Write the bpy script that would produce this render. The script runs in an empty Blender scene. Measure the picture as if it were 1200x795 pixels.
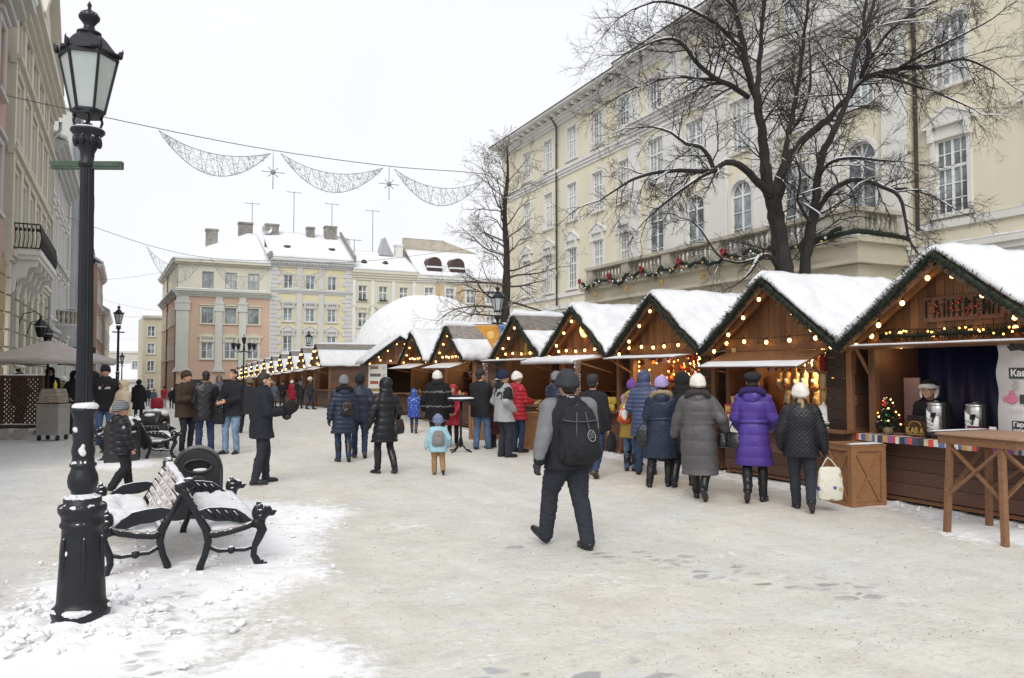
import bpy, math, random
import numpy as np
from mathutils import Vector, Matrix, Euler, noise as mnoise

R = math.radians
rng = random.Random(7)
SC = bpy.context.scene
COL = SC.collection

# camera frame
CAM_H = 1.70
YAW = R(25.3)          # the street runs along +Y; the camera looks 25 degrees to its right
PITCH = R(2.45)
F = 900.0              # focal length in photo pixels (1200 wide)
FWD = Vector((math.sin(YAW) * math.cos(PITCH), math.cos(YAW) * math.cos(PITCH), math.sin(PITCH)))
RGT = Vector((math.cos(YAW), -math.sin(YAW), 0))
UPV = RGT.cross(FWD)
CAMP = Vector((0, 0, CAM_H))


def gz(x, y):
 """height of the street: level near the viewer, falling gently further down"""
 t = max(0.0, y - 26.0)
 return -0.024 * t * t / (t + 8.0)


def ray(px, py):
 return (FWD + RGT * ((px - 600) / F) + UPV * ((397.5 - py) / F)).normalized()


def ground(px, py):
 d = ray(px, py)
 t = 5.0
 for _ in range(40):
  p = CAMP + d * t
  h = p.z - gz(p.x, p.y)
  t += h / max(0.004, -d.z) * 0.7
  t = max(1.0, min(t, 260))
 p = CAMP + d * t
 return Vector((p.x, p.y, gz(p.x, p.y)))


def at_depth(px, py, dep):
 d = ray(px, py)
 h = math.hypot(FWD.x, FWD.y)
 k = dep / ((d.x * FWD.x + d.y * FWD.y) / h)
 return CAMP + d * k


# objects and tags
def tag(o, label=None, cat=None, group=None, kind=None):
 if label: o['label'] = label
 if cat: o['category'] = cat
 if group: o['group'] = group
 if kind: o['kind'] = kind
 return o


def thing(name, label, cat, loc=(0, 0, 0), rz=0.0, group=None):
 o = bpy.data.objects.new(name, None)
 COL.objects.link(o)
 o.empty_display_size = 0.2
 o.location = loc
 o.rotation_euler = (0, 0, rz)
 return tag(o, label, cat, group)


def kids(o):
 return [c for c in bpy.data.objects if c.parent == o]


def copy_tree(o, parent=None, top=True, children=None):
 if children is None:
  children = {}
  for c in bpy.data.objects:
   if c.parent: children.setdefault(c.parent.name, []).append(c)
 c = o.copy()
 COL.objects.link(c)
 c.parent = parent
 for ch in children.get(o.name, []):
  copy_tree(ch, c, False, children)
 return c


def inst(name, data, parent, loc=(0, 0, 0), rot=(0, 0, 0), scale=None):
 o = bpy.data.objects.new(name, data)
 COL.objects.link(o)
 o.parent = parent
 o.location = loc
 o.rotation_euler = rot
 if scale: o.scale = scale
 return o


class MB:
 """collects shapes and links them as one mesh object"""
 def __init__(s, M=None):
  s.v = []; s.f = []; s.m = []; s.sm = []; s.t = []
  s.M = M; s.tint = 0.5; s.mi = 0

 def add(s, vs, fs, smooth=False, M=None):
  b = len(s.v)
  if M is not None: vs = [M @ Vector(p) for p in vs]
  if s.M is not None: vs = [s.M @ Vector(p) for p in vs]
  s.v.extend([tuple(p) for p in vs])
  for f in fs:
   s.f.append([i + b for i in f]); s.m.append(s.mi); s.sm.append(smooth); s.t.append(s.tint)
  return s

 def box(s, c, d, rot=None, M=None):
  x, y, z = d[0] / 2, d[1] / 2, d[2] / 2
  vs = [Vector(p) for p in ((-x, -y, -z), (x, -y, -z), (x, y, -z), (-x, y, -z), (-x, -y, z), (x, -y, z), (x, y, z), (-x, y, z))]
  if rot is not None:
   e = Euler(rot).to_matrix(); vs = [e @ p for p in vs]
  c = Vector(c); vs = [p + c for p in vs]
  return s.add(vs, [(0, 3, 2, 1), (4, 5, 6, 7), (0, 1, 5, 4), (1, 2, 6, 5), (2, 3, 7, 6), (3, 0, 4, 7)], M=M)

 def bx(s, x0, x1, y0, y1, z0, z1, M=None):
  return s.box(((x0 + x1) / 2, (y0 + y1) / 2, (z0 + z1) / 2), (abs(x1 - x0), abs(y1 - y0), abs(z1 - z0)), M=M)

 def bar(s, p0, p1, w, h=None, up=(0, 0, 1)):
  """a square-cut bar from p0 to p1"""
  h = h or w
  p0 = Vector(p0); p1 = Vector(p1); d = (p1 - p0).normalized()
  up = Vector(up)
  if abs(d.dot(up)) > 0.98: up = Vector((0, 1, 0))
  a = d.cross(up).normalized(); b = a.cross(d)
  vs = []
  for p in (p0, p1):
   for i, j in ((-1, -1), (1, -1), (1, 1), (-1, 1)):
    vs.append(p + a * (i * w / 2) + b * (j * h / 2))
  return s.add(vs, [(0, 1, 2, 3), (7, 6, 5, 4), (0, 4, 5, 1), (1, 5, 6, 2), (2, 6, 7, 3), (3, 7, 4, 0)])

 def tube(s, pts, rads, n=8, caps=True, smooth=True, flat=1.0):
  pts = [Vector(p) for p in pts]
  if not isinstance(rads, (list, tuple)): rads = [rads] * len(pts)
  vs = []; fs = []; prev = None
  N = len(pts)
  for i, p in enumerate(pts):
   d = (pts[min(i + 1, N - 1)] - pts[max(i - 1, 0)])
   d = d.normalized() if d.length > 1e-9 else Vector((0, 0, 1))
   if prev is None:
    ref = Vector((0, 0, 1)) if abs(d.z) < 0.9 else Vector((0, 1, 0))
    a = d.cross(ref).normalized()
   else:
    a = prev - d * prev.dot(d)
    a = a.normalized() if a.length > 1e-6 else d.orthogonal().normalized()
   prev = a
   b = d.cross(a)
   for k in range(n):
    t = 2 * math.pi * k / n
    vs.append(p + (a * math.cos(t) + b * math.sin(t) * flat) * rads[i])
  for i in range(N - 1):
   for k in range(n):
    k2 = (k + 1) % n
    fs.append((i * n + k, i * n + k2, (i + 1) * n + k2, (i + 1) * n + k))
  if caps:
   fs.append(tuple(range(n - 1, -1, -1))); fs.append(tuple((N - 1) * n + k for k in range(n)))
  return s.add(vs, fs, smooth)

 def lathe(s, prof, c=(0, 0, 0), n=24, smooth=True, M=None, flute=0, fdepth=0.0):
  vs = []; fs = []
  for (r, z) in prof:
   for k in range(n):
    t = 2 * math.pi * k / n
    rr = r * (1 - (fdepth if flute and k % 2 else 0))
    vs.append((c[0] + rr * math.cos(t), c[1] + rr * math.sin(t), c[2] + z))
  for i in range(len(prof) - 1):
   for k in range(n):
    k2 = (k + 1) % n
    fs.append((i * n + k, i * n + k2, (i + 1) * n + k2, (i + 1) * n + k))
  fs.append(tuple(range(n - 1, -1, -1))); fs.append(tuple((len(prof) - 1) * n + k for k in range(n)))
  return s.add(vs, fs, smooth, M)

 def ell(s, c, r, nu=14, nv=9, M=None, smooth=True):
  vs = [(0, 0, -1)]; fs = []
  for j in range(1, nv):
   a = -math.pi / 2 + math.pi * j / nv
   for i in range(nu):
    b = 2 * math.pi * i / nu
    vs.append((math.cos(a) * math.cos(b), math.cos(a) * math.sin(b), math.sin(a)))
  vs.append((0, 0, 1)); L = len(vs) - 1
  for i in range(nu):
   i2 = (i + 1) % nu
   fs.append((0, 1 + i2, 1 + i))
   for j in range(nv - 2):
    fs.append((1 + j * nu + i, 1 + j * nu + i2, 1 + (j + 1) * nu + i2, 1 + (j + 1) * nu + i))
   fs.append((1 + (nv - 2) * nu + i, 1 + (nv - 2) * nu + i2, L))
  if not isinstance(r, (tuple, list)): r = (r, r, r)
  vs = [Vector((p[0] * r[0] , p[1] * r[1], p[2] * r[2])) for p in vs]
  if M is not None: vs = [M @ p for p in vs]
  c = Vector(c)
  return s.add([p + c for p in vs], fs, smooth)

 def prism(s, poly, y0, y1, M=None, smooth=False):
  """poly of (x,z) in counter-clockwise order seen from -y, extruded y0..y1"""
  n = len(poly)
  vs = [(x, y0, z) for x, z in poly] + [(x, y1, z) for x, z in poly]
  fs = [tuple(range(n)), tuple(range(2 * n - 1, n - 1, -1))]
  for i in range(n):
   j = (i + 1) % n
   fs.append((j, i, i + n, j + n))
  return s.add(vs, fs, smooth, M)

 def loft(s, rings, smooth=True, caps=True):
  """rings: lists of equal point counts"""
  n = len(rings[0]); vs = [p for r in rings for p in r]; fs = []
  for i in range(len(rings) - 1):
   for k in range(n):
    k2 = (k + 1) % n
    fs.append((i * n + k, i * n + k2, (i + 1) * n + k2, (i + 1) * n + k))
  if caps:
   fs.append(tuple(range(n - 1, -1, -1))); fs.append(tuple((len(rings) - 1) * n + k for k in range(n)))
  return s.add(vs, fs, smooth)

 def mesh(s, name, mats):
  me = bpy.data.meshes.new(name)
  me.from_pydata(s.v, [], s.f)
  if not isinstance(mats, (list, tuple)): mats = [mats]
  for m in mats: me.materials.append(m)
  me.polygons.foreach_set('use_smooth', s.sm)
  if len(mats) > 1: me.polygons.foreach_set('material_index', s.m)
  a = me.attributes.new('tint', 'FLOAT', 'FACE')
  a.data.foreach_set('value', s.t)
  me.update()
  return me

 def build(s, name, mats, parent=None, bevel=0.0, loc=None):
  o = bpy.data.objects.new(name, s.mesh(name, mats))
  COL.objects.link(o)
  o.parent = parent
  if loc is not None: o.location = loc
  if bevel:
   b = o.modifiers.new('Bevel', 'BEVEL'); b.width = bevel; b.segments = 2; b.limit_method = 'ANGLE'
  return o


# materials
MATS = {}


def lin(r, g, b):
 def c(x):
  x /= 255.0
  return x / 12.92 if x <= 0.04045 else ((x + 0.055) / 1.055) ** 2.4
 return (c(r), c(g), c(b))


def nd(nt, typ, **kw):
 n = nt.nodes.new(typ)
 for k, v in kw.items():
  if k in n.inputs: n.inputs[k].default_value = v
  else: setattr(n, k, v)
 return n


def mixc(nt, fac, a, b, blend='MIX'):
 m = nt.nodes.new('ShaderNodeMix'); m.data_type = 'RGBA'; m.blend_type = blend
 for sock, val in ((m.inputs[0], fac), (m.inputs[6], a), (m.inputs[7], b)):
  if hasattr(val, 'is_output'): nt.links.new(val, sock)
  elif isinstance(val, (int, float)): sock.default_value = val
  else: sock.default_value = (*val, 1) if len(val) == 3 else val
 return m.outputs[2]


def ramp(nt, fac, stops):
 r = nt.nodes.new('ShaderNodeValToRGB')
 while len(r.color_ramp.elements) < len(stops): r.color_ramp.elements.new(0.5)
 for e, (p, c) in zip(r.color_ramp.elements, stops):
  e.position = p
  e.color = (c, c, c, 1) if isinstance(c, (int, float)) else (*c, 1)
 nt.links.new(fac, r.inputs[0])
 return r.outputs[0]


def math_(nt, op, a, b=None, clamp=False):
 m = nt.nodes.new('ShaderNodeMath'); m.operation = op; m.use_clamp = clamp
 for i, v in enumerate((a, b)):
  if v is None: continue
  if hasattr(v, 'is_output'): nt.links.new(v, m.inputs[i])
  else: m.inputs[i].default_value = v
 return m.outputs[0]


def noise_(nt, co, scale, detail=4, rough=0.55, stretch=None):
 n = nd(nt, 'ShaderNodeTexNoise', Scale=scale, Detail=detail, Roughness=rough)
 if stretch:
  mp = nt.nodes.new('ShaderNodeMapping'); mp.inputs['Scale'].default_value = stretch
  nt.links.new(co, mp.inputs[0]); co = mp.outputs[0]
 nt.links.new(co, n.inputs['Vector'])
 return n.outputs[0]


SNOW = (0.79, 0.80, 0.83)


def pm(name, col, rough=0.75, var=0.18, scale=6.0, bump=0.12, bscale=60.0, metal=0.0, snow=None, tint=0.0,
       stretch=None, spec=0.5, dirt=0.0, dirtcol=(0.1, 0.09, 0.075), sheen=0.0, coords='obj', bdist=0.01, emit=None, estr=0.0, alpha=None):
 if name in MATS: return MATS[name]
 m = bpy.data.materials.new(name); m.use_nodes = True
 nt = m.node_tree; bs = nt.nodes['Principled BSDF']; L = nt.links.new
 geo = nt.nodes.new('ShaderNodeNewGeometry')
 tc = nt.nodes.new('ShaderNodeTexCoord')
 co = tc.outputs['Object'] if coords == 'obj' else geo.outputs['Position']
 n1 = noise_(nt, co, scale, 5, 0.6, stretch)
 lo = tuple(c * (1 - var) for c in col); hi = tuple(min(1, c * (1 + var)) for c in col)
 c = ramp(nt, n1, [(0.3, lo), (0.7, hi)])
 if tint:
  at = nt.nodes.new('ShaderNodeAttribute'); at.attribute_name = 'tint'
  k = math_(nt, 'MULTIPLY_ADD', at.outputs['Fac'], 2 * tint)
  nt.nodes[-1].inputs[2].default_value = 1 - tint
  c = mixc(nt, 1.0, c, k, 'MULTIPLY')
 if dirt:
  n2 = noise_(nt, co, scale * 0.25, 6, 0.65)
  k = ramp(nt, n2, [(0.45, 0.0), (0.75, dirt)])
  c = mixc(nt, k, c, dirtcol)
 rsock = None
 if snow is not None:
  sep = nt.nodes.new('ShaderNodeSeparateXYZ'); L(geo.outputs['Normal'], sep.inputs[0])
  n3 = noise_(nt, geo.outputs['Position'], 14.0, 5, 0.6)
  k = math_(nt, 'ADD', sep.outputs[2], math_(nt, 'MULTIPLY', math_(nt, 'SUBTRACT', n3, 0.5), 1.3))
  k = ramp(nt, k, [(snow, 0.0), (min(1.0, snow + 0.12), 1.0)])
  c = mixc(nt, k, c, SNOW)
  rsock = mixc(nt, k, (rough,) * 3, (0.8,) * 3)
  if metal:
   L(math_(nt, 'MULTIPLY', math_(nt, 'SUBTRACT', 1.0, k), metal), bs.inputs['Metallic'])
 L(c, bs.inputs['Base Color'])
 if rsock is not None: L(rsock, bs.inputs['Roughness'])
 else:
  bs.inputs['Roughness'].default_value = rough
 if metal and snow is None: bs.inputs['Metallic'].default_value = metal
 bs.inputs['Specular IOR Level'].default_value = spec
 if sheen:
  bs.inputs['Sheen Weight'].default_value = sheen
 if bump:
  n4 = noise_(nt, co, bscale, 4, 0.6, stretch)
  b = nd(nt, 'ShaderNodeBump', Strength=bump, Distance=bdist)
  L(n4, b.inputs['Height']); L(b.outputs[0], bs.inputs['Normal'])
 if emit:
  bs.inputs['Emission Color'].default_value = (*emit, 1); bs.inputs['Emission Strength'].default_value = estr
 if alpha: bs.inputs['Alpha'].default_value = alpha
 MATS[name] = m
 return m


def snow_mat(name='snow_cover', col=SNOW, bump=0.6):
 if name in MATS: return MATS[name]
 m = bpy.data.materials.new(name); m.use_nodes = True
 nt = m.node_tree; bs = nt.nodes['Principled BSDF']; L = nt.links.new
 geo = nt.nodes.new('ShaderNodeNewGeometry'); co = geo.outputs['Position']
 c = ramp(nt, noise_(nt, co, 3.0, 6, 0.6), [(0.3, tuple(x * 0.86 for x in col)), (0.65, col)])
 L(c, bs.inputs['Base Color'])
 bs.inputs['Roughness'].default_value = 0.75
 bs.inputs['Specular IOR Level'].default_value = 0.25
 h = math_(nt, 'ADD', noise_(nt, co, 9.0, 5, 0.6), math_(nt, 'MULTIPLY', noise_(nt, co, 70.0, 3, 0.6), 0.35))
 b = nd(nt, 'ShaderNodeBump', Strength=bump, Distance=0.05)
 L(h, b.inputs['Height']); L(b.outputs[0], bs.inputs['Normal'])
 MATS[name] = m
 return m


def emit_mat(name, col, strength):
 if name in MATS: return MATS[name]
 m = bpy.data.materials.new(name); m.use_nodes = True
 bs = m.node_tree.nodes['Principled BSDF']
 bs.inputs['Base Color'].default_value = (*[min(0.9, c) for c in col], 1)
 bs.inputs['Emission Color'].default_value = (*col, 1)
 bs.inputs['Emission Strength'].default_value = strength
 MATS[name] = m
 return m


def text_mesh(name, body, size, mat, parent, M, extrude=0.003, align='CENTER', bold=0.0):
 cu = bpy.data.curves.new(name, 'FONT')
 cu.body = body; cu.size = size; cu.extrude = extrude; cu.align_x = align; cu.align_y = 'CENTER'; cu.offset = bold
 o = bpy.data.objects.new(name, cu); COL.objects.link(o)
 bpy.context.view_layer.update()
 dg = bpy.context.evaluated_depsgraph_get()
 me = bpy.data.meshes.new_from_object(o.evaluated_get(dg))
 bpy.data.objects.remove(o)
 me.transform(M)
 me.materials.clear(); me.materials.append(mat)
 r = bpy.data.objects.new(name, me); COL.objects.link(r); r.parent = parent
 return r


FRONT = Matrix.Rotation(R(90), 4, 'X')     # text lying in the xz plane, read from -y
def fr(x, y, z): return Matrix.Translation((x, y, z)) @ FRONT


def fnoise(x, y=0.0, z=0.0, s=1.0):
 return mnoise.noise(Vector((x * s, y * s, z * s)))
# render, camera, sky
SC.render.engine = 'CYCLES'
SC.cycles.samples = 64
SC.cycles.use_denoising = True
SC.cycles.max_bounces = 6
SC.cycles.diffuse_bounces = 3
SC.cycles.glossy_bounces = 3
SC.cycles.transmission_bounces = 4
SC.cycles.sample_clamp_indirect = 6.0
SC.cycles.use_adaptive_sampling = True
SC.view_settings.view_transform = 'Standard'
SC.view_settings.look = 'None'
SC.view_settings.gamma = 1.0
SC.view_settings.exposure = 0.38

cam = bpy.data.objects.new('camera', bpy.data.cameras.new('camera'))
COL.objects.link(cam)
cam.location = CAMP
M3 = Matrix((RGT, UPV, -FWD)).transposed()
cam.rotation_euler = M3.to_euler()
cam.data.sensor_width = 36.0
cam.data.lens = 27.0
cam.data.clip_start = 0.1
cam.data.clip_end = 2000
SC.camera = cam

SUN_EL, SUN_AZ = R(42), R(215)     # overcast: a broad soft brightness behind the viewer's left shoulder
w = bpy.data.worlds.new('World'); SC.world = w; w.use_nodes = True
nt = w.node_tree; bg = nt.nodes['Background']
sky = nt.nodes.new('ShaderNodeTexSky'); sky.sky_type = 'NISHITA'; sky.sun_disc = False
sky.sun_elevation = SUN_EL; sky.sun_rotation = SUN_AZ; sky.dust_density = 4.0; sky.air_density = 1.2
tcw = nt.nodes.new('ShaderNodeTexCoord')
cl = noise_(nt, tcw.outputs['Generated'], 1.6, 4, 0.5)
cloud = ramp(nt, cl, [(0.25, (8.6, 8.75, 9.05)), (0.75, (9.6, 9.65, 9.85))])
nt.links.new(mixc(nt, 0.93, sky.outputs[0], cloud), bg.inputs['Color'])
bg.inputs['Strength'].default_value = 0.085

sd = bpy.data.lights.new('sun', 'SUN'); sd.energy = 1.45; sd.angle = R(38); sd.color = (1.0, 0.97, 0.92)
so = bpy.data.objects.new('sun', sd); COL.objects.link(so)
dv = Vector((math.sin(SUN_AZ) * math.cos(SUN_EL), math.cos(SUN_AZ) * math.cos(SUN_EL), math.sin(SUN_EL)))
so.rotation_euler = dv.to_track_quat('Z', 'Y').to_euler()
so.location = (-20, -20, 40)


# ground
def seg_dist(px, py, a, b):
 ax, ay = a; bx_, by_ = b
 dx, dy = bx_ - ax, by_ - ay
 t = max(0, min(1, ((px - ax) * dx + (py - ay) * dy) / (dx * dx + dy * dy)))
 return math.hypot(px - ax - t * dx, py - ay - t * dy)


def snow_amount(x, y):
 """fresh snow left where nobody walks: round the lamp and benches, along the stall fronts"""
 a = 0.0
 n = fnoise(x, y, 3.1, 1.3) * 0.35 + fnoise(x, y, 9.0, 4.0) * 0.15
 d = seg_dist(x, y, (-0.45, 5.2), (1.15, 9.4))
 a = max(a, 1.25 - d / 1.15)
 d = math.hypot(x + 0.40, y - 5.75)
 a = max(a, 1.5 - d / 0.62)
 d = seg_dist(x, y, (-0.1, 4.2), (0.7, 4.6))
 a = max(a, 0.85 - d / 0.9)
 d = seg_dist(x, y, (-.45, 15.6), (-.1, 19.5))
 a = max(a, 1.0 - d / .9)
 if y < 21:
  a = max(a, 1.1 - abs(x - 8.55) / (0.42 + 0.28 * fnoise(0, y, 5, 0.8)))
 a = max(a, 1.05 - math.hypot(x - 8.05, y - 5.3) / 0.85)
 return a + n * (1 if a > -0.6 else 0)


def stone_amount(x, y):
 d = seg_dist(x, y, (4.05, 5.95), (5.0, 4.15))
 a = 0.62 - d / 0.55
 d = seg_dist(x, y, (3.2, 7.0), (4.05, 5.95))
 a = max(a, 0.4 - d / 0.4)
 d = seg_dist(x, y, (0.9, 4.2), (2.6, 3.6))
 a = max(a, 0.42 - d / 0.7)
 d = seg_dist(x, y, (-0.15, 4.2), (0.3, 6.6))
 a = max(a, 0.72 - d / 0.34)
 return a


def axis(lo, f0, f1, hi, step, grow=1.16):
 a = [f0]
 while a[-1] < f1: a.append(a[-1] + step)
 s = step
 while a[-1] < hi: s *= grow; a.append(a[-1] + s)
 b = []; x = f0; s = step
 while x > lo: s *= grow; x -= s; b.append(x)
 return b[::-1] + a


xs = axis(-320, -1.8, 5.6, 420, 0.045)
ys = axis(-120, 3.2, 9.6, 520, 0.045)
gv = []; gf = []; s_at = []; st_at = []; rd_at = []
for y in ys:
 for x in xs:
  z = gz(x, y)
  near = abs(x) < 14 and -2 < y < 40
  sa = snow_amount(x, y) if near else -1.0
  if near:
   z += 0.018 * fnoise(x, y, 0, 0.7) + 0.010 * fnoise(x, y, 2, 2.6)
   z += 0.0055 * fnoise(x, y, 4, 7.5) + 0.003 * fnoise(x, y, 5, 15)
   k = max(0.0, min(1.0, sa))
   z += k * (0.028 + 0.035 * max(0, fnoise(x, y, 7, 5.0)) + 0.018 * fnoise(x, y, 8, 12.0))
   dl = math.hypot(x + 0.40, y - 5.80)
   if dl < 0.75: z += (0.75 - dl) * 0.16 * (0.7 + 0.9 * fnoise(x, y, 8, 6.0))
  gv.append((x, y, z)); s_at.append(sa)
  st_at.append(stone_amount(x, y) if near else -1)
  rd_at.append(1.0 / (1.0 + math.exp(max(-30, min(30, (x + 1.15 + 0.07 * (y - 6) * (1 if y < 16 else 0.3) + 0.4 * fnoise(x, y, 1, 0.6)) * 4.0)))))
nx = len(xs)
for j in range(len(ys) - 1):
 for i in range(nx - 1):
  a = j * nx + i
  gf.append((a, a + 1, a + nx + 1, a + nx))
gm = bpy.data.meshes.new('ground')
gm.from_pydata(gv, [], gf)
for nme, dat in (('snow', s_at), ('stone', st_at), ('road', rd_at)):
 at = gm.attributes.new(nme, 'FLOAT', 'POINT'); at.data.foreach_set('value', dat)
gm.polygons.foreach_set('use_smooth', [True] * len(gf))

m = bpy.data.materials.new('trodden_snow'); m.use_nodes = True
nt = m.node_tree; bs = nt.nodes['Principled BSDF']; L = nt.links.new
co = nt.nodes.new('ShaderNodeNewGeometry').outputs['Position']


def attr(n):
 a = nt.nodes.new('ShaderNodeAttribute'); a.attribute_name = n
 return a.outputs['Fac']


big = noise_(nt, co, 0.35, 5, 0.6)
mid = noise_(nt, co, 2.2, 6, 0.65)
fine = noise_(nt, co, 11.0, 6, 0.7)
grit = noise_(nt, co, 55.0, 4, 0.7)
streak = noise_(nt, co, 4.0, 5, 0.65, stretch=(1.0, 2.6, 1.0))
base = ramp(nt, mid, [(0.28, (0.52, 0.495, 0.43)), (0.5, (0.615, 0.595, 0.53)), (0.75, (0.70, 0.685, 0.625))])
base = mixc(nt, ramp(nt, big, [(0.35, 0.0), (0.7, 0.6)]), base, (0.54, 0.55, 0.55))
base = mixc(nt, ramp(nt, streak, [(0.55, 0.0), (0.78, 0.45)]), base, (0.74, 0.74, 0.735))
base = mixc(nt, ramp(nt, fine, [(0.57, 0.0), (0.74, 0.65)]), base, (0.37, 0.335, 0.27))
base = mixc(nt, ramp(nt, grit, [(0.60, 0.0), (0.74, 0.6)]), base, (0.27, 0.235, 0.175))
spk = noise_(nt, co, 24.0, 5, 0.75)
base = mixc(nt, ramp(nt, spk, [(0.55, 0.0), (0.68, 0.7)]), base, (0.40, 0.36, 0.29))
base = mixc(nt, ramp(nt, spk, [(0.28, 0.6), (0.40, 0.0)]), base, (0.78, 0.775, 0.76))
blu = noise_(nt, co, 1.3, 6, 0.7)
base = mixc(nt, ramp(nt, blu, [(0.54, 0.0), (0.66, 0.5)]), base, (0.57, 0.60, 0.635))
road = mixc(nt, ramp(nt, mid, [(0.3, 0.0), (0.75, 1.0)]), (0.43, 0.45, 0.475), (0.54, 0.555, 0.575))
road = mixc(nt, ramp(nt, grit, [(0.64, 0.0), (0.85, 0.3)]), road, (0.3, 0.29, 0.27))
base = mixc(nt, attr('road'), base, road)
wob = noise_(nt, co, 3.0, 3, 0.5)
mp = nt.nodes.new('ShaderNodeMapping'); mp.inputs['Scale'].default_value = (1.0, 1.55, 0.02); mp.inputs['Rotation'].default_value = (0, 0, R(-28))
L(co, mp.inputs[0])
vo = nd(nt, 'ShaderNodeTexVoronoi', Scale=5.2); vo.feature = 'F1'; L(mp.outputs[0], vo.inputs['Vector']); vo.inputs['Randomness'].default_value = 0.75
ve = nd(nt, 'ShaderNodeTexVoronoi', Scale=5.2); ve.feature = 'DISTANCE_TO_EDGE'; L(mp.outputs[0], ve.inputs['Vector']); ve.inputs['Randomness'].default_value = 0.75
sepc = nt.nodes.new('ShaderNodeSeparateColor'); L(vo.outputs['Color'], sepc.inputs[0])
sk = math_(nt, 'ADD', attr('stone'), math_(nt, 'MULTIPLY', math_(nt, 'SUBTRACT', sepc.outputs[0], 0.62), 1.1))
sk = math_(nt, 'ADD', sk, math_(nt, 'MULTIPLY', math_(nt, 'SUBTRACT', fine, 0.5), 1.1))
edge = ramp(nt, ve.outputs['Distance'], [(0.05, 0.0), (0.16, 1.0)])
sk = math_(nt, 'MULTIPLY', ramp(nt, sk, [(0.16, 0.0), (0.55, 1.0)]), edge)
stonec = mixc(nt, sepc.outputs[1], (0.23, 0.205, 0.215), (0.38, 0.40, 0.43))
base = mixc(nt, math_(nt, 'MULTIPLY', sk, 0.85), base, stonec)
worn = math_(nt, 'MULTIPLY', ramp(nt, math_(nt, 'ADD', sepc.outputs[2], math_(nt, 'MULTIPLY', math_(nt, 'SUBTRACT', mid, 0.5), 1.6)), [(0.74, 0.0), (1.0, 0.42)]), edge)
base = mixc(nt, worn, base, (0.45, 0.46, 0.48))
trk = noise_(nt, co, 1.6, 5, 0.6, stretch=(1.0, 0.16, 1.0))
base = mixc(nt, ramp(nt, trk, [(0.54, 0.0), (0.70, 0.30)]), base, (0.76, 0.755, 0.73))
base = mixc(nt, ramp(nt, trk, [(0.30, 0.25), (0.46, 0.0)]), base, (0.45, 0.43, 0.38))
sn = math_(nt, 'ADD', attr('snow'), math_(nt, 'MULTIPLY', math_(nt, 'SUBTRACT', fine, 0.5), 1.5))
snk = math_(nt, 'MULTIPLY', ramp(nt, sn, [(0.20, 0.0), (0.52, 1.0)]), math_(nt, 'SUBTRACT', 1.0, math_(nt, 'MULTIPLY', sk, 0.7)))
snowc = mixc(nt, ramp(nt, mid, [(0.50, 0.0), (0.76, 0.6)]), (0.87, 0.88, 0.90), (0.64, 0.62, 0.57))
base = mixc(nt, snk, base, snowc)
L(base, bs.inputs['Base Color'])
bs.inputs['Roughness'].default_value = 0.7
bs.inputs['Specular IOR Level'].default_value = 0.3
h = math_(nt, 'ADD', math_(nt, 'MULTIPLY', fine, 0.6), math_(nt, 'MULTIPLY', grit, 0.22))
h = math_(nt, 'ADD', h, math_(nt, 'MULTIPLY', edge, 0.12))
h = math_(nt, 'SUBTRACT', h, math_(nt, 'MULTIPLY', sk, 0.15))
vp = nd(nt, 'ShaderNodeTexVoronoi', Scale=4.3); vp.feature = 'SMOOTH_F1'; L(co, vp.inputs['Vector'])
h = math_(nt, 'ADD', h, math_(nt, 'MULTIPLY', ramp(nt, vp.outputs['Distance'], [(0.1, 0.0), (0.5, 1.0)]), 0.08))
ch_ = noise_(nt, co, 17.0, 5, 0.7)
h = math_(nt, 'ADD', h, math_(nt, 'MULTIPLY', math_(nt, 'MULTIPLY', snk, ch_), .55))
b = nd(nt, 'ShaderNodeBump', Strength=0.5, Distance=0.03)
L(h, b.inputs['Height']); L(b.outputs[0], bs.inputs['Normal'])
gm.materials.append(m)
go = bpy.data.objects.new('ground', gm); COL.objects.link(go)
tag(go, 'trodden snow over cobbles across the market square', kind='structure')

gr = MB()
for i in range(4200):
 y = 3.3 + 22 * rng.random() ** 1.7; x = rng.uniform(-3.0, 8.2)
 x = x if rng.random() < .75 else 3.0 + rng.gauss(0, 2.2)
 sz = rng.uniform(.0022, .0058) * (1 + y / 16); z = gz(x, y) + .018 * fnoise(x, y, 0, 0.7) + .010 * fnoise(x, y, 2, 2.6) + .004
 a = rng.random() * 6.28; c, s_ = math.cos(a), math.sin(a); q = rng.uniform(.35, 1)
 gr.tint = rng.random()
 gr.add([(x + sz * 1.8 * c, y + sz * 1.8 * s_, z), (x - sz * s_ * q, y + sz * c * q, z), (x - sz * c, y - sz * s_, z), (x + sz * s_ * q, y - sz * c * q, z), (x, y, z + sz * .7)], [(0, 1, 4), (1, 2, 4), (2, 3, 4), (3, 0, 4)])
tag(gr.build('grit', pm('sand_grit', (.33, .29, .225), .9, .4, 9, 0, tint=.6)), 'dark grit and crumbs scattered over the trodden snow', kind='stuff')
lm = MB()
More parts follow.
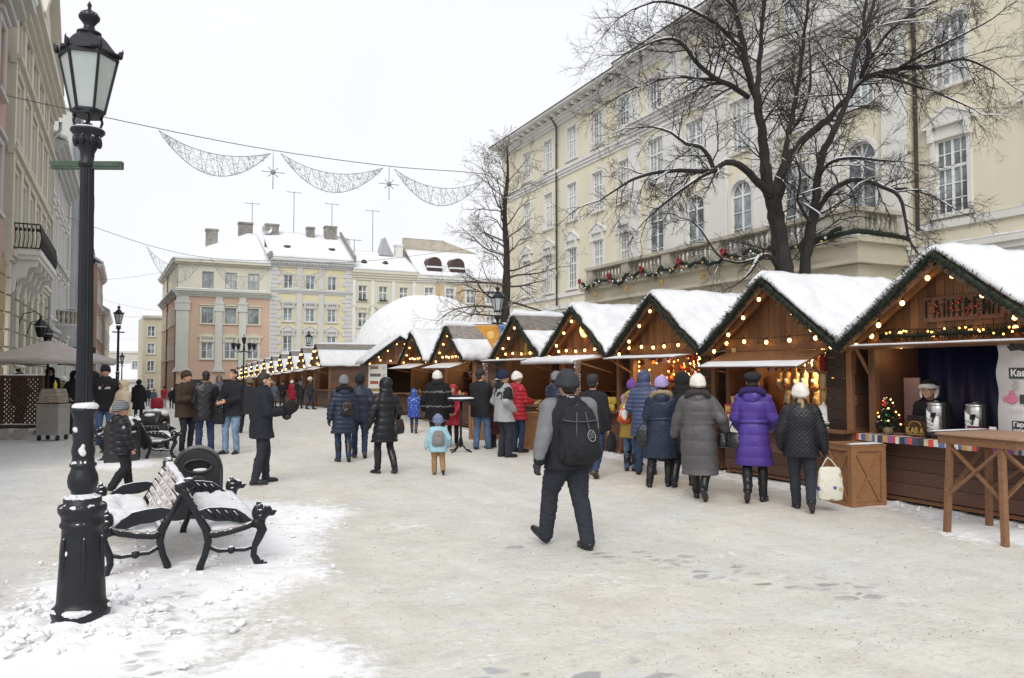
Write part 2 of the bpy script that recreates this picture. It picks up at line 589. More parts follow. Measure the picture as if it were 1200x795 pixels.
for i in range(800):
 q = rng.random()
 if q < 0.5:
  t = rng.random(); x = -0.5 + 1.7 * t + rng.gauss(0, 0.5); y = 5.2 + 4.0 * t + rng.gauss(0, 0.45)
 elif q < 0.72:
  a = rng.random() * 6.28; r_ = 0.24 + abs(rng.gauss(0, 0.22)); x = -0.40 + r_ * math.cos(a); y = 5.8 + r_ * math.sin(a)
 else:
  x = 8.58 + rng.gauss(0, 0.13); y = rng.uniform(4.2, 20.5)
 sz = 0.005 + abs(rng.gauss(0, 0.011))
 if snow_amount(x, y) < 0.1: continue
 z = gz(x, y) + 0.03 + (0.05 if math.hypot(x + .4, y - 5.8) < .6 else 0.0)
 b0 = len(lm.v); lm.ell((x, y, z), (sz * rng.uniform(.8, 1.6), sz * rng.uniform(.8, 1.6), sz * 0.75), 9, 6)
 for q in range(b0, len(lm.v)):
  v = Vector(lm.v[q]); k = 1 + 1.15 * fnoise(v.x, v.y, v.z, .9 / sz); lm.v[q] = tuple(Vector((x, y, z)) + (v - Vector((x, y, z))) * k)
tag(lm.build('snow_lumps', snow_mat('lump_snow', (.87, .88, .90), .2)), 'loose lumps of shovelled snow scattered on the ground', kind='stuff')
# market huts
W_DARK = pm('dark_stained_boards', (0.105, 0.052, 0.034), 0.6, 0.3, 5, 0.25, 50, tint=0.35, stretch=(2, 2, 22), bdist=0.006)
W_GABLE = pm('warm_brown_boards', (0.18, 0.086, 0.039), 0.55, 0.3, 5, 0.25, 50, tint=0.38, stretch=(22, 22, 2), bdist=0.006)
W_MID = pm('brown_timber', (0.20, 0.095, 0.045), 0.6, 0.3, 5, 0.25, 50, tint=0.3, stretch=(3, 3, 14), bdist=0.006)
W_LIGHT = pm('varnished_plywood', (0.275, 0.135, 0.06), 0.5, 0.22, 4, 0.15, 40, tint=0.2, stretch=(3, 3, 12), bdist=0.004)
W_GREY = pm('weathered_shingles', (0.20, 0.18, 0.165), 0.8, 0.35, 9, 0.4, 40, snow=None, tint=0.3)
SNOWM = snow_mat()
FIR = pm('fir_needles', (0.011, 0.019, 0.012), 0.7, 0.5, 14, 0, tint=0.6)
FIRCORE = pm('fir_twig', (0.014, 0.024, 0.014), 0.8, 0.3, 20, 0.3)
BULB = emit_mat('warm_bulb_glass', (1.0, 0.58, 0.18), 5.5)
BULB2 = emit_mat('small_amber_light', (1.0, 0.42, 0.10), 6.0)
REDLED = emit_mat('red_led', (1.0, 0.05, 0.02), 0.7)
SOCKET = pm('black_plastic', (0.015, 0.015, 0.016), 0.45, 0.1, 10, 0.05)
TIN = pm('galvanised_sheet', (0.42, 0.43, 0.45), 0.45, 0.12, 3, 0.1, 20, metal=0.5)
CLOTHW = pm('white_cloth', (0.72, 0.71, 0.69), 0.85, 0.06, 8, 0.15, 90)


def fir_garland(mb, path, dens=70, ln=0.075, rad=0.035):
 """a rope of fir twigs: a dark core bristling with needles"""
 P = [Vector(p) for p in path]
 mb.mi = 1; mb.tube(P, rad * 0.7, 6); mb.mi = 0
 for a, b in zip(P[:-1], P[1:]):
  L_ = (b - a).length; d = (b - a).normalized()
  for _ in range(int(L_ * dens)):
   p = a.lerp(b, rng.random())
   n = Vector((rng.gauss(0, 1), rng.gauss(0, 1), rng.gauss(0, 1)))
   n = (n - d * n.dot(d) * 0.6).normalized()
   q = p + n * ln * rng.uniform(0.55, 1.25)
   t = n.cross(d).normalized() * rng.uniform(0.006, 0.011)
   u = n.cross(t).normalized() * 0.006
   mb.tint = rng.random()
   mb.add([p - t, p + t, q + u, q - u], [(0, 1, 2, 3)])
 mb.tint = 0.5


_b = MB(); _b.ell((0, 0, 0), (0.028, 0.028, 0.033), 10, 7); BULB_ME = _b.mesh('light_bulb', BULB)
_b = MB(); _b.lathe([(0.016, 0.03), (0.018, 0.045), (0.016, 0.075)], n=8); SOCK_ME = _b.mesh('socket', SOCKET)
_b = MB(); _b.ell((0, 0, 0), 0.048, 6, 4); BULB_FAR = _b.mesh('light_bulb', BULB)
_b = MB(); _b.ell((0, 0, 0), 0.012, 6, 4); SPARK = _b.mesh('fairy_light', BULB2)

HW, HD, ZE, ZR = 1.40, 2.55, 2.10, 3.14       # half width to the eave, depth, eave and ridge heights
SL = math.atan2(ZR - ZE, HW)
SLEN = math.hypot(ZR - ZE, HW)


def roof_snow(mb, side, y0, y1, t0, t1, thick, seed, over=0.05, nxn=34, nyn=16):
 """snow lying on one roof slope; t runs 0 at the ridge to 1 at the eave"""
 nrm = Vector((side * math.sin(SL), 0, math.cos(SL)))
 top = []; bot = []
 for j in range(nyn + 1):
  t = t0 + (t1 - t0) * j / nyn
  for i in range(nxn + 1):
   s_ = i / nxn
   y = y0 + (y1 - y0) * s_
   tt = t; yy = y
   if j == nyn: tt = t + (0.045 * fnoise(y * 3, seed, 2) + 0.03 * fnoise(y * 9, seed, 4))
   if i == 0: yy = y - 0.02 - 0.06 * fnoise(t * 6, seed, 9) - .025 * fnoise(t * 17, seed, 5)
   if i == nxn: yy = y + 0.03 * fnoise(t * 6, seed, 19)
   e = min(1.0, min(s_, 1 - s_) * nxn / 1.6 + 0.35) * min(1.0, (1 - (t - t0) / (t1 - t0)) * nyn / 1.8 + 0.4)
   if t0 > 0.02: e *= min(1.0, (t - t0) / (t1 - t0) * nyn / 3 + 0.1)
   h = thick * e * (1 + 0.55 * fnoise(yy * 1.3, tt * 2.2, seed) + 0.38 * fnoise(yy * 4, tt * 5, seed + 3) - .9 * max(0, fnoise(yy * 2.1, tt * 3.1, seed + 8) - .42) * 2)
   p = Vector((side * HW * tt, yy, ZR - (ZR - ZE) * tt))
   top.append(p + nrm * (0.03 + h)); bot.append(p + nrm * 0.012 + Vector((0, 0, -0.03 if j == nyn else 0)))
 n1 = nxn + 1; N = len(top); fs = []
 for j in range(nyn):
  for i in range(nxn):
   a = j * n1 + i
   q = (a, a + 1, a + n1 + 1, a + n1)
   fs.append(q if side < 0 else q[::-1]); fs.append(tuple(k + N for k in (q[::-1] if side < 0 else q)))
 rim = [i for i in range(n1)] + [j * n1 + nxn for j in range(1, nyn + 1)] + [nyn * n1 + i for i in range(nxn - 1, -1, -1)] + [j * n1 for j in range(nyn - 1, 0, -1)]
 for a, b in zip(rim, rim[1:] + rim[:1]):
  q = (b, a, a + N, b + N)
  fs.append(q if side < 0 else q[::-1])
 mb.add(top + bot, fs, True)


def planks_h(mb, x0, x1, y0, y1, z0, z1, bh=0.145, gap=0.006):
 """horizontal boards filling a wall; the thin direction is whichever of x / y is short"""
 z = z0
 while z < z1 - 0.02:
  h = min(bh, z1 - z)
  mb.tint = rng.random()
  j = rng.uniform(-0.0025, 0.0025)
  if abs(x1 - x0) > abs(y1 - y0): mb.bx(x0, x1, y0 + j, y1 + j, z, z + h - gap)
  else: mb.bx(x0 + j, x1 + j, y0, y1, z, z + h - gap)
  z += h
 mb.tint = 0.5


def hut(name, label, loc, rz, group, o):
 root = thing(name, label, 'market stall', loc, rz, group)
 g = rng.random
 yf, yb = -0.38, HD + 0.12
 wl = HW - 0.12
 lod = o.get('far', False)
 bh = 0.3 if lod else 0.145
 ch_ = o.get('ch', .88)
 for sx in (-1, 1):
  b = MB(); planks_h(b, sx * wl, sx * (wl - 0.035), 0.06, HD, 0.08, ZE - 0.03, bh)
  b.bx(sx * (wl - .037), sx * (wl - .045), 0.06, HD - .05, .08, ZE - .03); b.build('side_wall', W_DARK, root)
 b = MB(); planks_h(b, -wl + .04, wl - .04, HD - 0.04, HD, 0.08, ZE + 0.05, bh); b.tint = .3
 b.prism([(-wl, ZE), (wl, ZE), (0, ZR - 0.08)], HD - 0.04, HD); b.bx(-wl, wl, HD + .002, HD + .02, .08, ZE + .05)
 b.build('back_wall', o.get('backmat', W_MID), root)
 b = MB()
 for sx in (-1, 1):
  b.tint = g(); b.bx(sx * wl, sx * (wl - 0.1), 0.0, 0.1, 0.0, ZE)
 b.tint = g(); b.bx(-wl, wl, -0.012, 0.09, ZE - 0.07, ZE + 0.045)
 b.tint = g(); b.bx(-wl, wl, 0.02, HD - .05, 0.05, 0.10)
 b.build('frame', W_MID, root, bevel=0 if lod else 0.006)
 if o.get('panel'):
  b = MB(); planks_h(b, wl - o['panel'], wl - .1, -.015, .015, ch_ + .012, ZE - .075, bh); b.build('front_panel', pm('tarred_boards', (.036, .022, .018), .6, .3, 5, .25, 50, tint=.3, stretch=(2, 2, 22)), root)
 ch = o.get('ch', 0.88)
 b = MB(); planks_h(b, -wl + 0.005, wl - 0.005, -0.03, 0.0, 0.12, ch - 0.03, bh * 1.15)
 b.build('counter_front', W_DARK, root)
 b = MB(); b.bx(-wl - 0.02, wl + 0.02, -0.2, 0.42, ch - 0.03, ch + 0.012)
 b.build('countertop', W_MID, root, bevel=0.006)
 b = MB(); bw = 0.3 if lod else 0.118; x = -HW + 0.05
 while x < HW - 0.05:
  x2 = min(x + bw, HW - 0.05); xa, xb = x + 0.003, x2 - 0.003
  za = ZR - 0.05 - (ZR - ZE) * abs(xa) / HW; zb = ZR - 0.05 - (ZR - ZE) * abs(xb) / HW
  z0 = ZE + 0.045
  if max(za, zb) > z0 + 0.01:
   b.tint = g(); j = rng.uniform(-0.003, 0.003)
   poly = [(xa, z0), (xb, z0), (xb, max(zb, z0 + .002)), (xa, max(za, z0 + .002))]
   if xa < 0 < xb: poly = [(xa, z0), (xb, z0), (xb, zb), (0, ZR - 0.05), (xa, za)]
   b.prism(poly, 0.02 + j, 0.045 + j)
  x = x2
 b.build('gable', W_GABLE, root)
 r = MB()
 nrm = {s_: Vector((s_ * math.sin(SL), 0, math.cos(SL))) for s_ in (-1, 1)}
 for s_ in (-1, 1):
  r.tint = g()
  a = [(0, ZR), (s_ * HW * 1.02, ZR - (ZR - ZE) * 1.02)]
  d = nrm[s_] * 0.035
  pl = [a[0], a[1], (a[1][0] - d.x, a[1][1] - d.z), (0, a[0][1] - 0.045)]
  if s_ > 0: pl = pl[::-1]
  r.prism(pl, yf, yb)
 ro = r.build('roof', W_GREY if o.get('bare') else W_MID, root)
 b = MB()
 for s_ in (-1, 1):
  for yy in ((yf + 0.005,) if lod else (yf + 0.005, -0.19)):
   b.tint = g()
   p0 = Vector((0, yy, ZR - 0.12)); p1 = Vector((s_ * HW * 1.01, yy, ZE - 0.095 + 0.0))
   b.bar(p0, p1, 0.03 if yy == yf + 0.005 else 0.05, 0.12 if yy == yf + 0.005 else 0.09)
 b.build('bargeboards', W_MID, ro)
 sb = MB(); sd_ = rng.random() * 50
 t0 = o.get('snow_from', 0.0); th = o.get('thick', 0.09)
 kw = dict(nxn=14, nyn=8) if lod else {}
 roof_snow(sb, 1, yf - .02, yb, t0, 1.04, th, sd_, **kw); roof_snow(sb, -1, yf - .02, yb, o.get('snow_from_l', 0.0), 1.04, th, sd_ + 9, **kw)
 sb.build('roof_snow', SNOWM, root)
 yg = yf - 0.045
 path = [(-HW * 1.03, yg, ZE - 0.09), (-HW * .5, yg, (ZE + ZR) / 2 - 0.07), (0, yg, ZR - 0.045), (HW * .5, yg, (ZE + ZR) / 2 - 0.07), (HW * 1.03, yg, ZE - 0.09)]
 b = MB(); fir_garland(b, path, 26 if lod else 300, 0.10 if lod else 0.10, 0.055); b.build('fir_garland', [FIR, FIRCORE], root)
 bm_ = BULB_FAR if lod else BULB_ME
 pts = []
 nb = o.get('nb', 4)
 for s_ in (-1, 1):
  for k in range(nb):
   t = (k + 0.45) / nb
   pts.append((s_ * HW * t, yg - 0.03 if lod else -0.30, ZR - 0.20 - (ZR - ZE) * t + rng.uniform(-.012, .012)))
 nr = o.get('row', 7)
 for k in range(nr):
  xx = -wl + 0.1 + (2 * wl - 0.2) * k / (nr - 1)
  pts.append((xx + rng.uniform(-.05, .05), -0.07, ZE + 0.075 + 0.015 * math.sin(k * 2.1)))
 for p in pts:
  e = inst('light_bulb', bm_, root, p)
  if not lod: inst('socket', SOCK_ME, e)
 if not lod:
  b = MB()
  P = sorted(pts[2 * nb:]); P = [(p[0], p[1], p[2] + 0.06) for p in P]
  b.tube([(-wl, -.05, ZE + .1)] + P + [(wl, -.05, ZE + .1)], 0.006, 5)
  for s_ in (-1, 1):
   Q = sorted([p for p in pts[:2 * nb] if p[0] * s_ > 0], key=lambda p: abs(p[0]))
   b.tube([(0, -.3, ZR - .12)] + [(p[0], p[1], p[2] + 0.07) for p in Q], 0.006, 5)
  b.build('lamp_cable', SOCKET, root)
 aw = o.get('awning')
 if aw:
  x0, x1, zd, ln = aw
  b = MB(); b.tint = .4
  P0, P1 = Vector((0, -0.03, ZE - 0.10)), Vector((0, -0.03 - ln, ZE - 0.10 - zd))
  vs = []
  d = (P1 - P0).normalized(); n = Vector((0, d.z, -d.y)); n = n if n.z > 0 else -n
  for xx in (x0, x1):
   for p in (P0, P1): vs += [Vector((xx, p.y, p.z)), Vector((xx, p.y, p.z)) + n * 0.026]
  b.add(vs, [(0, 2, 3, 1), (4, 5, 7, 6), (0, 4, 6, 2), (1, 3, 7, 5), (0, 1, 5, 4), (2, 6, 7, 3)])
  fl = b.build('awning', W_MID, root)
  st = o.get('awsnow', 0.02)
  sm_ = MB(); nn = 22; mm = 6; top = []; bot = []
  for j in range(mm + 1):
   for i in range(nn + 1):
    t = o.get('aws0', 0.35) + (1 - o.get('aws0', 0.35)) * j / mm
    xx = x0 + (x1 - x0) * i / nn
    p = P0.lerp(P1, t); e = min(1, i * .6 + .3, (nn - i) * .6 + .3, j * .5 + .1, (mm - j) * .7 + .35)
    h = st * e * (1 + .5 * fnoise(xx * 5, t * 4, sd_))
    q = Vector((xx, p.y - (0.02 * (j == mm)), p.z)) + n * 0.026
    top.append(q + n * (h + .004)); bot.append(q + n * .001 - Vector((0, 0, st * .8 * (j == mm))))
  N = len(top); fs = []; n1 = nn + 1
  for j in range(mm):
   for i in range(nn):
    a = j * n1 + i; fs.append((a, a + n1, a + n1 + 1, a + 1)); fs.append((a + N, a + 1 + N, a + n1 + 1 + N, a + n1 + N))
  for i in range(nn):
   a = mm * n1 + i; fs.append((a, a + N, a + 1 + N, a + 1))
   fs.append((i + 1, i + 1 + N, i + N, i))
  for j in range(mm):
   a = j * n1; fs.append((a, a + N, a + n1 + N, a + n1)); a += nn; fs.append((a + n1, a + n1 + N, a + N, a))
  sm_.add(top + bot, fs, True); sm_.build('awning_snow', SNOWM, fl)
  for xx in (x0 + .05, x1 - .05):
   s2 = MB(); s2.bar((xx, -0.02, ZE - 0.42), (xx, P1.y + .1, P1.z + .01), 0.03)
   s2.build('awning_strut', W_MID, fl)
 return root


def lamp_in(root, p, e, col=(1.0, 0.62, 0.26), r=0.09):
 ld = bpy.data.lights.new('stall_lamp', 'POINT'); ld.energy = e; ld.color = col; ld.shadow_soft_size = r
 o = bpy.data.objects.new('stall_lamp', ld); COL.objects.link(o); o.parent = root; o.location = p
 q = inst('hanging_bulb', BULB_ME, root, (p[0], p[1], p[2] + r + .05))


XF = 8.76
RZ = R(-90)
GH = 'wooden market huts with lit gables along the square'
def ST(y): return (XF, y, gz(XF, y))
def SW(y, p):            # hut-local point to world
 return Vector((XF + p[1], y - p[0], p[2] + gz(XF, y)))

Y5, Y4, Y3, Y2, Y1, Y0, YM = 6.03, 8.86, 11.70, 14.65, 17.60, 22.5, 26.0
BLUE_CURTAIN = pm('blue_tarpaulin', (0.008, 0.015, 0.07), 0.5, 0.25, 3, 0.3, 12)
s5 = hut('market_hut', 'nearest wooden hut with a red-lit mulled wine sign board on its gable', ST(Y5), RZ, GH, dict(nb=4, row=6, ch=0.86, awning=(-1.3, 1.3, -0.02, 0.34), awsnow=0.012, aws0=.8))
s4 = hut('market_hut', 'wooden hut selling felt slippers and honey behind the purple coat', ST(Y4), RZ, GH, dict(nb=4, row=6, panel=.42, backmat=W_LIGHT, awning=(-1.22, 0.92, 0.24, 0.58), awsnow=0.010, aws0=.66))
s3 = hut('market_hut', 'wooden hut glittering with hanging ornaments behind the navy puffer jacket', ST(Y3), RZ, GH, dict(nb=4, row=7, panel=.34, backmat=W_LIGHT, awning=(-1.25, 1.0, 0.06, 0.60), awsnow=0.02, aws0=.3))
s2 = hut('market_hut', 'wooden hut with a glowing orange ornament on its gable', ST(Y2), RZ, GH, dict(nb=4, row=7, awning=(-1.3, 1.1, 0.10, 0.95), awsnow=0.07, aws0=.02, backmat=W_DARK))
s1 = hut('market_hut', 'wooden hut with a yellow food poster on its gable beside the lamp post', ST(Y1), RZ, GH, dict(nb=4, row=6, snow_from=0.42, bare=True, thick=.15, awning=(-1.3, 1.2, 0.03, 0.7), awsnow=0.02, aws0=.3))
s0 = hut('market_hut', 'wooden hut with grey sheet upper roof left of the lamp post', ST(Y0), RZ, GH, dict(nb=4, row=9, snow_from=0.45, bare=True, thick=.17, awning=(-1.3, 1.2, 0.2, 0.7), awsnow=0.012, aws0=.2))
sm = hut('market_hut', 'wooden hut with a yellow pennant in its gable behind the fur coat', ST(YM), RZ, GH, dict(nb=4, row=9, awning=(-1.3, 1.2, 0.2, 0.8), awsnow=0.012, aws0=.2))
for r_, e_ in ((s4, 62), (s3, 75), (s2, 12), (s1, 14), (s0, 36), (sm, 22)):
 lamp_in(r_, (0.1, 0.75, 1.92), e_)
pa = at_depth(462, 470, 30.5)
sa = hut('market_hut', 'wooden hut turned askew with a white menu board on its front', (pa.x + 0.2, pa.y, gz(pa.x, pa.y)), R(-8), GH, dict(nb=4, row=7, bare=True, thick=.1, snow_from=.12))

far = hut('market_hut', 'distant small wooden hut in the long lit row', (XF, 43.0, gz(XF, 43.0)), RZ, GH, dict(far=True, nb=3, row=4, bare=True, thick=.07, snow_from=.3, awning=(-1.3, 1.2, 0.15, 0.7), aws0=.2))
far['label'] = 'wooden hut with a long snowy near roof, nearest of the distant row'
lamp_in(far, (0, 0.6, 1.8), 9)
far.scale = (1.1, 1.1, 1.12)
cmap = {}
for c in bpy.data.objects:
 if c.parent: cmap.setdefault(c.parent.name, []).append(c)
for k in range(1, 12):
 c = copy_tree(far, None, True, cmap)
 y = 43.0 + 4.3 * k
 c.location = (XF + 0.02 * k, y, gz(XF, y))
 c['label'] = 'distant wooden hut with lit gable in the long far row'

# what hangs on and lies in the huts
ct_ = thing('blue_curtain', 'dark blue tarpaulin hanging behind the mulled wine counter', 'curtain', SW(Y5, (0.0, .92, 0.1)), RZ)
b = MB(); n = 60
vs = []
for i in range(n + 1):
 x = -1.26 + 2.5 * i / n; y = .03 * math.sin(i * .9) + .02 * math.sin(i * .37 + 1)
 vs += [(x, y, 0), (x, y * .6, 1.95)]
b.add(vs, [(2 * i, 2 * i + 2, 2 * i + 3, 2 * i + 1) for i in range(n)], True)
o = b.build('sheet', BLUE_CURTAIN, ct_); md = o.modifiers.new('Solidify', 'SOLIDIFY'); md.thickness = .006
sg = thing('wooden_sign', 'dark wooden sign board with stick letters and red lights', 'sign', SW(Y5, (0.07, 0.0, 2.47)), RZ)
b = MB()
for k, (z0, z1) in enumerate(((-0.155, -0.055), (-0.05, 0.05), (0.055, 0.155))):
 b.tint = rng.random(); b.bx(-0.50 + .008 * k, 0.50 - .006 * k, -0.02, 0.012, z0, z1)
b.build('board', pm('sign_board', (0.15, 0.072, 0.04), .6, .3, 5, .3, 40, tint=.3, stretch=(2, 2, 20)), sg, bevel=.004)
LET = {'Г': [((0, 0), (0, 1)), ((0, 1), (.75, 1))], 'Л': [((0, 0), (.42, 1)), ((.42, 1), (.85, 0))], 'І': [((.3, 0), (.3, .82)), ((.3, .95), (.3, 1.08))],
       'Н': [((0, 0), (0, 1)), ((.75, 0), (.75, 1)), ((0, .5), (.75, .5))], 'Т': [((.4, 0), (.4, 1)), ((0, 1), (.8, 1))],
       'В': [((0, 0), (0, 1)), ((0, 1), (.6, .78)), ((.6, .78), (0, .54)), ((0, .54), (.65, .27)), ((.65, .27), (0, 0))],
       'Е': [((0, 0), (0, 1)), ((0, 1), (.65, 1)), ((0, .5), (.6, .5)), ((0, 0), (.65, 0))],
       'Й': [((0, 0), (0, 1)), ((0, 0), (.75, 1)), ((.75, 0), (.75, 1)), ((.22, 1.15), (.52, 1.1))]}
LM = pm('burnt_sticks', (0.016, 0.008, 0.006), .7, .2, 10, .2)
x = -0.455; hh = 0.205; ww = 0.085
for ch in 'ГЛІНТВЕЙН':
 b = MB()
 for a, c in LET[ch]:
  b.bar((x + a[0] * ww, -0.030, -hh / 2 + a[1] * hh), (x + c[0] * ww, -0.030, -hh / 2 + c[1] * hh), 0.017, 0.017, (0, 1, 0))
 b.build('letter', LM, sg)
 b = MB()
 for a, c in LET[ch][-2:]:
  if ch in 'ІЙГ': continue
  for t in (0.35, .75): b.ell((x + (a[0] + (c[0] - a[0]) * t) * ww, -0.042, -hh / 2 + (a[1] + (c[1] - a[1]) * t) * hh), 0.006, 6, 4)
 if b.v: b.build('red_lights', REDLED, sg)
 x += 0.078 if ch == 'І' else 0.108
b = MB()
for z in (-.07, -.03, .02, .06): b.ell((0.535, -0.03, z), 0.010, 6, 4)
b.build('amber_lights', BULB2, sg)

gl = thing('fir_garland', 'horizontal fir garland with fairy lights below the wooden sign', 'garland', SW(Y5, (0, -0.10, 2.17)), RZ)
b = MB(); fir_garland(b, [(-1.0, 0, 0), (-.5, 0, -.015), (0, 0, .0), (.5, 0, -.015), (1.2, 0, 0)], 260, .075, .04); b.build('fir_twigs', [FIR, FIRCORE], gl)
for k in range(16): inst('fairy_light', SPARK, gl, (rng.uniform(-1, 1.2), -.055, rng.uniform(-.05, .05)))

ob = thing('glowing_ornament', 'glowing orange bauble shaped light on the brown gable', 'ornament', SW(Y2, (0.02, -0.03, 2.62)), RZ)
b = MB()
for k in range(9):
 a = math.pi * k / 9
 b.tube([(0.15 * math.cos(t) * math.cos(a), -.05 + 0.06 * math.cos(t) * math.sin(a), 0.15 * math.sin(t)) for t in [i * math.pi / 8 for i in range(17)]], 0.008, 5)
b.build('lit_wires', BULB2, ob)
b = MB(); b.ell((0, -.05, .18), (.035, .03, .05), 8, 6); b.build('lit_cap', BULB2, ob)

po = thing('food_poster', 'yellow food poster with a red drawing on a gable', 'poster', SW(Y1, (0.28, 0.0, 2.42)), RZ)
b = MB(); b.bx(-.38, .30, -.03, .01, -.28, .36); b.build('sheet', pm('yellow_print', (0.55, 0.36, 0.04), .5, .15, 5, 0), po)
PR = pm('red_print', (0.38, 0.04, 0.03), .5, .2, 9, 0); PBR = pm('brown_print', (0.22, 0.10, 0.04), .5, .3, 12, 0)
b = MB()
for k in range(4): b.bx(-.30 + .02 * k, .20 - .03 * k, -.034, -.0305, .28 - .09 * k, .315 - .09 * k)
b.ell((-.12, -.033, -.12), (.15, .004, .10), 12, 7); b.build('brown_lettering', PBR, po)
b = MB(); b.ell((.30, -.05, -.12), (.20, .015, .10), 16, 8, M=Matrix.Rotation(R(-12), 4, 'Y')); b.build('red_oval', PR, po)

pn = thing('yellow_pennant', 'small yellow cloth pennant hanging in a hut gable', 'pennant', SW(YM, (.25, -0.05, 2.45)), RZ)
b = MB(); b.prism([(-.28, .18), (-.05, -.22), (.28, -.18), (.1, .3)], -.01, .01); b.build('cloth', pm('mustard_cloth', (0.52, 0.36, 0.05), .8, .2, 8, .1), pn)

ma = sa.matrix_basis if False else (Matrix.Translation(sa.location) @ Matrix.Rotation(R(-8), 4, 'Z'))
mpnt = ma @ Vector((-0.86, -0.06, 1.45))
mb_ = thing('menu_board', 'tall white menu board with dish photographs on askew hut', 'sign', mpnt, R(-8))
b = MB(); b.bx(-.36, .36, -.02, .01, -.62, .58); b.build('panel', pm('white_print', (0.70, 0.70, 0.68), .4, .05, 5, 0), mb_)
for k in range(4):
 b = MB(); b.bx(-.30, .02 + .1 * (k % 2), -.0235, -.0205, .38 - .29 * k, .50 - .29 * k)
 b.build('dish_photo', pm('dish_print_%s' % 'abcd'[k], [(.25, .18, .1), (.12, .11, .1), (.35, .08, .06), (.3, .22, .08)][k], .5, .5, 30, 0), mb_)
b = MB()
for k in range(4):
 for q in range(3): b.bx(.17, .32 - .03 * q, -.0235, -.0205, .46 - .29 * k - .045 * q, .475 - .29 * k - .045 * q)
b.build('print_lines', pm('grey_print', (.18, .18, .18), .6, .2, 9, 0), mb_)

# felt slippers, mittens and hats inside hut four
COLS = [(0.62, 0.50, 0.30), (0.55, 0.40, 0.22), (0.66, 0.58, 0.42), (0.50, 0.34, 0.16), (0.60, 0.52, 0.36)]
FELT = [pm('felt_%s' % n, c, .9, .2, 12, .3, 80) for n, c in zip(('sand', 'camel', 'cream', 'tan', 'oat'), COLS)]
RED = pm('red_wool', (0.36, 0.03, 0.03), .9, .2, 12, .3, 80)
BLACKW = pm('black_wool', (0.025, 0.023, 0.025), .9, .2, 12, .3, 80)
WHITEW = pm('white_felt', (0.68, 0.67, 0.63), .9, .08, 12, .3, 80)


def slipper_mesh(nm, mat):
 b = MB()
 b.loft([[Vector((w_ * math.cos(t), -d_ + .0 * t, z + h_ * math.sin(t))) for t in [2 * math.pi * k / 12 for k in range(12)]]
   for z, w_, h_, d_ in ((0, .01, .01, .03),)] * 1 + [], True) if False else None
 rings = []
 for z, w_, dd, yo in ((-.14, .012, .01, 0), (-.125, .045, .028, -.005), (-.07, .055, .045, -.015), (-.01, .042, .035, -.01), (.05, .042, .022, 0), (.10, .042, .024, 0), (.128, .012, .01, 0)):
  rings.append([Vector((w_ * math.cos(2 * math.pi * k / 12), yo + dd * math.sin(2 * math.pi * k / 12), z)) for k in range(12)])
 b.loft(rings)
 b.mi = 1; b.ell((0, -.047, .0), (.03, .018, .035), 10, 6)
 b.mi = 2; b.ell((0, -.056, -.085), (.018, .012, .018), 8, 5)
 return b.mesh(nm, [mat, WHITEW, RED])


SLM = [slipper_mesh('felt_slipper', f) for f in FELT]
for row, (z, y, n) in enumerate(((1.84, .62, 9), (1.55, .80, 8), (1.27, .95, 7))):
 for k in range(n):
  xx = -.86 + 1.30 * k / (n - 1) + rng.uniform(-.02, .02)
  o = inst('felt_slipper', rng.choice(SLM), None, SW(Y4, (xx, y, z + rng.uniform(-.01, .01))), (0, 0, RZ + rng.uniform(-.25, .25)), (1.3, 1.3, 1.15))
  tag(o, 'beige felt slipper hanging in rows inside the warm lit hut', 'slipper', 'felt slippers hanging in the hut')
for y, z in ((.66, 2.0), (.84, 1.71), (.99, 1.42)):
 b = MB(); b.bar((-.9, 0, 0), (.75, 0, 0), .025); o = b.build('hanging_rail', W_MID, None, loc=SW(Y4, (0, y, z))); o.rotation_euler[2] = RZ
 tag(o, {2.0: 'topmost', 1.71: 'middle', 1.42: 'lowest'}[z] + ' wooden rail that felt slippers hang from', 'rail', 'slipper rails')
for k in range(9):
 mt = [RED, BLACKW, WHITEW, FELT[0], RED, BLACKW, FELT[3], WHITEW, RED][k]
 b = MB()
 b.loft([[Vector((w_ * math.cos(2 * math.pi * i / 12), d_ * math.sin(2 * math.pi * i / 12), z)) for i in range(12)] for z, w_, d_ in ((-.17, .03, .01), (-.14, .10, .04), (-.02, .125, .05), (.06, .12, .045), (.07, .10, .03))])
 b.ell((.0, -.01, .09), (.03, .03, .03), 8, 5)
 o = b.build('knitted_hat', mt); o.location = SW(Y4, (.62 + .10 * (k % 3), .18 + .2 * (k % 3), 1.86 - .25 * (k // 3))); o.rotation_euler = (0, 0, RZ + R(-35))
 tag(o, '%s knitted hat hanging on the right wall of the slipper hut' % {RED: 'red', BLACKW: 'black', WHITEW: 'white', FELT[0]: 'sand coloured', FELT[3]: 'tan'}[mt], 'hat', 'knitted hats on the hut wall')
for k in range(10):
 xx = -.12 + .105 * k
 o = inst('felt_slipper', SLM[2] if k % 3 else SLM[0], None, SW(Y4, (xx, .02 + .12 * (k % 3), .93 + .035 * (k % 2))), (R(82), rng.uniform(-.3, .3), RZ + rng.uniform(-.9, .9)))
 tag(o, 'pale felt slipper lying on the counter in a row', 'slipper', 'felt slippers on the counter')
GREEN = pm('green_felt', (0.06, 0.22, 0.05), .9, .15, 9, .2)
for k in range(4):
 b = MB(); b.bx(-.17 + .01 * k, .17 - .005 * k, -.12, .12, 0, .022)
 o = b.build('folded_cloth', [WHITEW, BLACKW, GREEN, WHITEW][k], None, .006, loc=SW(Y4, (.72, .04, .896 + .0235 * k))); o.rotation_euler[2] = RZ + .1 * k
 tag(o, ['lowest white', 'black', 'green', 'topmost white'][k] + ' folded felt cloth in a small pile under the bell hat', 'cloth', 'folded felt cloths')
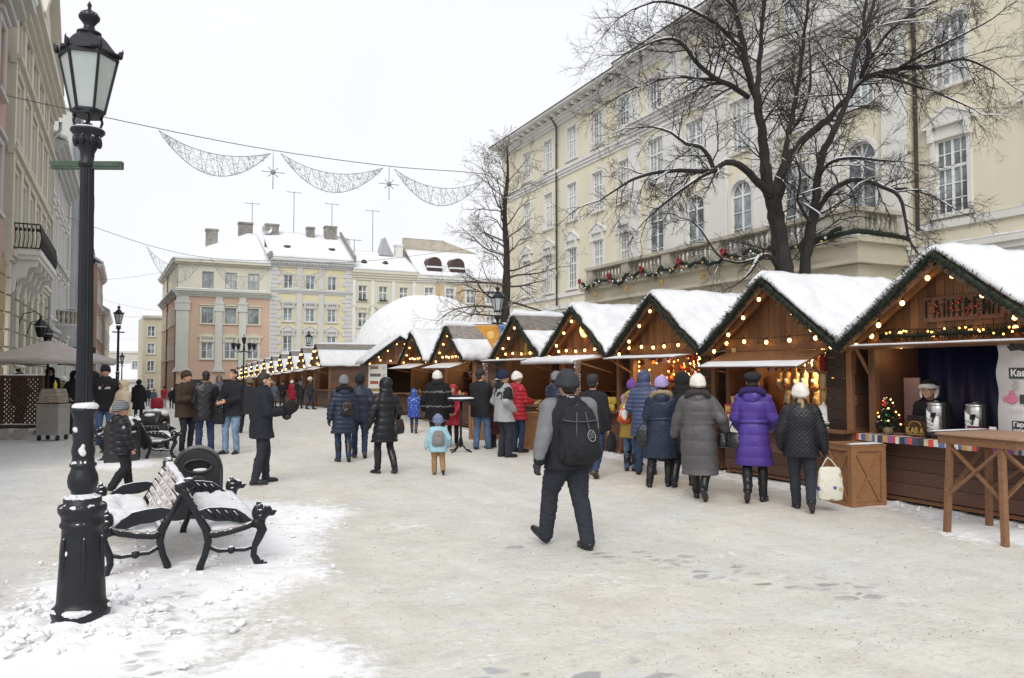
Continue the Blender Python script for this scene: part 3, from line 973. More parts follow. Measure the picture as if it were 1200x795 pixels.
b = MB(); b.lathe([(.15, 0), (.152, .015), (.135, .03), (.128, .10), (.10, .18), (.06, .225), (.018, .24), (.022, .262), (.005, .275)], n=20)
o = b.build('sauna_hat', WHITEW, None, loc=SW(Y4, (.74, .05, .993))); tag(o, 'white bell shaped felt hat standing on folded cloths', 'hat')
for k in range(3):
 b = MB(); b.ell((0, 0, .06), (.11, .13, .06), 12, 7); b.ell((-.03, -.04, .12), (.07, .08, .05), 10, 6)
 o = b.build('felt_bundle', FELT[(k * 2) % 5], None, loc=SW(Y4, (.36 + .1 * k, .22 + .05 * k, .90 + .08 * (k == 1)))); tag(o, 'sand coloured felt bundle heaped beside the white bell hat', 'bundle', 'felt bundles')
HON = pm('honey_tub', (0.62, 0.36, 0.10), .35, .12, 9, 0); RLID = pm('red_lid', (0.50, 0.05, 0.07), .4, .1, 9, 0); YLID = pm('yellow_lid', (0.65, 0.45, 0.05), .4, .1, 9, 0)
b = MB(); b.lathe([(.050, 0), (.058, .01), (.064, .115), (.060, .118)], n=16); JM = b.mesh('honey_tub', HON)
b = MB(); b.lathe([(.066, .113), (.068, .117), (.068, .132), (.060, .136)], n=16); JL = [b.mesh('lid', RLID), b.mesh('lid', YLID)]
tubs = [(c_, r_, l_) for c_ in range(3) for r_ in range(2) for l_ in range(2)] + [(1, 0, 2), (1, 1, 2), (0, 1, 2)]
for c_, r_, l_ in tubs:
 j = inst('honey_tub', JM, None, SW(Y4, (-1.12 + .145 * c_, -.08 + .15 * r_, .893 + .137 * l_)), (0, 0, rng.random()))
 tag(j, 'plastic honey tub stacked at the left end of the counter' , 'tub', 'honey tubs with coloured lids')
 inst('lid', JL[1 if (c_ == 1 and l_ == 2) else 0], j)
b = MB(); b.add([(-.30, -.22, .003), (.30, -.22, .003), (.30, .2, .003), (-.30, .2, .003), (-.30, -.215, 0), (.30, -.215, 0), (.02, -.224, -.16), (-.16, -.226, -.15), (.2, -.226, -.17)], [(0, 1, 2, 3), (0, 4, 7, 6, 5, 1), (6, 8, 5)])
o = b.build('paper_napkins', CLOTHW, None, loc=SW(Y4, (-.95, 0, .893))); o.rotation_euler[2] = RZ
md = o.modifiers.new('Solidify', 'SOLIDIFY'); md.thickness = .004
tag(o, 'white paper cloth drooping off the counter under honey tubs', 'cloth')
b = MB(); b.bx(-.05, .05, -.004, .0, -.035, .035); o = b.build('price_card', pm('yellow_card', (.55, .45, .2), .6, .1, 9, 0), None, loc=SW(Y4, (-1.05, -.02, 2.055))); o.rotation_euler[2] = RZ
tag(o, 'small yellowish card pinned on the beam above the slippers', 'card')

# hut three: glittering ornaments
GLASS = [pm('orn_%s' % n, c, .25, .2, 20, .0, metal=.3) for n, c in (('white', (.7, .68, .62)), ('amber', (.75, .38, .08)), ('brown', (.25, .12, .05)), ('purple', (.18, .07, .2)), ('red', (.45, .05, .03)), ('gold', (.7, .45, .12)))]
OM = []
for k, m_ in enumerate(GLASS):
 b = MB()
 if k % 3 == 0:
  b.lathe([(.004, .10), (.012, .09), (.05, .0), (.055, -.01), (.0545, -.015), (.01, -.02)], n=14)
 elif k % 3 == 1:
  b.ell((0, 0, 0), .045, 12, 8); b.lathe([(.012, .04), (.012, .055)], n=8)
 else:
  b.prism([(.0, .07), (-.02, .02), (-.07, .015), (-.03, -.02), (-.045, -.07), (0, -.04), (.045, -.07), (.03, -.02), (.07, .015), (.02, .02)], -.012, .012)
 OM.append(b.mesh('hanging_ornament', m_))
for k in range(78):
 row = k % 4
 o = inst('hanging_ornament', rng.choice(OM), None, SW(Y3, (rng.uniform(-1.08, 1.08), .30 + .24 * row + rng.uniform(-.05, .05), 1.93 - .17 * row + rng.uniform(-.05, .05))), (0, 0, rng.random() * 6), [rng.uniform(.8, 1.5)] * 3)
 tag(o, 'small shiny trinket hanging among others in the glittering hut', 'ornament', 'ornaments hanging in the glittering hut')
for k in range(34):
 o = inst('fairy_light', SPARK, s3, (rng.uniform(-1.15, 1.15), rng.choice((.15, .4, .9, 1.3)), rng.uniform(1.3, 1.98)))
 o.scale = (1.5,) * 3
for xx in (1.13, -1.13):
 for k in range(11): inst('fairy_light', SPARK, s3, (xx, .12, 1.0 + .09 * k)).scale = (1.6,) * 3
for k in range(8):
 b = MB(); b.lathe([(.05, 0), (.065, .02), (.05, .1), (.03, .13), (.032, .17), (.01, .18)], n=14)
 o = b.build('clay_pot', GLASS[[1, 5, 2, 0][k % 4]], None, loc=SW(Y3, (-.95 + .26 * k, .15 + .08 * (k % 2), .893))); tag(o, 'glossy clay pot in a line on the glittering hut counter', 'pot', 'clay pots on a counter')

# hut two: yellow jars and a dark shelf ; tinsel poles hold its snowy flap
b = MB(); b.lathe([(.045, 0), (.05, .01), (.05, .10), (.04, .115), (.042, .13), (.041, .14)], n=14); YJ = b.mesh('yellow_jar', pm('mustard_jar', (.60, .42, .06), .3, .15, 9, 0))
for k in range(10):
 o = inst('yellow_jar', YJ, None, SW(Y2, (.62 + .105 * (k % 5), .0 + .05 * (k // 5), .893 + .142 * (k // 5))), (0, 0, 0))
 tag(o, 'yellow jar in the double stack by the tinsel pole', 'jar', 'yellow jars by the tinsel pole')
TINSEL = pm('silver_tinsel', (.55, .56, .58), .35, .4, 60, .6, 120, metal=.6)
for pos, lab, tn in ((SW(Y2, (1.18, -.93, 0)), 'pole wound with silver tinsel under snowy flap', True), (SW(Y1, (-1.0, -.75, 0)), 'thin pole wrapped in silver tinsel near the red jacket', True)):
 p = thing('awning_pole', lab, 'pole', pos, 0)
 b = MB(); b.tube([(0, 0, 0), (0, 0, 1.93)], .025, 8); b.build('post', W_MID, p)
 b = MB()
 for k in range(900):
  z = rng.uniform(.45, 1.93); a = rng.random() * 6.28; r0 = .025; r1 = rng.uniform(.045, .075)
  c_, s_ = math.cos(a), math.sin(a)
  b.tint = rng.random(); b.add([(r0 * c_, r0 * s_, z), (r1 * c_ - .004 * s_, r1 * s_ + .004 * c_, z + rng.uniform(-.02, .02)), (r1 * c_ + .004 * s_, r1 * s_ - .004 * c_, z + .004)], [(0, 1, 2)])
 b.build('tinsel', TINSEL, p)

# hut one: pastries and boxes on the counter; goods in hut zero and beyond
BREAD = [pm('crust_%s' % n, c, .6, .25, 20, .2) for n, c in (('golden', (.50, .28, .09)), ('dark', (.28, .12, .05)), ('pale', (.62, .45, .25)))]
b = MB()
for k in range(20):
 a = 6.28 * k / 20; b.ell((.07 * math.cos(a), .07 * math.sin(a), .025), (.03, .03, .024), 6, 4)
RING = [b.mesh('bread_ring', m_) for m_ in BREAD]
for k in range(34):
 l_ = k % 2
 o = inst('bread_ring', RING[k % 3], None, SW(Y1, (rng.uniform(-.9, 1.1), rng.uniform(-.12, .3), .895 + .047 * l_)), (rng.uniform(-.3, .3) * l_, 0, rng.random()))
 tag(o, 'ring shaped pastry heaped on the counter of the poster hut', 'pastry', 'pastries on a hut counter')
for rt, yy, n in ((s0, Y0, 30), (sm, YM, 24)):
 for k in range(n):
  m_ = rng.choice(FELT + [RED, GLASS[1], GLASS[5], W_LIGHT])
  sz = rng.uniform(.05, .1)
  b = MB(); b.ell((0, 0, sz), (sz * .8, sz * .8, sz), 10, 7); b.lathe([(sz * .3, 1.8 * sz), (sz * .35, 2.3 * sz)], n=8)
  lvl = k % 4
  o = b.build('wooden_toy', m_, None, loc=SW(yy, (rng.uniform(-1.05, 1.05), (.1, .7, .75, .8)[lvl] + .1, (.895, 1.20, 1.5, 1.78)[lvl])))
  tag(o, 'small rounded toy on the shelves of the %s' % ('hut left of the lamp post' if yy == Y0 else 'hut with the yellow pennant'), 'toy', 'toys on hut shelves')
 for z in (1.18, 1.48, 1.76):
  b = MB(); b.bx(-1.2, 1.2, .70, 1.05, z - .02, z); b.build('shelf', W_MID, rt)
for rt in (s3, s2):
 for z in (1.25,):
  b = MB(); b.bx(-1.2, 1.2, 1.0, 1.35, z - .02, z); b.build('shelf', W_MID, rt)

# the mulled wine hut's counter
RW = [(.55, .08, .06), (.65, .62, .55), (.06, .07, .12), (.5, .3, .12), (.62, .6, .55), (.3, .1, .3), (.04, .04, .05), (.5, .42, .3), (.1, .14, .3)]
tc_ = thing('striped_runner', 'striped woven runner hanging over the edge of the counter', 'cloth', SW(Y5, (0, 0, .872)), RZ)
b = MB(); SM_ = [pm('woven_%s' % n, c, .9, .2, 15, .3, 120) for n, c in zip(('red', 'white', 'navy', 'ochre', 'cream', 'plum', 'black', 'straw', 'blue'), RW)]
x = -1.3; k = 0
while x < 1.3:
 wd = rng.uniform(.03, .085); x2 = min(1.3, x + wd); b.mi = k % 9
 b.bx(x, x2, -.226, .40, .003, .010); b.bx(x, x2, -.228, -.216, -.075 + rng.uniform(-.006, .006), .0105); x = x2; k += rng.choice((1, 2, 4))
b.build('woven_cloth', SM_, tc_)

tr = thing('christmas_tree', 'tiny decorated Christmas tree with a red figure and lights on counter', 'tree', SW(Y5, (-1.0, .02, .884)), RZ)
b = MB(); b.lathe([(.06, 0), (.075, .09), (.07, .095)], n=14); b.build('pot', pm('pot_wrap', (.25, .2, .12), .7, .2, 9, .2), tr)
b = MB(); b.tube([(0, 0, .05), (0, 0, .52)], [.012, .004], 6); b.build('trunk', W_DARK, tr)
b = MB()
for k in range(46):
 h = .10 + .42 * (k / 46); r_ = .17 * (1 - (k / 46) ** 1.1) + .015; a = k * 2.4
 d = Vector((math.cos(a), math.sin(a), -.15)) * r_
 p0 = Vector((0, 0, h)); fir_garland(b, [p0, p0 + d], 240, .032, .006)
b.build('crown', [FIR, FIRCORE], tr)
for k in range(16):
 h = .14 + .36 * k / 16; r_ = .165 * (1 - k / 16) + .02; a = k * 2.7
 inst('fairy_light', SPARK, tr, (r_ * math.cos(a), r_ * math.sin(a) - .0, h)).scale = (.9,) * 3
BAUB = [pm('bauble_%s' % n, c, .15, .05, 9, 0, metal=.4) for n, c in (('red', (.5, .02, .03)), ('silver', (.7, .7, .72)), ('green', (.03, .25, .12)))]
for k in range(12):
 h = .13 + .3 * k / 12; r_ = .17 * (1 - k / 14) + .01; a = 1 + k * 2.1
 b = MB(); b.ell((r_ * math.cos(a), r_ * math.sin(a), h), .017, 8, 6); b.build('bauble', BAUB[k % 3], tr)
b = MB(); b.ell((0, -.06, .40), (.028, .024, .05), 10, 7); b.build('red_figure', BAUB[0], tr)
b = MB(); b.ell((0, -.06, .465), .02, 8, 6); b.build('figure_head', pm('figure_face', (.6, .42, .32), .6, .05, 5, 0), tr)

cb = thing('coffee_box', 'brown coffee box with gold lettering on the counter', 'box', SW(Y5, (-.62, .12, .884)), RZ)
b = MB(); b.bx(-.15, .15, -.09, .09, 0, .21); b.build('carton', pm('coffee_print', (.055, .028, .014), .4, .5, 12, 0), cb, .004)
GOLD = pm('gold_print', (.55, .38, .10), .4, .1, 9, 0)
LET.update({'К': [((0, 0), (0, 1)), ((0, .45), (.7, 1)), ((.15, .55), (.7, 0))], 'А': [((0, 0), (.4, 1)), ((.4, 1), (.8, 0)), ((.15, .32), (.65, .32))]})
for q, ch in enumerate('КАВА'):
 b = MB()
 for a, c in LET[ch]: b.bar((-.115 + .062 * q + a[0] * .055, -.0935, .04 + a[1] * .075), (-.115 + .062 * q + c[0] * .055, -.0935, .04 + c[1] * .075), .011, .005, (0, 1, 0))
 b.build('letter', GOLD, cb)
b = MB(); b.tube([(.085 * math.cos(t), -.092, .13 + .06 * math.sin(t)) for t in [math.pi * i / 12 for i in range(13)]], .004, 5); b.bx(-.12, .12, -.0925, -.0905, .02, .028); b.build('gold_border', GOLD, cb)
b = MB(); b.bx(-.14, .16, -.10, .1, 0, .012); b.bx(-.13, .15, -.09, .09, .012, .05)
o = b.build('black_tray', SOCKET, None, loc=SW(Y5, (-.60, .12, 1.098))); o.rotation_euler[2] = RZ; tag(o, 'flat black tray lying on top of the coffee box', 'tray')

STEEL = pm('brushed_steel', (.55, .55, .56), .28, .12, 6, .05, 40, metal=.9, stretch=(1, 1, 20))
PAPER = pm('white_paper', (.74, .74, .73), .8, .03, 5, 0)
INK = pm('ink', (.03, .03, .035), .7, .1, 9, 0)
for (xx, yy, lab) in ((-.31, .02, 'steel drink urn with a white paper note, nearer the little Christmas tree'), (.16, .06, 'steel drink urn with a curled white note, behind the tall table')):
 u = thing('drink_urn', lab, 'urn', SW(Y5, (xx, yy, .884)), RZ, 'steel drink urns on the counter')
 b = MB(); b.lathe([(.115, 0), (.115, .075), (.105, .08)], n=24); b.build('base', SOCKET, u)
 b = MB(); b.lathe([(.105, .08), (.105, .40), (.10, .41)], n=24); b.build('tank', STEEL, u)
 b = MB(); b.lathe([(.108, .405), (.11, .42), (.105, .435), (.03, .445), (.03, .46), (.004, .465)], n=24); b.build('lid', STEEL, u)
 b = MB(); b.bx(.10, .14, -.04, .04, .10, .42); b.bx(.03, .06, -.16, -.1, .26, .32); b.tube([(.05, -.13, .28), (.05, -.15, .2)], .012, 6); b.build('tap', SOCKET, u)
 rings = []
 b = MB(); n = 10
 for i in range(n + 1):
  a = R(-160) + R(115) * i / n
  rr = .112 + .012 * (i / n) ** 2
  zt = .37 - .10 * i / n; zb = .10 - .03 * math.sin(3.14 * i / n) + .02 * i / n
  rings.append((rr * math.cos(a), rr * math.sin(a), zt, zb))
 vs = []
 for (x_, y_, zt, zb) in rings: vs += [(x_, y_, zb), (x_, y_, zt)]
 b.add(vs, [(2 * i, 2 * i + 2, 2 * i + 3, 2 * i + 1) for i in range(n)], True); pp = b.build('paper_note', PAPER, u)
 md = pp.modifiers.new('Solidify', 'SOLIDIFY'); md.thickness = .002; md.offset = 1
 b = MB()
 for q in range(3):
  b.tube([((.117 + .012 * (i / n) ** 2) * math.cos(R(-150) + R(85) * i / n), (.117 + .012 * (i / n) ** 2) * math.sin(R(-150) + R(85) * i / n), .26 - .055 * q - .05 * i / n + .014 * math.sin(i * 2.2 + q)) for i in range(1, n)], .0025, 4)
 b.build('handwriting', INK, pp)
pf = thing('picture_frame', 'small dark red picture frame standing on the counter', 'frame', SW(Y5, (.26, -.13, .884)), RZ)
b = MB(); b.bx(-.075, .075, -.012, .01, 0, .19); b.build('frame', pm('maroon_lacquer', (.10, .01, .03), .4, .2, 9, 0), pf, .004)
b = MB(); b.bx(-.055, .055, -.0155, -.0125, .025, .165); b.build('photo', pm('photo_print', (.30, .34, .38), .4, .5, 22, 0), pf)
b = MB(); b.bx(-.12, .12, -.05, .05, 0, .17); o = b.build('maroon_box', pm('maroon_card', (.09, .008, .02), .5, .2, 9, 0), None, .004, loc=SW(Y5, (.44, .0, .884))); o.rotation_euler[2] = RZ; tag(o, 'dark maroon box with a white card behind the picture frame', 'box')
b = MB(); b.bx(-.05, .03, -.0555, -.0515, .10, .19); q = b.build('white_card', PAPER, o)
b = MB(); b.lathe([(.030, 0), (.038, .085), (.035, .086)], n=14); o = b.build('paper_cup', PAPER, None, loc=SW(Y5, (-.06, -.08, .884))); tag(o, 'white paper cup between the two steel urns', 'cup')

dp = thing('drinks_poster', 'tall white paper drinks list hanging in the mulled wine hut', 'poster', SW(Y5, (.88, -.08, 1.47)), RZ)
rows = 20; b = MB(); vs = []
for i in range(rows + 1):
 z = .54 - 1.10 * i / rows
 vs += [(-.36 + .012 * math.sin(i * .7), -.01 + .012 * math.sin(i * .9), z), (.36, .012 * math.sin(i * .6), z)]
b.add(vs, [(2 * i, 2 * i + 2, 2 * i + 3, 2 * i + 1) for i in range(rows)], True)
o = b.build('paper', PAPER, dp); md = o.modifiers.new('Solidify', 'SOLIDIFY'); md.thickness = .003
DGREY = pm('charcoal_print', (.045, .045, .05), .6, .1, 9, 0); PINK = pm('pink_print', (.55, .16, .25), .6, .2, 20, 0); GREYP = pm('pale_print', (.5, .42, .42), .6, .1, 9, 0)
b = MB(); b.bx(-.22, .34, -.030, -.026, .155, .275); b.build('heading_band', DGREY, dp)
text_mesh('heading', 'Кава', .10, PAPER, dp, fr(-.20, -.0325, .213), .001, 'LEFT', .003)
b = MB(); b.bx(-.20, .34, -.030, -.026, -.47, -.31); b.build('heading_band', DGREY, dp)
text_mesh('heading', 'Гарячий\nшоколад', .066, PAPER, dp, fr(-.185, -.0325, -.385), .001, 'LEFT', .002)
b = MB(); b.ell((-.20, -.03, -.07), (.065, .004, .055), 14, 7); b.ell((-.20, -.03, .0), (.022, .004, .03), 8, 5); b.tube([(-.26, -.03, -.04), (-.30, -.03, -.06), (-.27, -.03, -.11)], .006, 5)
b.ell((.02, -.031, -.02), (.08, .004, .035), 14, 7); b.build('pink_cups', PINK, dp)
b = MB(); b.bx(-.11, .34, -.029, -.026, -.12, -.02); b.build('dark_band', DGREY, dp)
b = MB()
for q in range(5): b.tube([(-.16 + .04 * math.sin(q * 2 + t), -.028, .04 + .02 * q + .004 * t) for t in range(5)], .003, 4)
for xx, zz in ((-.18, .42), (-.12, .425), (-.06, .42), (-.20, -.2), (-.14, -.205), (-.09, -.2)): b.tube([(xx + .018 * math.cos(t), -.028, zz + .02 * math.sin(t)) for t in [i * 6.28 / 10 for i in range(11)]], .0025, 4)
b.build('faint_print', GREYP, dp)
b = MB(); b.prism([(-.24, .52), (-.20, .46), (-.1, .47), (0, .44), (.12, .47), (.34, .45), (.34, .53)], -.03, -.026); b.build('top_border', DGREY, dp)
b = MB()
for k in range(16): b.ell((-.2 + .035 * k, -.10 + .02 * (k % 2), .60 - .02 * ((k * 7) % 5)), .028, 6, 5)
o = b.build('dried_fruit_string', pm('dark_wreath', (.03, .03, .03), .6, .4, 9, .2), None, loc=dp.location); o.rotation_euler[2] = RZ; tag(o, 'dark string of dried fruit above the drinks list', 'decoration')
b = MB(); b.bx(-.12, .12, -.01, .01, -.3, .3); o = b.build('pinkish_board', pm('dusty_pink_board', (.36, .24, .24), .7, .1, 9, .1), None, loc=SW(Y5, (-1.08, .6, 1.32))); o.rotation_euler[2] = RZ; tag(o, 'dull pink upright board behind the little Christmas tree', 'board')
lamp_in(s5, (-1.0, .3, 1.9), 1.6)

# pennants behind the street lamp
for px_, col, lab, sx in ((571, (.62, .30, .05), 'orange pennant hanging by the street lamp between two huts', 1), (592, (.07, .17, .45), 'blue pennant hanging behind the street lamp', .6)):
 p = at_depth(px_, 397, 22.2)
 f = thing('pennant', lab, 'pennant', p, R(-12))
 b = MB(); b.prism([(-.36 * sx, .38), (-.02 * sx, -.0), (.22 * sx, -.40), (.36 * sx, -.38), (.34 * sx, .40)], -.008, .008); b.build('cloth', pm('cloth_' + lab[:6], col, .8, .15, 6, .1), f)
 b = MB(); b.ell((.1 * sx, -.012, .1), (.12 * sx, .005, .12), 12, 7); b.build('emblem', pm('emblem_' + lab[:6], tuple(min(.8, c * 1.4 + .1) for c in col), .8, .1, 6, 0), f)
 b = MB(); b.bar((-.4 * sx, .01, .40), (.36 * sx, .01, .42), .02); b.build('crossbar', SOCKET, f)
# houses round the square
GLASSW = None


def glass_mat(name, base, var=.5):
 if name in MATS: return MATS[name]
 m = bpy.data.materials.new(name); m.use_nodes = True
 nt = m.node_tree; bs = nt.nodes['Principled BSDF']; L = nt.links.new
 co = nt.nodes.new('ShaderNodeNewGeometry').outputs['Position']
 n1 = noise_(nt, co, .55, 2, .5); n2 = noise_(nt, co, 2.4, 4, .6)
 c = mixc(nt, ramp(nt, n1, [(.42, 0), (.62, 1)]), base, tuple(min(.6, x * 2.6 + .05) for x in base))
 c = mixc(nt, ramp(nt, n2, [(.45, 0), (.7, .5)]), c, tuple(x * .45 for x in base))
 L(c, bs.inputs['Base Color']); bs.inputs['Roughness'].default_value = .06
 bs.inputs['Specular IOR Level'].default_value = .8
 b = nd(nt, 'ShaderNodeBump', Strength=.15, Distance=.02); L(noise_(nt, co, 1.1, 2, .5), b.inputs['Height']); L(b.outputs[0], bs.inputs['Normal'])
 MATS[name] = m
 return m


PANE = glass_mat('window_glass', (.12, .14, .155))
PANE_L = glass_mat('curtain_and_sky_glass', (.33, .365, .385))  # pale base colour paints in curtains and reflected sky together
WHITE = pm('white_joinery', (.78, .78, .77), .45, .05, 6, .03, 30)
DGREENJ = pm('grey_green_joinery', (.30, .31, .27), .55, .1, 6, .05, 30)
ZINC = pm('zinc_pipe', (.10, .095, .09), .5, .3, 2, .1, 20, metal=.4)
SLATE = pm('sheet_roof', (.22, .22, .23), .6, .2, 3, .15, 12)
WCACHE = {}


def win_mesh(w, h, cols=2, rows=4, transom=None, arch=False, mat=None, bar=.035, fw=.075):
 k = ('w', round(w, 2), round(h, 2), cols, rows, transom, arch, mat.name)
 if k in WCACHE: return WCACHE[k]
 b = MB(); d0, d1 = 0.0, .07
 ht = h - w / 2 if arch else h
 b.bx(-w / 2, -w / 2 + fw, d0, d1, 0, ht); b.bx(w / 2 - fw, w / 2, d0, d1, 0, ht); b.bx(-w / 2 + fw, w / 2 - fw, d0, d1, 0, fw)
 if arch:
  n = 14
  for i in range(n):
   a0, a1 = math.pi * i / n, math.pi * (i + 1) / n
   r0, r1 = w / 2, w / 2 - fw
   b.prism([(r1 * math.cos(a0), ht + r1 * math.sin(a0)), (r0 * math.cos(a0), ht + r0 * math.sin(a0)), (r0 * math.cos(a1), ht + r0 * math.sin(a1)), (r1 * math.cos(a1), ht + r1 * math.sin(a1))], d0, d1)
  for a in (60, 120): b.bar((0, .03, ht), (math.cos(R(a)) * (w / 2 - fw), .03, ht + math.sin(R(a)) * (w / 2 - fw)), bar, .03, (0, 1, 0))
  b.bx(-w / 2 + fw, w / 2 - fw, d0 + .005, d1, ht - .05, ht + .04)
 else:
  b.bx(-w / 2 + fw, w / 2 - fw, d0, d1, h - fw, h)
 for c in range(1, cols):
  x = -w / 2 + w * c / cols
  ww = .045 if c * 2 == cols else bar / 2
  b.bx(x - ww, x + ww, d0 - .003, d1 + .003, fw, (h if arch else h - fw) - .0)
 for r_ in range(1, rows):
  z = ht * r_ / rows
  b.bx(-w / 2 + fw, w / 2 - fw, d0 + .012, d1 - .012, z - bar / 2, z + bar / 2)
 if transom:
  b.bx(-w / 2 + fw, w / 2 - fw, d0 - .006, d1 + .006, ht * transom - .045, ht * transom + .045)
 WCACHE[k] = b.mesh('window', mat)
 return WCACHE[k]


def pane_mesh(w, h, arch=False, mat=None):
 k = ('p', round(w, 2), round(h, 2), arch, mat.name)
 if k in WCACHE: return WCACHE[k]
 b = MB(); ht = h - w / 2 if arch else h
 pl = [(-w / 2, 0), (w / 2, 0), (w / 2, ht)]
 if arch: pl += [(w / 2 * math.cos(a), ht + w / 2 * math.sin(a)) for a in [math.pi * i / 14 for i in range(1, 14)]]
 pl += [(-w / 2, ht)]
 b.prism(pl, .045, .06)
 WCACHE[k] = b.mesh('pane', mat)
 return WCACHE[k]


def surround_mesh(w, h, style, mat):
 k = ('s', round(w, 2), round(h, 2), style, mat.name)
 if k in WCACHE: return WCACHE[k]
 b = MB(); t = .16; o = -.07
 if style == 'arch':
  ht = h - w / 2
  b.bx(-w / 2 - t, -w / 2, o, .0, 0, ht); b.bx(w / 2, w / 2 + t, o, .0, 0, ht)
  n = 16
  for i in range(n):
   a0, a1 = math.pi * i / n, math.pi * (i + 1) / n; r0, r1 = w / 2 + t, w / 2
   b.prism([(r1 * math.cos(a0), ht + r1 * math.sin(a0)), (r0 * math.cos(a0), ht + r0 * math.sin(a0)), (r0 * math.cos(a1), ht + r0 * math.sin(a1)), (r1 * math.cos(a1), ht + r1 * math.sin(a1))], o, 0)
  b.prism([(-.09, h - .03), (.09, h - .03), (.13, h + .28), (-.13, h + .28)], o - .05, 0)
  for s_ in (-1, 1):
   pl = [(s_ * w / 2, ht)] + [(s_ * w / 2, h)] + [(0, h)] + [(s_ * w / 2 * math.sin(a), ht + w / 2 * math.cos(a)) for a in [math.pi / 2 * i / 8 for i in range(1, 8)]]
   b.prism(pl if s_ > 0 else pl[::-1], .002, .10)
 else:
  b.bx(-w / 2 - t, -w / 2, o, .0, -.0, h); b.bx(w / 2, w / 2 + t, o, .0, 0, h); b.bx(-w / 2 - t, w / 2 + t, o, .0, h, h + t)
  b.bx(-w / 2 - t - .08, w / 2 + t + .08, o - .08, .0, -.13, 0)
  if style in ('pediment', 'hood'):
   e = w / 2 + t + .22; z = h + t + .30
   b.bx(-w / 2 - t, w / 2 + t, -.03, 0, h + t, z)
   b.bx(-e, e, -.17, 0, z, z + .10)
   for s_ in (-1, 1): b.prism([(s_ * (w / 2 + t * .5) - .07, z - .52), (s_ * (w / 2 + t * .5) + .07, z - .52), (s_ * (w / 2 + t * .5) + .09, z), (s_ * (w / 2 + t * .5) - .09, z)], -.20, -.031)
   if style == 'pediment':
    b.prism([(-e, z + .10), (e, z + .10), (0, z + .62)], -.12, 0)
    for s_ in (-1, 1): b.bar((s_ * (e + .02), -.13, z + .13), (0, -.13, z + .68), .28, .11, (0, 1, 0)) if False else b.prism([(s_ * e, z + .101), (s_ * e, z + .20), (0, z + .74), (0, z + .625)][::(1 if s_ < 0 else -1)][::-1], -.18, -.002)
   else:
    n = 10
    for i in range(n):
     xa, xb = -e + 2 * e * i / n, -e + 2 * e * (i + 1) / n
     za, zb = [z + .10 + .26 * math.sin(math.pi * q / n) for q in (i, i + 1)]
     b.prism([(xa, z + .1), (xb, z + .1), (xb, zb + .06), (xa, za + .06)], -.20, 0)
  if style == 'cap':
   b.bx(-w / 2 - t - .1, w / 2 + t + .1, o - .1, 0, h + t + .05, h + t + .17)
 WCACHE[k] = b.mesh('window_surround', mat)
 return WCACHE[k]


def holes(mb, x0, x1, z0, z1, ops, reveal=.16, y=0.0):
 """wall sheet with rectangular openings and their reveals, outside facing -y"""
 X = sorted({round(v, 4) for v in [x0, x1] + [q for o in ops for q in o[:2]] if x0 - 1e-6 <= v <= x1 + 1e-6})
 Z = sorted({round(v, 4) for v in [z0, z1] + [q for o in ops for q in o[2:4]] if z0 - 1e-6 <= v <= z1 + 1e-6})
 for i in range(len(X) - 1):
  j = 0
  while j < len(Z) - 1:
   def solid(jj):
    cx, cz = (X[i] + X[i + 1]) / 2, (Z[jj] + Z[jj + 1]) / 2
    return not any(o[0] < cx < o[1] and o[2] < cz < o[3] for o in ops)
   if solid(j):
    j2 = j
    while j2 + 1 < len(Z) - 1 and solid(j2 + 1): j2 += 1
    mb.add([(X[i], y, Z[j]), (X[i + 1], y, Z[j]), (X[i + 1], y, Z[j2 + 1]), (X[i], y, Z[j2 + 1])], [(0, 1, 2, 3)])
    j = j2 + 1
   else: j += 1
 for (a, b, c, d) in [o[:4] for o in ops]:
  for q in ([(a, y, c), (a, y, d), (a, y + reveal, d), (a, y + reveal, c)], [(b, y, d), (b, y, c), (b, y + reveal, c), (b, y + reveal, d)],
                  [(a, y, d), (b, y, d), (b, y + reveal, d), (a, y + reveal, d)], [(b, y, c), (a, y, c), (a, y + reveal, c), (b, y + reveal, c)]):
   mb.add(q, [(0, 1, 2, 3)])


def add_win(root, x, z, w, h, style=None, trim=None, cols=2, rows=4, transom=None, mat=None, pane=None, y=0.0, M=None):
 mat = mat or WHITE; arch = style == 'arch'
 loc = Vector((x, y + .085, z)); rot = (0, 0, 0)
 if M is not None: loc = M @ loc; rot = M.to_euler()
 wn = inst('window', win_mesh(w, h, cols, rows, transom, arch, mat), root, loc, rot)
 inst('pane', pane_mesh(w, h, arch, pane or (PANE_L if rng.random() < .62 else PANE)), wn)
 if style and style != 'none': inst('window_surround', surround_mesh(w, h, style, trim), wn, (0, -.085, 0))
 return wn


def cornice(mb, x0, x1, z0, z1, proj, steps=3, y=0.0, M=None):
 for k in range(steps):
  a = z0 + (z1 - z0) * k / steps; b_ = z0 + (z1 - z0) * (k + 1) / steps
  mb.bx(x0 - .002 * k, x1 + .002 * k, y - proj * (k + 1) / steps, y + .05, a, b_, M=M)


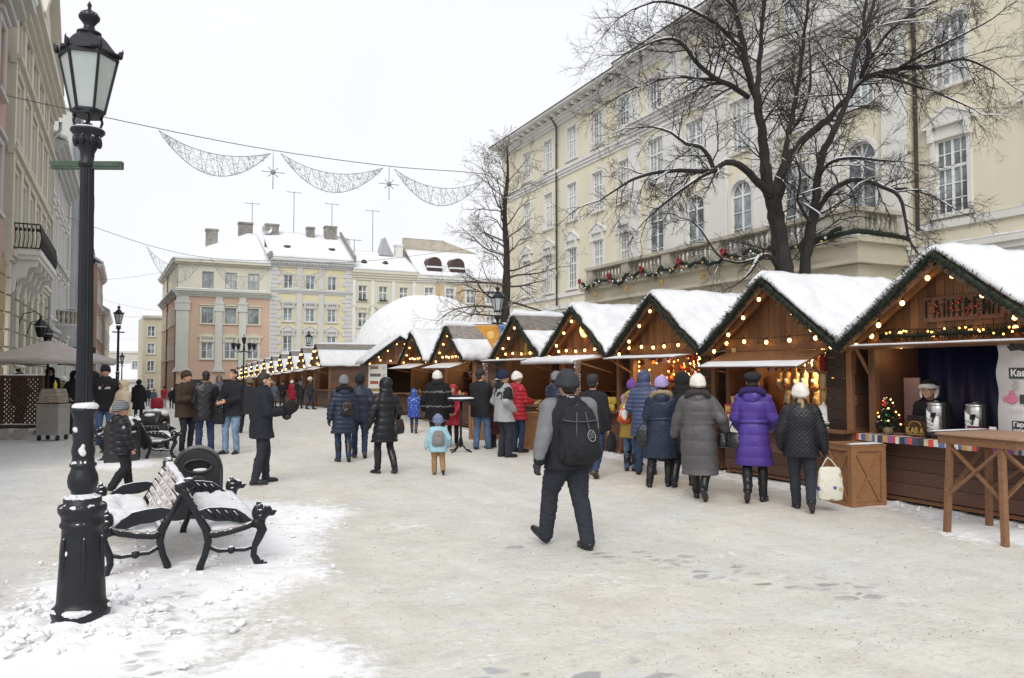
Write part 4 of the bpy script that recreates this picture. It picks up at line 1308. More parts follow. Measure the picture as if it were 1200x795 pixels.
def snow_strip(root, x0, x1, y0, y1, z, th=.10, seed=1.0, M=None, name='ledge_snow'):
 """a ledge's cap of snow with an uneven top and lip"""
 n = max(6, int((x1 - x0) * 3)); vs = []; fs = []
 for i in range(n + 1):
  x = x0 + (x1 - x0) * i / n; h = th * (.75 + .5 * fnoise(x * 1.7, seed) + .25 * fnoise(x * 6, seed)); l_ = .03 * fnoise(x * 3, seed, 5)
  h *= .55 if i in (0, n) else 1
  for (yy, zz) in ((y0 + l_, -.0), (y0 - .02 + l_, h * .55), (y0 + .05, h), (y1, h * .9), (y1, 0)): vs.append((x, yy, z + .004 + max(zz, 0)))
 for i in range(n):
  for k in range(4): fs.append((i * 5 + k, i * 5 + k + 1, i * 5 + k + 6, i * 5 + k + 5))
  fs.append((i * 5 + 4, i * 5, i * 5 + 5, i * 5 + 9))
 fs.append((4, 3, 2, 1, 0)); fs.append(tuple(n * 5 + k for k in range(5)))
 fs = [f[::-1] for f in fs]
 b = MB(); b.add(vs, fs, True, M)
 return b.build(name, SNOWM, root)


# the town hall on the right
YEL = pm('pale_yellow_stucco', (.70, .655, .515), .85, .06, .9, .1, 30, dirt=.22, dirtcol=(.46, .43, .35), stretch=(1, 1, .22))
OFFW = pm('offwhite_stucco', (.69, .68, .66), .8, .06, .9, .08, 30, dirt=.22, dirtcol=(.46, .45, .42), stretch=(1, 1, .3))
STONE = pm('beige_stucco', (.53, .49, .39), .85, .08, .9, .12, 30, dirt=.18, dirtcol=(.34, .32, .27))
STONE2 = pm('grey_beige_stone', (.44, .41, .34), .85, .12, 1.2, .15, 20, dirt=.25, dirtcol=(.25, .24, .21))
XT = 25.8
th = thing('town_hall', 'long pale yellow town hall with white bay, balustraded terrace and rows of tall windows', 'building', (XT, 56.3, 0), RZ)
LX = 66.0
cols_ = [56.3 - y for y in (51.9, 48.4, 45.0, 41.7, 38.6, 35.0, 31.6, 28.2, 24.8, 21.4, 17.85, 14.4, 11.0, 7.6, 4.2, .8, -2.6, -6.0)]
CB0, CB1 = 18.8, 37.0
PJ = -.35
ow = []; oc = []
for i, x in enumerate(cols_):
 if 5 <= i <= 9:
  oc += [(x - .72, x + .72, 7.0, 10.85), (x - .68, x + .68, 12.25, 14.75), (x - .62, x + .62, 16.35, 18.3)]
 else:
  ow += [(x - .62, x + .62, 7.35, 10.10), (x - .62, x + .62, 12.0, 14.5), (x - .60, x + .60, 16.2, 18.4)]
b = MB(); holes(b, 0, CB0, 6.2, 19.3, [o for o in ow if o[1] < CB0]); holes(b, CB1, LX, 6.2, 19.3, [o for o in ow if o[0] > CB1])
holes(b, CB0, CB1, 6.2, 19.3, oc, y=PJ)
b.add([(CB0, PJ, 6.2), (CB0, PJ, 19.3), (CB0, 0, 19.3), (CB0, 0, 6.2)], [(0, 1, 2, 3)]); b.add([(CB1, PJ, 6.2), (CB1, 0, 6.2), (CB1, 0, 19.3), (CB1, PJ, 19.3)], [(0, 1, 2, 3)])
b.add([(0, 0, -1), (0, 0, 19.3), (0, 18, 19.3), (0, 18, -1)], [(0, 1, 2, 3)]); b.add([(LX, 0, -1), (LX, 18, -1), (LX, 18, 19.3), (LX, 0, 19.3)], [(0, 1, 2, 3)]); b.add([(0, 18, -1), (0, 18, 19.3), (LX, 18, 19.3), (LX, 18, -1)], [(0, 1, 2, 3)])
b.add([(0.2, .7, 6.2), (LX, .7, 6.2), (LX, .7, 19.3), (0.2, .7, 19.3)], [(0, 1, 2, 3)])
b.build('wall', YEL, th)
b = MB(); z = -1.0
while z < 5.4: b.bx(-.06, LX, -.06, .3, z, min(z + .50, 5.4)); z += .55
b.bx(0, LX, -.03, .3, -1, 5.38); b.build('rusticated_base', STONE, th)
for p, q in ((-.1, CB0), (CB1, LX)): b = MB(); cornice(b, p, q, 5.4, 6.2, .45, 4); b.build('base_cornice', OFFW, th)
for p, q in ((-.05, CB0), (CB1, LX)): b = MB(); b.bx(p, q, -.12, .02, 6.85, 7.1); b.build('sill_band', OFFW, th)
for p, q in ((-.05, CB0), (CB1, LX)): b = MB(); cornice(b, p, q, 15.25, 15.85, .22, 3); b.build('string_course', OFFW, th)
b = MB(); cornice(b, -.1, CB0, 19.0, 19.5, .5, 3); cornice(b, CB0 + .003, CB1 - .003, 19.0, 19.52, .5, 3, PJ); cornice(b, CB1, LX, 19.0, 19.5, .5, 3)
x = .3
while x < LX:
 yy = PJ if CB0 < x < CB1 else 0
 b.bx(x, x + .28, yy - .85, yy - .4, 19.42, 19.68); x += .95
b.bx(-.3, LX, -1.15, .3, 19.68, 19.80); b.bx(CB0 - .2, CB1 + .2, PJ - 1.15, -1.1, 19.681, 19.802)
b.build('eaves_cornice', OFFW, th)
b = MB(); b.prism([(-.3, 19.8), (LX, 19.8), (LX, 19.86), (-.3, 19.86)], -1.2, .3); b.prism([(CB0 - .2, 19.803), (CB1 + .2, 19.803), (CB1 + .2, 19.865), (CB0 - .2, 19.865)], PJ - 1.2, -1.15)
rf = b.build('gutter', ZINC, th)
b = MB(); b.add([(-.3, -1.1, 19.86), (LX, -1.1, 19.86), (LX, 18.4, 19.86), (-.3, 18.4, 19.86), (5, 9, 22.6), (LX - 5, 9, 22.6)], [(0, 1, 5, 4), (1, 2, 5), (2, 3, 4, 5), (3, 0, 4)]); b.build('roof', SNOWM, th)
edges = [CB0] + [(cols_[i] + cols_[i + 1]) / 2 for i in range(5, 9)] + [CB1]
b = MB()
for k, x in enumerate(edges):
 a, c = (x, x + 1.0) if k == 0 else ((x - 1.0, x) if k == 5 else (x - .78, x + .78))
 b.bx(a, c, PJ - .16, PJ + .01, 6.9, 14.95); b.bx(a - .08, c + .08, PJ - .24, PJ + .012, 6.2, 6.9); b.bx(a - .07, c + .07, PJ - .23, PJ + .011, 14.95, 15.3); b.bx(a - .14, c + .14, PJ - .30, PJ + .013, 15.1, 15.22)
 b.bx(a + .1, c - .1, PJ - .10, PJ + .01, 16.25, 19.0)
b.build('pilasters', OFFW, th)['label'] = 'white pilasters between the bay windows'
b = MB(); cornice(b, CB0 - .05, CB1 + .05, 15.3, 16.2, .55, 5, PJ); b.build('entablature', OFFW, th)
for i, x in enumerate(cols_):
 if 5 <= i <= 9:
  add_win(th, x, 7.0, 1.44, 3.85, 'arch', OFFW, 2, 4, None, y=PJ, pane=PANE); add_win(th, x, 12.25, 1.36, 2.5, 'plain', OFFW, 4, 4, .66, y=PJ); add_win(th, x, 16.35, 1.24, 1.95, 'plain', OFFW, 4, 3, .6, y=PJ)
 else:
  add_win(th, x, 7.35, 1.24, 2.75, 'pediment', OFFW, 4, 5, .62, pane=PANE if i == 10 else None); add_win(th, x, 12.0, 1.24, 2.5, 'plain', OFFW, 4, 4, .66); add_win(th, x, 16.2, 1.20, 2.2, 'plain', OFFW, 4, 4, .6)
for k, x in enumerate((9.35, CB0 - .15, CB1 + .2)):
 b = MB(); b.tube([(x, -.55, 19.5), (x, -.16, 18.9), (x, -.16, 6.9 if k == 2 else 1)], .075, 8)
 for z in (8.2, 11.5, 14.4, 17.6): b.lathe([(.1, 0), (.1, .07)], (x, -.16, z), 10)
 b.build('downpipe', ZINC, th)
snow_strip(th, CB1 + .3, LX, -.44, .0, 6.2, .10, 3); snow_strip(th, CB1 + .3, LX, -.11, .0, 7.1, .05, 5); snow_strip(th, 0, CB0 - .3, -.44, 0, 6.2, .08, 8); snow_strip(th, 0, CB0 - .3, -.2, 0, 15.85, .05, 9)
TD = -2.85; TX0, TX1 = 18.1, 36.8
b = MB(); ops = [(TX0 + .9 + 3.55 * k, TX0 + 3.0 + 3.55 * k, -.5, 4.3) for k in range(5)]
holes(b, TX0, TX1, -1, 5.6, ops, .5, TD)
Mside = Matrix.Translation((TX1, TD, 0)) @ Matrix.Rotation(R(90), 4, 'Z')
bs_ = MB(Mside); holes(bs_, 0, -TD, -1, 5.6, [(.75, 2.2, -1, 4.1)], .45)
n = 14
for s_ in (-1, 1):
 cx = 1.475; pl = [(cx + s_ * .725, 4.1)] if False else None
b.add([(TX0, TD, -1), (TX0, TD, 5.6), (TX0, 0, 5.6), (TX0, 0, -1)], [(0, 1, 2, 3)])
z = .2
b.build('portico_wall', STONE, th)
bs_.build('portico_wall', STONE, th)
for k in range(6):
 b = MB(); z = 0.0
 while z < 5.2:
  a = TX0 - .02 if k == 0 else ops[k - 1][1] + .12; c = TX1 + .02 if k == 5 else ops[k][0] - .12
  b.bx(a, c, TD - .05, TD + .04, z + .03, z + .52); z += .56
 b.build('rusticated_pier', STONE, th)
bs_ = MB(Mside); z = 0
while z < 5.2:
 for a, c in ((-.04, .63), (2.32, 2.84)): bs_.bx(a, c, -.05, .04, z + .03, z + .52)
 z += .56
for k in range(n):
 a0, a1 = math.pi * k / n, math.pi * (k + 1) / n
 bs_.prism([(1.475 + .6 * math.cos(a0), 3.6 + .6 * math.sin(a0)), (1.475 + .85 * math.cos(a0), 3.6 + .85 * math.sin(a0)), (1.475 + .85 * math.cos(a1), 3.6 + .85 * math.sin(a1)), (1.475 + .6 * math.cos(a1), 3.6 + .6 * math.sin(a1))], -.07, .1)
bs_.build('rusticated_piers', STONE, th)
b = MB(); b.bx(TX0 - .3, TX1 + .3, TD - .32, 0, 5.6, 5.75); b.bx(TX0 - .15, TX1 + .15, TD - .16, 0, 5.75, 6.35); b.bx(TX0 - .35, TX1 + .35, TD - .38, 0, 6.35, 6.55); tf = b.build('terrace_floor', STONE, th)
snow_strip(th, TX0 - .3, TX1 + .3, TD - .36, TD - .0, 6.55, .10, 11); snow_strip(th, -.1, 2.9, -.30, .0, 6.55, .10, 12, Mside)
b = MB()
pier = [TX0 + .25 + 3.62 * k for k in range(6)]
for x in pier[:5]: b.bx(x - .32, x + .32, TD - .10, TD + .5, 6.55, 7.52)
b.bx(TX1 - 2.2, TX1 - .02, TD - .1, TD + .45, 6.551, 7.519)
b.bx(TX0 - .15, TX1 + .1, TD - .18, TD + .52, 7.52, 7.68)
b.bx(TX1 - .5, TX1 + .08, TD + .53, -.3, 7.52, 7.68); b.bx(TX1 - .5, TX1, -.75, -.3, 6.552, 7.52)
b.build('balustrade', STONE2, th)
BL = MB(); BL.lathe([(.10, 0), (.10, .07), (.055, .12), (.105, .36), (.06, .62), (.05, .78), (.095, .84), (.095, .97)], n=10); BLM = BL.mesh('baluster', STONE2)
cnt = 0
for k in range(5):
 for q in range(9):
  x = pier[k] + .52 + (pier[k + 1] - pier[k] - 1.04) * q / 8
  if x < TX1 - 2.3: inst('baluster', BLM, th, (x, TD + .2, 6.55))
for q in range(6): inst('baluster', BLM, th, (TX1 - .22, TD + .75 + .27 * q, 6.55))
REDB = pm('red_ribbon', (.30, .012, .02), .45, .15, 9, .05); GOLDB = pm('gilt_foil', (.55, .38, .14), .35, .25, 30, .3, metal=.6)
for k in range(12):
 x0 = TX0 + .2 + 1.52 * k; x1 = x0 + 1.52
 s_ = thing('fir_swag', 'fir garland swag draped below the terrace balustrade', 'garland', Vector((XT, 56.3, 0)) + Vector((TD - .55, -x0, 6.78)), RZ, 'fir swags on the terrace')
 sg_ = rng.uniform(.16, .42); b = MB(); fir_garland(b, [(1.52 * t, .05 * math.sin(t * 9 + k), .05 * math.sin(t * 13 + k * 2) - sg_ * math.sin(math.pi * t) ** .8 + .12 * t * (k % 2)) for t in [i / 10 for i in range(11)]], 120, .36, .11); b.build('fir_twigs', [FIR, FIRCORE], s_)
 for q in range(4): b = MB(); b.ell((rng.uniform(.2, 1.4), -.2, rng.uniform(-.4, -.1)), .055, 8, 6); b.build('bauble', BAUB[1] if q % 2 else GOLDB, s_)
 if k % 2 == 0:
  q = thing('red_bow', 'red ribbon bow where two fir swags meet', 'bow', s_.location, RZ, 'red bows on the terrace')
  b = MB(); b.tube([(.11 * math.cos(a), -.16, .10 + .11 * math.sin(a)) for a in [6.283 * i / 14 for i in range(15)]], .055, 7); b.build('wreath', REDB, q)
  b = MB(); b.prism([(-.03, 0), (.03, 0), (.14, -.35), (.03, -.32)], -.2, -.17); b.build('tail', REDB, q)
 else:
  q = thing('gilt_star', 'gilt foil star hanging under the fir swag', 'ornament', s_.location + Vector((0, 0, -.75)), RZ, 'gilt stars on the terrace')
  b = MB(); pl = [((.22 if i % 2 == 0 else .09) * math.sin(math.pi * i / 5), (.22 if i % 2 == 0 else .09) * math.cos(math.pi * i / 5)) for i in range(10)]; b.prism(pl[::-1], -.04, .04); b.build('star', GOLDB, q)
  b = MB(); b.tube([(0, 0, .2), (0, 0, .7)], .008, 4); b.build('hanger', SOCKET, q)

s_ = thing('fir_swag', 'fir garland lying on the ledge round the near corner of the terrace', 'garland', Vector((XT, 56.3, 0)) + Vector((TD - .3, -TX1 + 1.6, 6.62)), RZ, None)
b = MB(); fir_garland(b, [(-.2, -.02, -.12), (.5, 0, .02), (1.2, -.02, .06), (1.85, .0, .08), (1.9, .8, .06), (1.88, 1.7, .05), (1.9, 2.6, -.05)], 130, .26, .15); b.build('fir_twigs', [FIR, FIRCORE], s_)

# the houses closing the square
ZB = -2.0


def antenna(x, y, z, h, n=4, rz=0.0):
 a = thing('roof_antenna', 'thin metal antenna rising from a snowy roof', 'antenna', (x, y, z), rz, 'antennas on the far roofs')
 b = MB(); b.tube([(0, 0, 0), (0, 0, h)], .035, 5); b.build('mast', ZINC, a)
 if n:
  b = MB(); b.tube([(-.9, 0, h - .1), (.9, 0, h - .1)], .025, 4)
  for k in range(n): b.tube([(-.7 + 1.4 * k / max(1, n - 1), -.3, h - .1), (-.7 + 1.4 * k / max(1, n - 1), .3, h - .1)], .018, 4)
  b.build('aerial', ZINC, a)
 return a


def chimney(root, x, y, z0, z1, w, d, mat):
 b = MB(); b.bx(x - w / 2, x + w / 2, y - d / 2, y + d / 2, z0, z1); b.bx(x - w / 2 - .08, x + w / 2 + .08, y - d / 2 - .08, y + d / 2 + .08, z1 - .22, z1 - .05)
 c = b.build('chimney', mat, root)
 b = MB(); b.ell((x, y, z1 - .0), (w * .5, d * .5, .1), 10, 5); b.build('chimney_snow', SNOWM, c)


def slope(root, pts, th=.22, name='roof', mat=None, seed=1):
 """one roof plane as a thick snow-laden sheet: pts quad eave-left, eave-right, top-right, top-left"""
 P = [Vector(p) for p in pts]; n = (P[1] - P[0]).cross(P[3] - P[0]).normalized()
 nx_, ny_ = 18, 10; vs = []
 for lay in (0, 1):
  for j in range(ny_ + 1):
   for i in range(nx_ + 1):
    p = P[0].lerp(P[1], i / nx_).lerp(P[3].lerp(P[2], i / nx_), j / ny_)
    vs.append(p + n * (th * (1 + .25 * fnoise(p.x, p.y, p.z + seed, .5)) if lay else 0))
 N = (nx_ + 1) * (ny_ + 1); fs = []
 for j in range(ny_):
  for i in range(nx_):
   a = j * (nx_ + 1) + i; q = (a, a + 1, a + nx_ + 2, a + nx_ + 1)
   fs.append(tuple(k + N for k in q)); fs.append(q[::-1])
 rim = list(range(nx_ + 1)) + [j * (nx_ + 1) + nx_ for j in range(1, ny_ + 1)] + [ny_ * (nx_ + 1) + i for i in range(nx_ - 1, -1, -1)] + [j * (nx_ + 1) for j in range(ny_ - 1, 0, -1)]
 for a, c in zip(rim, rim[1:] + rim[:1]): fs.append((a, c, c + N, a + N))
 b = MB(); b.add(vs, fs, True)
 return b.build(name, mat or SNOWM, root)


PINKW = pm('salmon_stucco', (.55, .395, .305), .85, .08, .5, .08, 10, dirt=.18, dirtcol=(.33, .20, .15))
CREAM = pm('cream_stucco', (.60, .58, .48), .85, .07, .5, .08, 10, dirt=.2, dirtcol=(.42, .40, .34))
GREENG = pm('grey_green_trim', (.55, .56, .52), .8, .08, .8, .08, 10, dirt=.15, dirtcol=(.3, .3, .27))
LEMON = pm('lemon_stucco', (.64, .585, .39), .85, .08, .5, .08, 10, dirt=.1, dirtcol=(.45, .4, .25))
GREYT = pm('lavender_grey_trim', (.54, .54, .54), .8, .06, .8, .08, 10)
BRICKC = pm('sooty_chimney', (.26, .25, .23), .9, .4, 2.5, .2, 12, dirt=.5, dirtcol=(.10, .09, .08))
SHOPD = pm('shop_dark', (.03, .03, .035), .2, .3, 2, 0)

fb = thing('corner_house', 'salmon pink corner house with grey green pilasters and a cream top floor', 'building', (2.6, 88, 0))
WN = [2.97, 5.3, 7.65]
ops = [(x - .58, x + .58, z, z + h) for x in WN for z, h in ((3.1, 1.8), (6.9, 1.7), (10.65, 1.8))]
b = MB(); holes(b, 0, 9.4, ZB, 9.75, [o for o in ops if o[3] < 9.7]); b.build('wall', PINKW, fb)
b = MB(); holes(b, 0.05, 9.4, 9.75, 13.4, [o for o in ops if o[2] > 9.8]); b.build('upper_wall', CREAM, fb)
Ms = Matrix(((-1.15 / 22, 1, 0, -1.15), (-1, 0, 0, 22), (0, 0, 1, 0), (0, 0, 0, 1)))
vx = Vector((1.15, -22, 0)).normalized()
Ms = Matrix(((vx.x, -vx.y, 0, -1.15), (vx.y, vx.x, 0, 22), (0, 0, 1, 0), (0, 0, 0, 1)))
Ls = math.hypot(1.15, 22)
sops = [(x - .55, x + .55, z, z + h) for x in [2 + 3.0 * k for k in range(7)] for z, h in ((3.1, 1.8), (6.9, 1.7), (10.65, 1.8))]
b = MB(Ms); holes(b, 0, Ls, ZB, 9.75, [o for o in sops if o[3] < 9.7]); b.build('side_wall', PINKW, fb)
b = MB(Ms); holes(b, 0, Ls, 9.75, 13.4, [o for o in sops if o[2] > 9.8]); b.build('side_upper_wall', CREAM, fb)
for o in sops: add_win(fb, (o[0] + o[1]) / 2, o[2], 1.1, o[3] - o[2], 'plain', CREAM, 2, 3, None, WHITE, M=Ms)
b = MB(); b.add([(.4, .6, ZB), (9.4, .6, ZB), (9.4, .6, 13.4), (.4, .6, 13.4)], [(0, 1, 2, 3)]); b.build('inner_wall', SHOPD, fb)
b = MB(); cornice(b, -.25, 9.4, 9.75, 10.45, .6, 4); b.build('cornice', GREENG, fb)
b = MB(Ms); cornice(b, 0, Ls + .3, 9.752, 10.448, .6, 4); b.build('side_cornice', GREENG, fb)
b = MB(); cornice(b, -.3, 9.4, 13.15, 13.55, .5, 2); b.build('eaves', CREAM, fb)
b = MB(Ms); cornice(b, 0, Ls + .3, 13.152, 13.548, .5, 2); b.build('side_eaves', CREAM, fb)
for x0, x1 in ((-.12, 1.15), (3.75, 4.5), (6.15, 6.9)):
 b = MB(); b.bx(x0, x1, -.16, .01, 2.2, 8.2); b.bx(x0 - .1, x1 + .1, -.24, .012, 8.2, 9.0); b.bx(x0 - .16, x1 + .16, -.3, .013, 9.0, 9.2); b.bx(x0 + .02, x1 - .02, -.12, .011, 9.2, 9.75)
 b.prism([(x0 - .3, 1.7), (x1 + .3, 1.7), (x1 + .02, 2.2), (x0 - .02, 2.2)], -.28, .014); b.build('pilaster', GREENG, fb)
for x in WN:
 add_win(fb, x, 3.1, 1.16, 1.8, 'hood', CREAM, 2, 2, None, WHITE, PANE); add_win(fb, x, 6.9, 1.16, 1.7, 'cap', CREAM, 2, 2, None, DGREENJ, PANE); add_win(fb, x, 10.65, 1.16, 1.8, 'none', CREAM, 2, 2, None, DGREENJ)
snow_strip(fb, -.3, 9.4, -.58, .0, 10.45, .16, 21)
for x0, x1 in ((-.4, 1.4), (3.5, 4.75), (5.9, 7.15)): snow_strip(fb, x0, x1, -.3, -.02, 1.85, .12, 22)
b = MB()
for x in (1.8, 4.8, 7.8): b.bx(x - .9, x + .9, -.03, .05, ZB, .9)
b.build('shop_window', SHOPD, fb)
slope(fb, [(-.5, -.5, 13.55), (9.4, -.5, 13.55), (8.7, 7.5, 18.0), (7.9, 7.5, 18.0)], .2); slope(fb, [(-1.7, 22, 13.55), (-.5, -.5, 13.55), (7.9, 7.5, 18.0), (7.5, 18, 18.0)], .2)
slope(fb, [(9.4, -.4, 13.56), (9.4, 16, 13.56), (8.8, 16, 18.05), (8.75, 7.5, 18.05)], .1)
b = MB(Ms); b.tube([(Ls * .45, -.1, 13), (Ls * .45, -.1, ZB)], .09, 6); b.tube([(Ls - .4, -.1, 9.6), (Ls - .4, -.1, ZB)], .09, 6); b.build('downpipe', pm('rusty_pipe', (.16, .06, .04), .6, .2, 3, .1), fb)
chimney(fb, 3.6, 5, 14.5, 17.9, 1.25, 1.0, BRICKC); chimney(fb, 7.6, 8.5, 16, 19.6, 1.6, 1.0, BRICKC)
antenna(11, 97, 19, 3.2, 3)

fy = thing('lemon_house', 'pale lemon house with grey quoins, three window columns and snowy roof', 'building', (12.0, 88, 0))
WN = [1.94, 4.36, 6.8]
spec = ((3.9, 1.85, 'pediment'), (7.35, 1.5, 'hood'), (11.0, 1.55, 'plain'))
ops = [(x - .5, x + .5, z, z + h) for x in WN for z, h, s_ in spec]
b = MB(); holes(b, 0.02, 9.1, ZB, 14.0, ops); b.add([(.3, .6, ZB), (9, .6, ZB), (9, .6, 14), (.3, .6, 14)], [(0, 1, 2, 3)]); b.build('wall', LEMON, fy)
for s_ in (0, 1):
 b = MB(); z = 2.4; k = 0
 while z < 13.4:
  wd = 1.15 if k % 2 else .8
  b.bx(*((9.09 - wd, 9.09) if s_ else (.03, wd)), -.08, .01, z, z + .44); z += .48; k += 1
 b.build('quoins', GREYT, fy)
for x in (3.15, 5.58):
 b = MB(); b.bx(x - .3, x + .3, -.1, .01, 2.4, 10.45); b.bx(x - .3, x + .3, -.09, .01, 11, 13.4); b.build('pilaster', GREYT, fy)
b = MB(); cornice(b, 0, 9.1, 10.45, 10.95, .25, 3); b.build('string_course', GREYT, fy); b = MB(); b.bx(0, 9.1, -.2, .01, 2.0, 2.4); b.build('string_course', GREYT, fy)
b = MB(); cornice(b, -.05, 9.2, 13.4, 14.3, .6, 4)
for k in range(26): b.bx(.1 + .35 * k, .25 + .35 * k, -.5, -.3, 13.75, 13.95)
b.build('eaves_cornice', GREYT, fy)
for x in WN:
 for z, h, s_ in spec: add_win(fy, x, z, 1.0, h, s_, GREYT, 2, 2, None, WHITE, PANE)
slope(fy, [(-.1, -.6, 14.35), (9.3, -.6, 14.35), (9.3, 7, 18.4), (-.1, 7, 18.4)], .2)
b = MB(); b.bx(-.15, .12, -.7, 7, 14.3, 15.0); b.prism([(-.15, 15), (.12, 15), (.12, 15.01), (-.15, 15.01)], -.7, -.2); b.add([(9.15, -.7, 14.3), (9.4, -.7, 14.3), (9.4, 7, 18.9), (9.15, 7, 18.9), (9.15, -.7, 15.0), (9.4, -.7, 15.0), (9.4, 7, 19.1), (9.15, 7, 19.1)], [(0, 1, 5, 4), (1, 2, 6, 5), (2, 3, 7, 6), (3, 0, 4, 7), (4, 5, 6, 7)]); b.build('fire_wall', BRICKC, fy)
for x in (2.1, 7.2):
 b = MB(); b.lathe([(.45, 0), (.42, .25), (.25, .5), (.05, .55)], (x, 2.2, 15.75), 12); d = b.build('roof_light', pm('dormer_brown', (.055, .03, .028), .6, .2, 4, .1), fy)
 b = MB(); b.ell((x, 2.3, 16.22), (.45, .45, .15), 10, 5); b.build('dormer_snow', SNOWM, d)
chimney(fy, .9, 6, 16.5, 19.2, 1.5, 1.0, BRICKC); chimney(fy, 5.4, 6, 16.8, 19.2, .9, .8, BRICKC); chimney(fy, 7.8, 6, 17, 19.5, 1.4, 1.0, BRICKC)
antenna(15.6, 95, 18.4, 5.2, 3); antenna(20.2, 95, 18.4, 4.2, 2)
for x, y, z in ((12.3, 93.6, 18.4), (21.6, 94, 17.6)):
 d = thing('satellite_dish', 'pale satellite dish among the snowy chimneys', 'satellite dish', (x, y, z), 0, 'satellite dishes on the far roofs')
 b = MB(); b.lathe([(.05, 0), (.4, .08), (.62, .22), (.6, .23), (.38, .11), (.02, .04)], n=16, M=Matrix.Rotation(R(75), 4, 'X')); b.build('dish', TIN, d)
 b = MB(); b.tube([(0, .1, 0), (0, .2, -1.2)], .04, 5); b.build('mast', ZINC, d)

fc = thing('cream_house', 'pale cream house with flower boxes left of the orange panelled house', 'building', (21.1, 88, 0))
WN = [1.25, 3.7, 6.2]
spec = ((3.4, 1.8, 'hood'), (6.9, 1.7, 'hood'), (10.0, 1.75, 'plain'))
ops = [(x - .5, x + .5, z, z + h) for x in WN for z, h, s_ in spec]
b = MB(); holes(b, 0.02, 7.8, ZB, 13.0, ops); b.add([(.3, .6, ZB), (7.7, .6, ZB), (7.7, .6, 13), (.3, .6, 13)], [(0, 1, 2, 3)]); b.build('wall', CREAM, fc)
b = MB()
for x in (.25, 2.45, 4.95, 7.5): b.bx(x - .2, x + .2, -.09, .01, 2, 12.4)
b.build('pilasters', OFFW, fc)
b = MB(); cornice(b, 0.01, 7.8, 12.4, 13.5, .5, 4); b.bx(0.01, 7.8, -.12, .01, 9.3, 9.5); b.build('eaves_cornice', CREAM, fc)
for x in WN:
 for z, h, s_ in spec: add_win(fc, x, z, 1.0, h, s_, CREAM, 2, 2, .6, WHITE, PANE)
for x in WN[:2]:
 b = MB(); fir_garland(b, [(x - .5, -.2, 10.05), (x + .5, -.2, 10.05)], 60, .22, .1); b.build('window_plants', [FIR, FIRCORE], fc)
slope(fc, [(0.1, -.5, 13.5), (7.9, -.5, 13.5), (7.9, 6, 16.6), (.1, 6, 16.6)], .2)
for x in (1.8, 4.4):
 b = MB(); b.lathe([(.4, 0), (.38, .25), (.2, .5), (.03, .55)], (x, 1.6, 14.5), 12); b.build('roof_light', MATS['dormer_brown'], fc)
b = MB(); b.prism([(4.4, 16.1), (6.2, 16.1), (5.1, 18.4)], 4.2, 6); b.build('roof_dormer', TIN, fc)
chimney(fc, 6.9, 4.5, 15.3, 17.6, .9, .7, OFFW)
antenna(25.1, 94, 16.4, 5.6, 2); antenna(22.3, 92, 16.2, 1.6, 3)

fo = thing('mansard_house', 'low beige house with orange panels, two round dormers and a snowy mansard', 'building', (28.9, 88, 0))
ORP = pm('orange_stucco', (.52, .40, .27), .85, .1, .6, .08, 10)
WN = [1.6, 4.3, 7.0, 9.7, 12.4, 15.1]
ops = [(x - .55, x + .55, z, z + 1.7) for x in WN for z in (3.4, 6.9, 10.2)]
b = MB(); holes(b, 0.02, 17, ZB, 12.8, ops); b.add([(.3, .6, ZB), (16.9, .6, ZB), (16.9, .6, 12.8), (.3, .6, 12.8)], [(0, 1, 2, 3)]); b.build('wall', CREAM, fo)
for x in WN[:-1]:
 for z in (9.8, 6.4): b = MB(); b.bx(x + .85, x + 1.85, -.05, .01, z, z + 2.5); b.build('orange_panel', ORP, fo)
b = MB(); cornice(b, 0.01, 17, 12.5, 13.2, .5, 3); b.bx(.01, 17, -.1, .01, 9.3, 9.55); b.build('eaves_cornice', OFFW, fo)
for x in WN:
 for z in (3.4, 6.9, 10.2): add_win(fo, x, z, 1.1, 1.7, 'plain', OFFW, 2, 2, .6, WHITE, PANE)
slope(fo, [(0.1, -.5, 13.2), (17.1, -.5, 13.2), (17.1, 5, 17.0), (.1, 5, 17.0)], .22)
for x in (2.4, 5.4):
 b = MB(); b.prism([(x - .95, 14.0), (x + .95, 14.0), (x + .85, 14.9)] + [(x + .85 * math.cos(a), 14.9 + .8 * math.sin(a)) for a in [math.pi * i / 10 for i in range(1, 10)]] + [(x - .85, 14.9)], .1, 3.0); d = b.build('round_dormer', MATS['dormer_brown'], fo)
 b = MB(); b.bx(x - 1.05, x + 1.05, .0, .4, 14.35, 14.55); b.ell((x, 1.4, 15.62), (.8, 1.4, .18), 10, 5); b.build('dormer_snow', SNOWM, d)
b = MB(); b.bx(-.1, 5.2, 5.0, 5.5, 15.5, 18.6); b.add([(5.2, 5, 15.5), (17, 5, 13.5), (17, 5.5, 13.5), (5.2, 5.5, 15.5), (5.2, 5, 18.6), (17, 5, 15.2), (17, 5.5, 15.2), (5.2, 5.5, 18.6)], [(0, 1, 5, 4), (1, 2, 6, 5), (2, 3, 7, 6), (4, 5, 6, 7)]); b.build('parapet_wall', pm('worn_render', (.44, .40, .33), .9, .25, 1.2, .2, 10, dirt=.4, dirtcol=(.18, .15, .12)), fo)
snow_strip(fo, -.1, 5.3, 4.95, 5.5, 18.6, .12, 31)

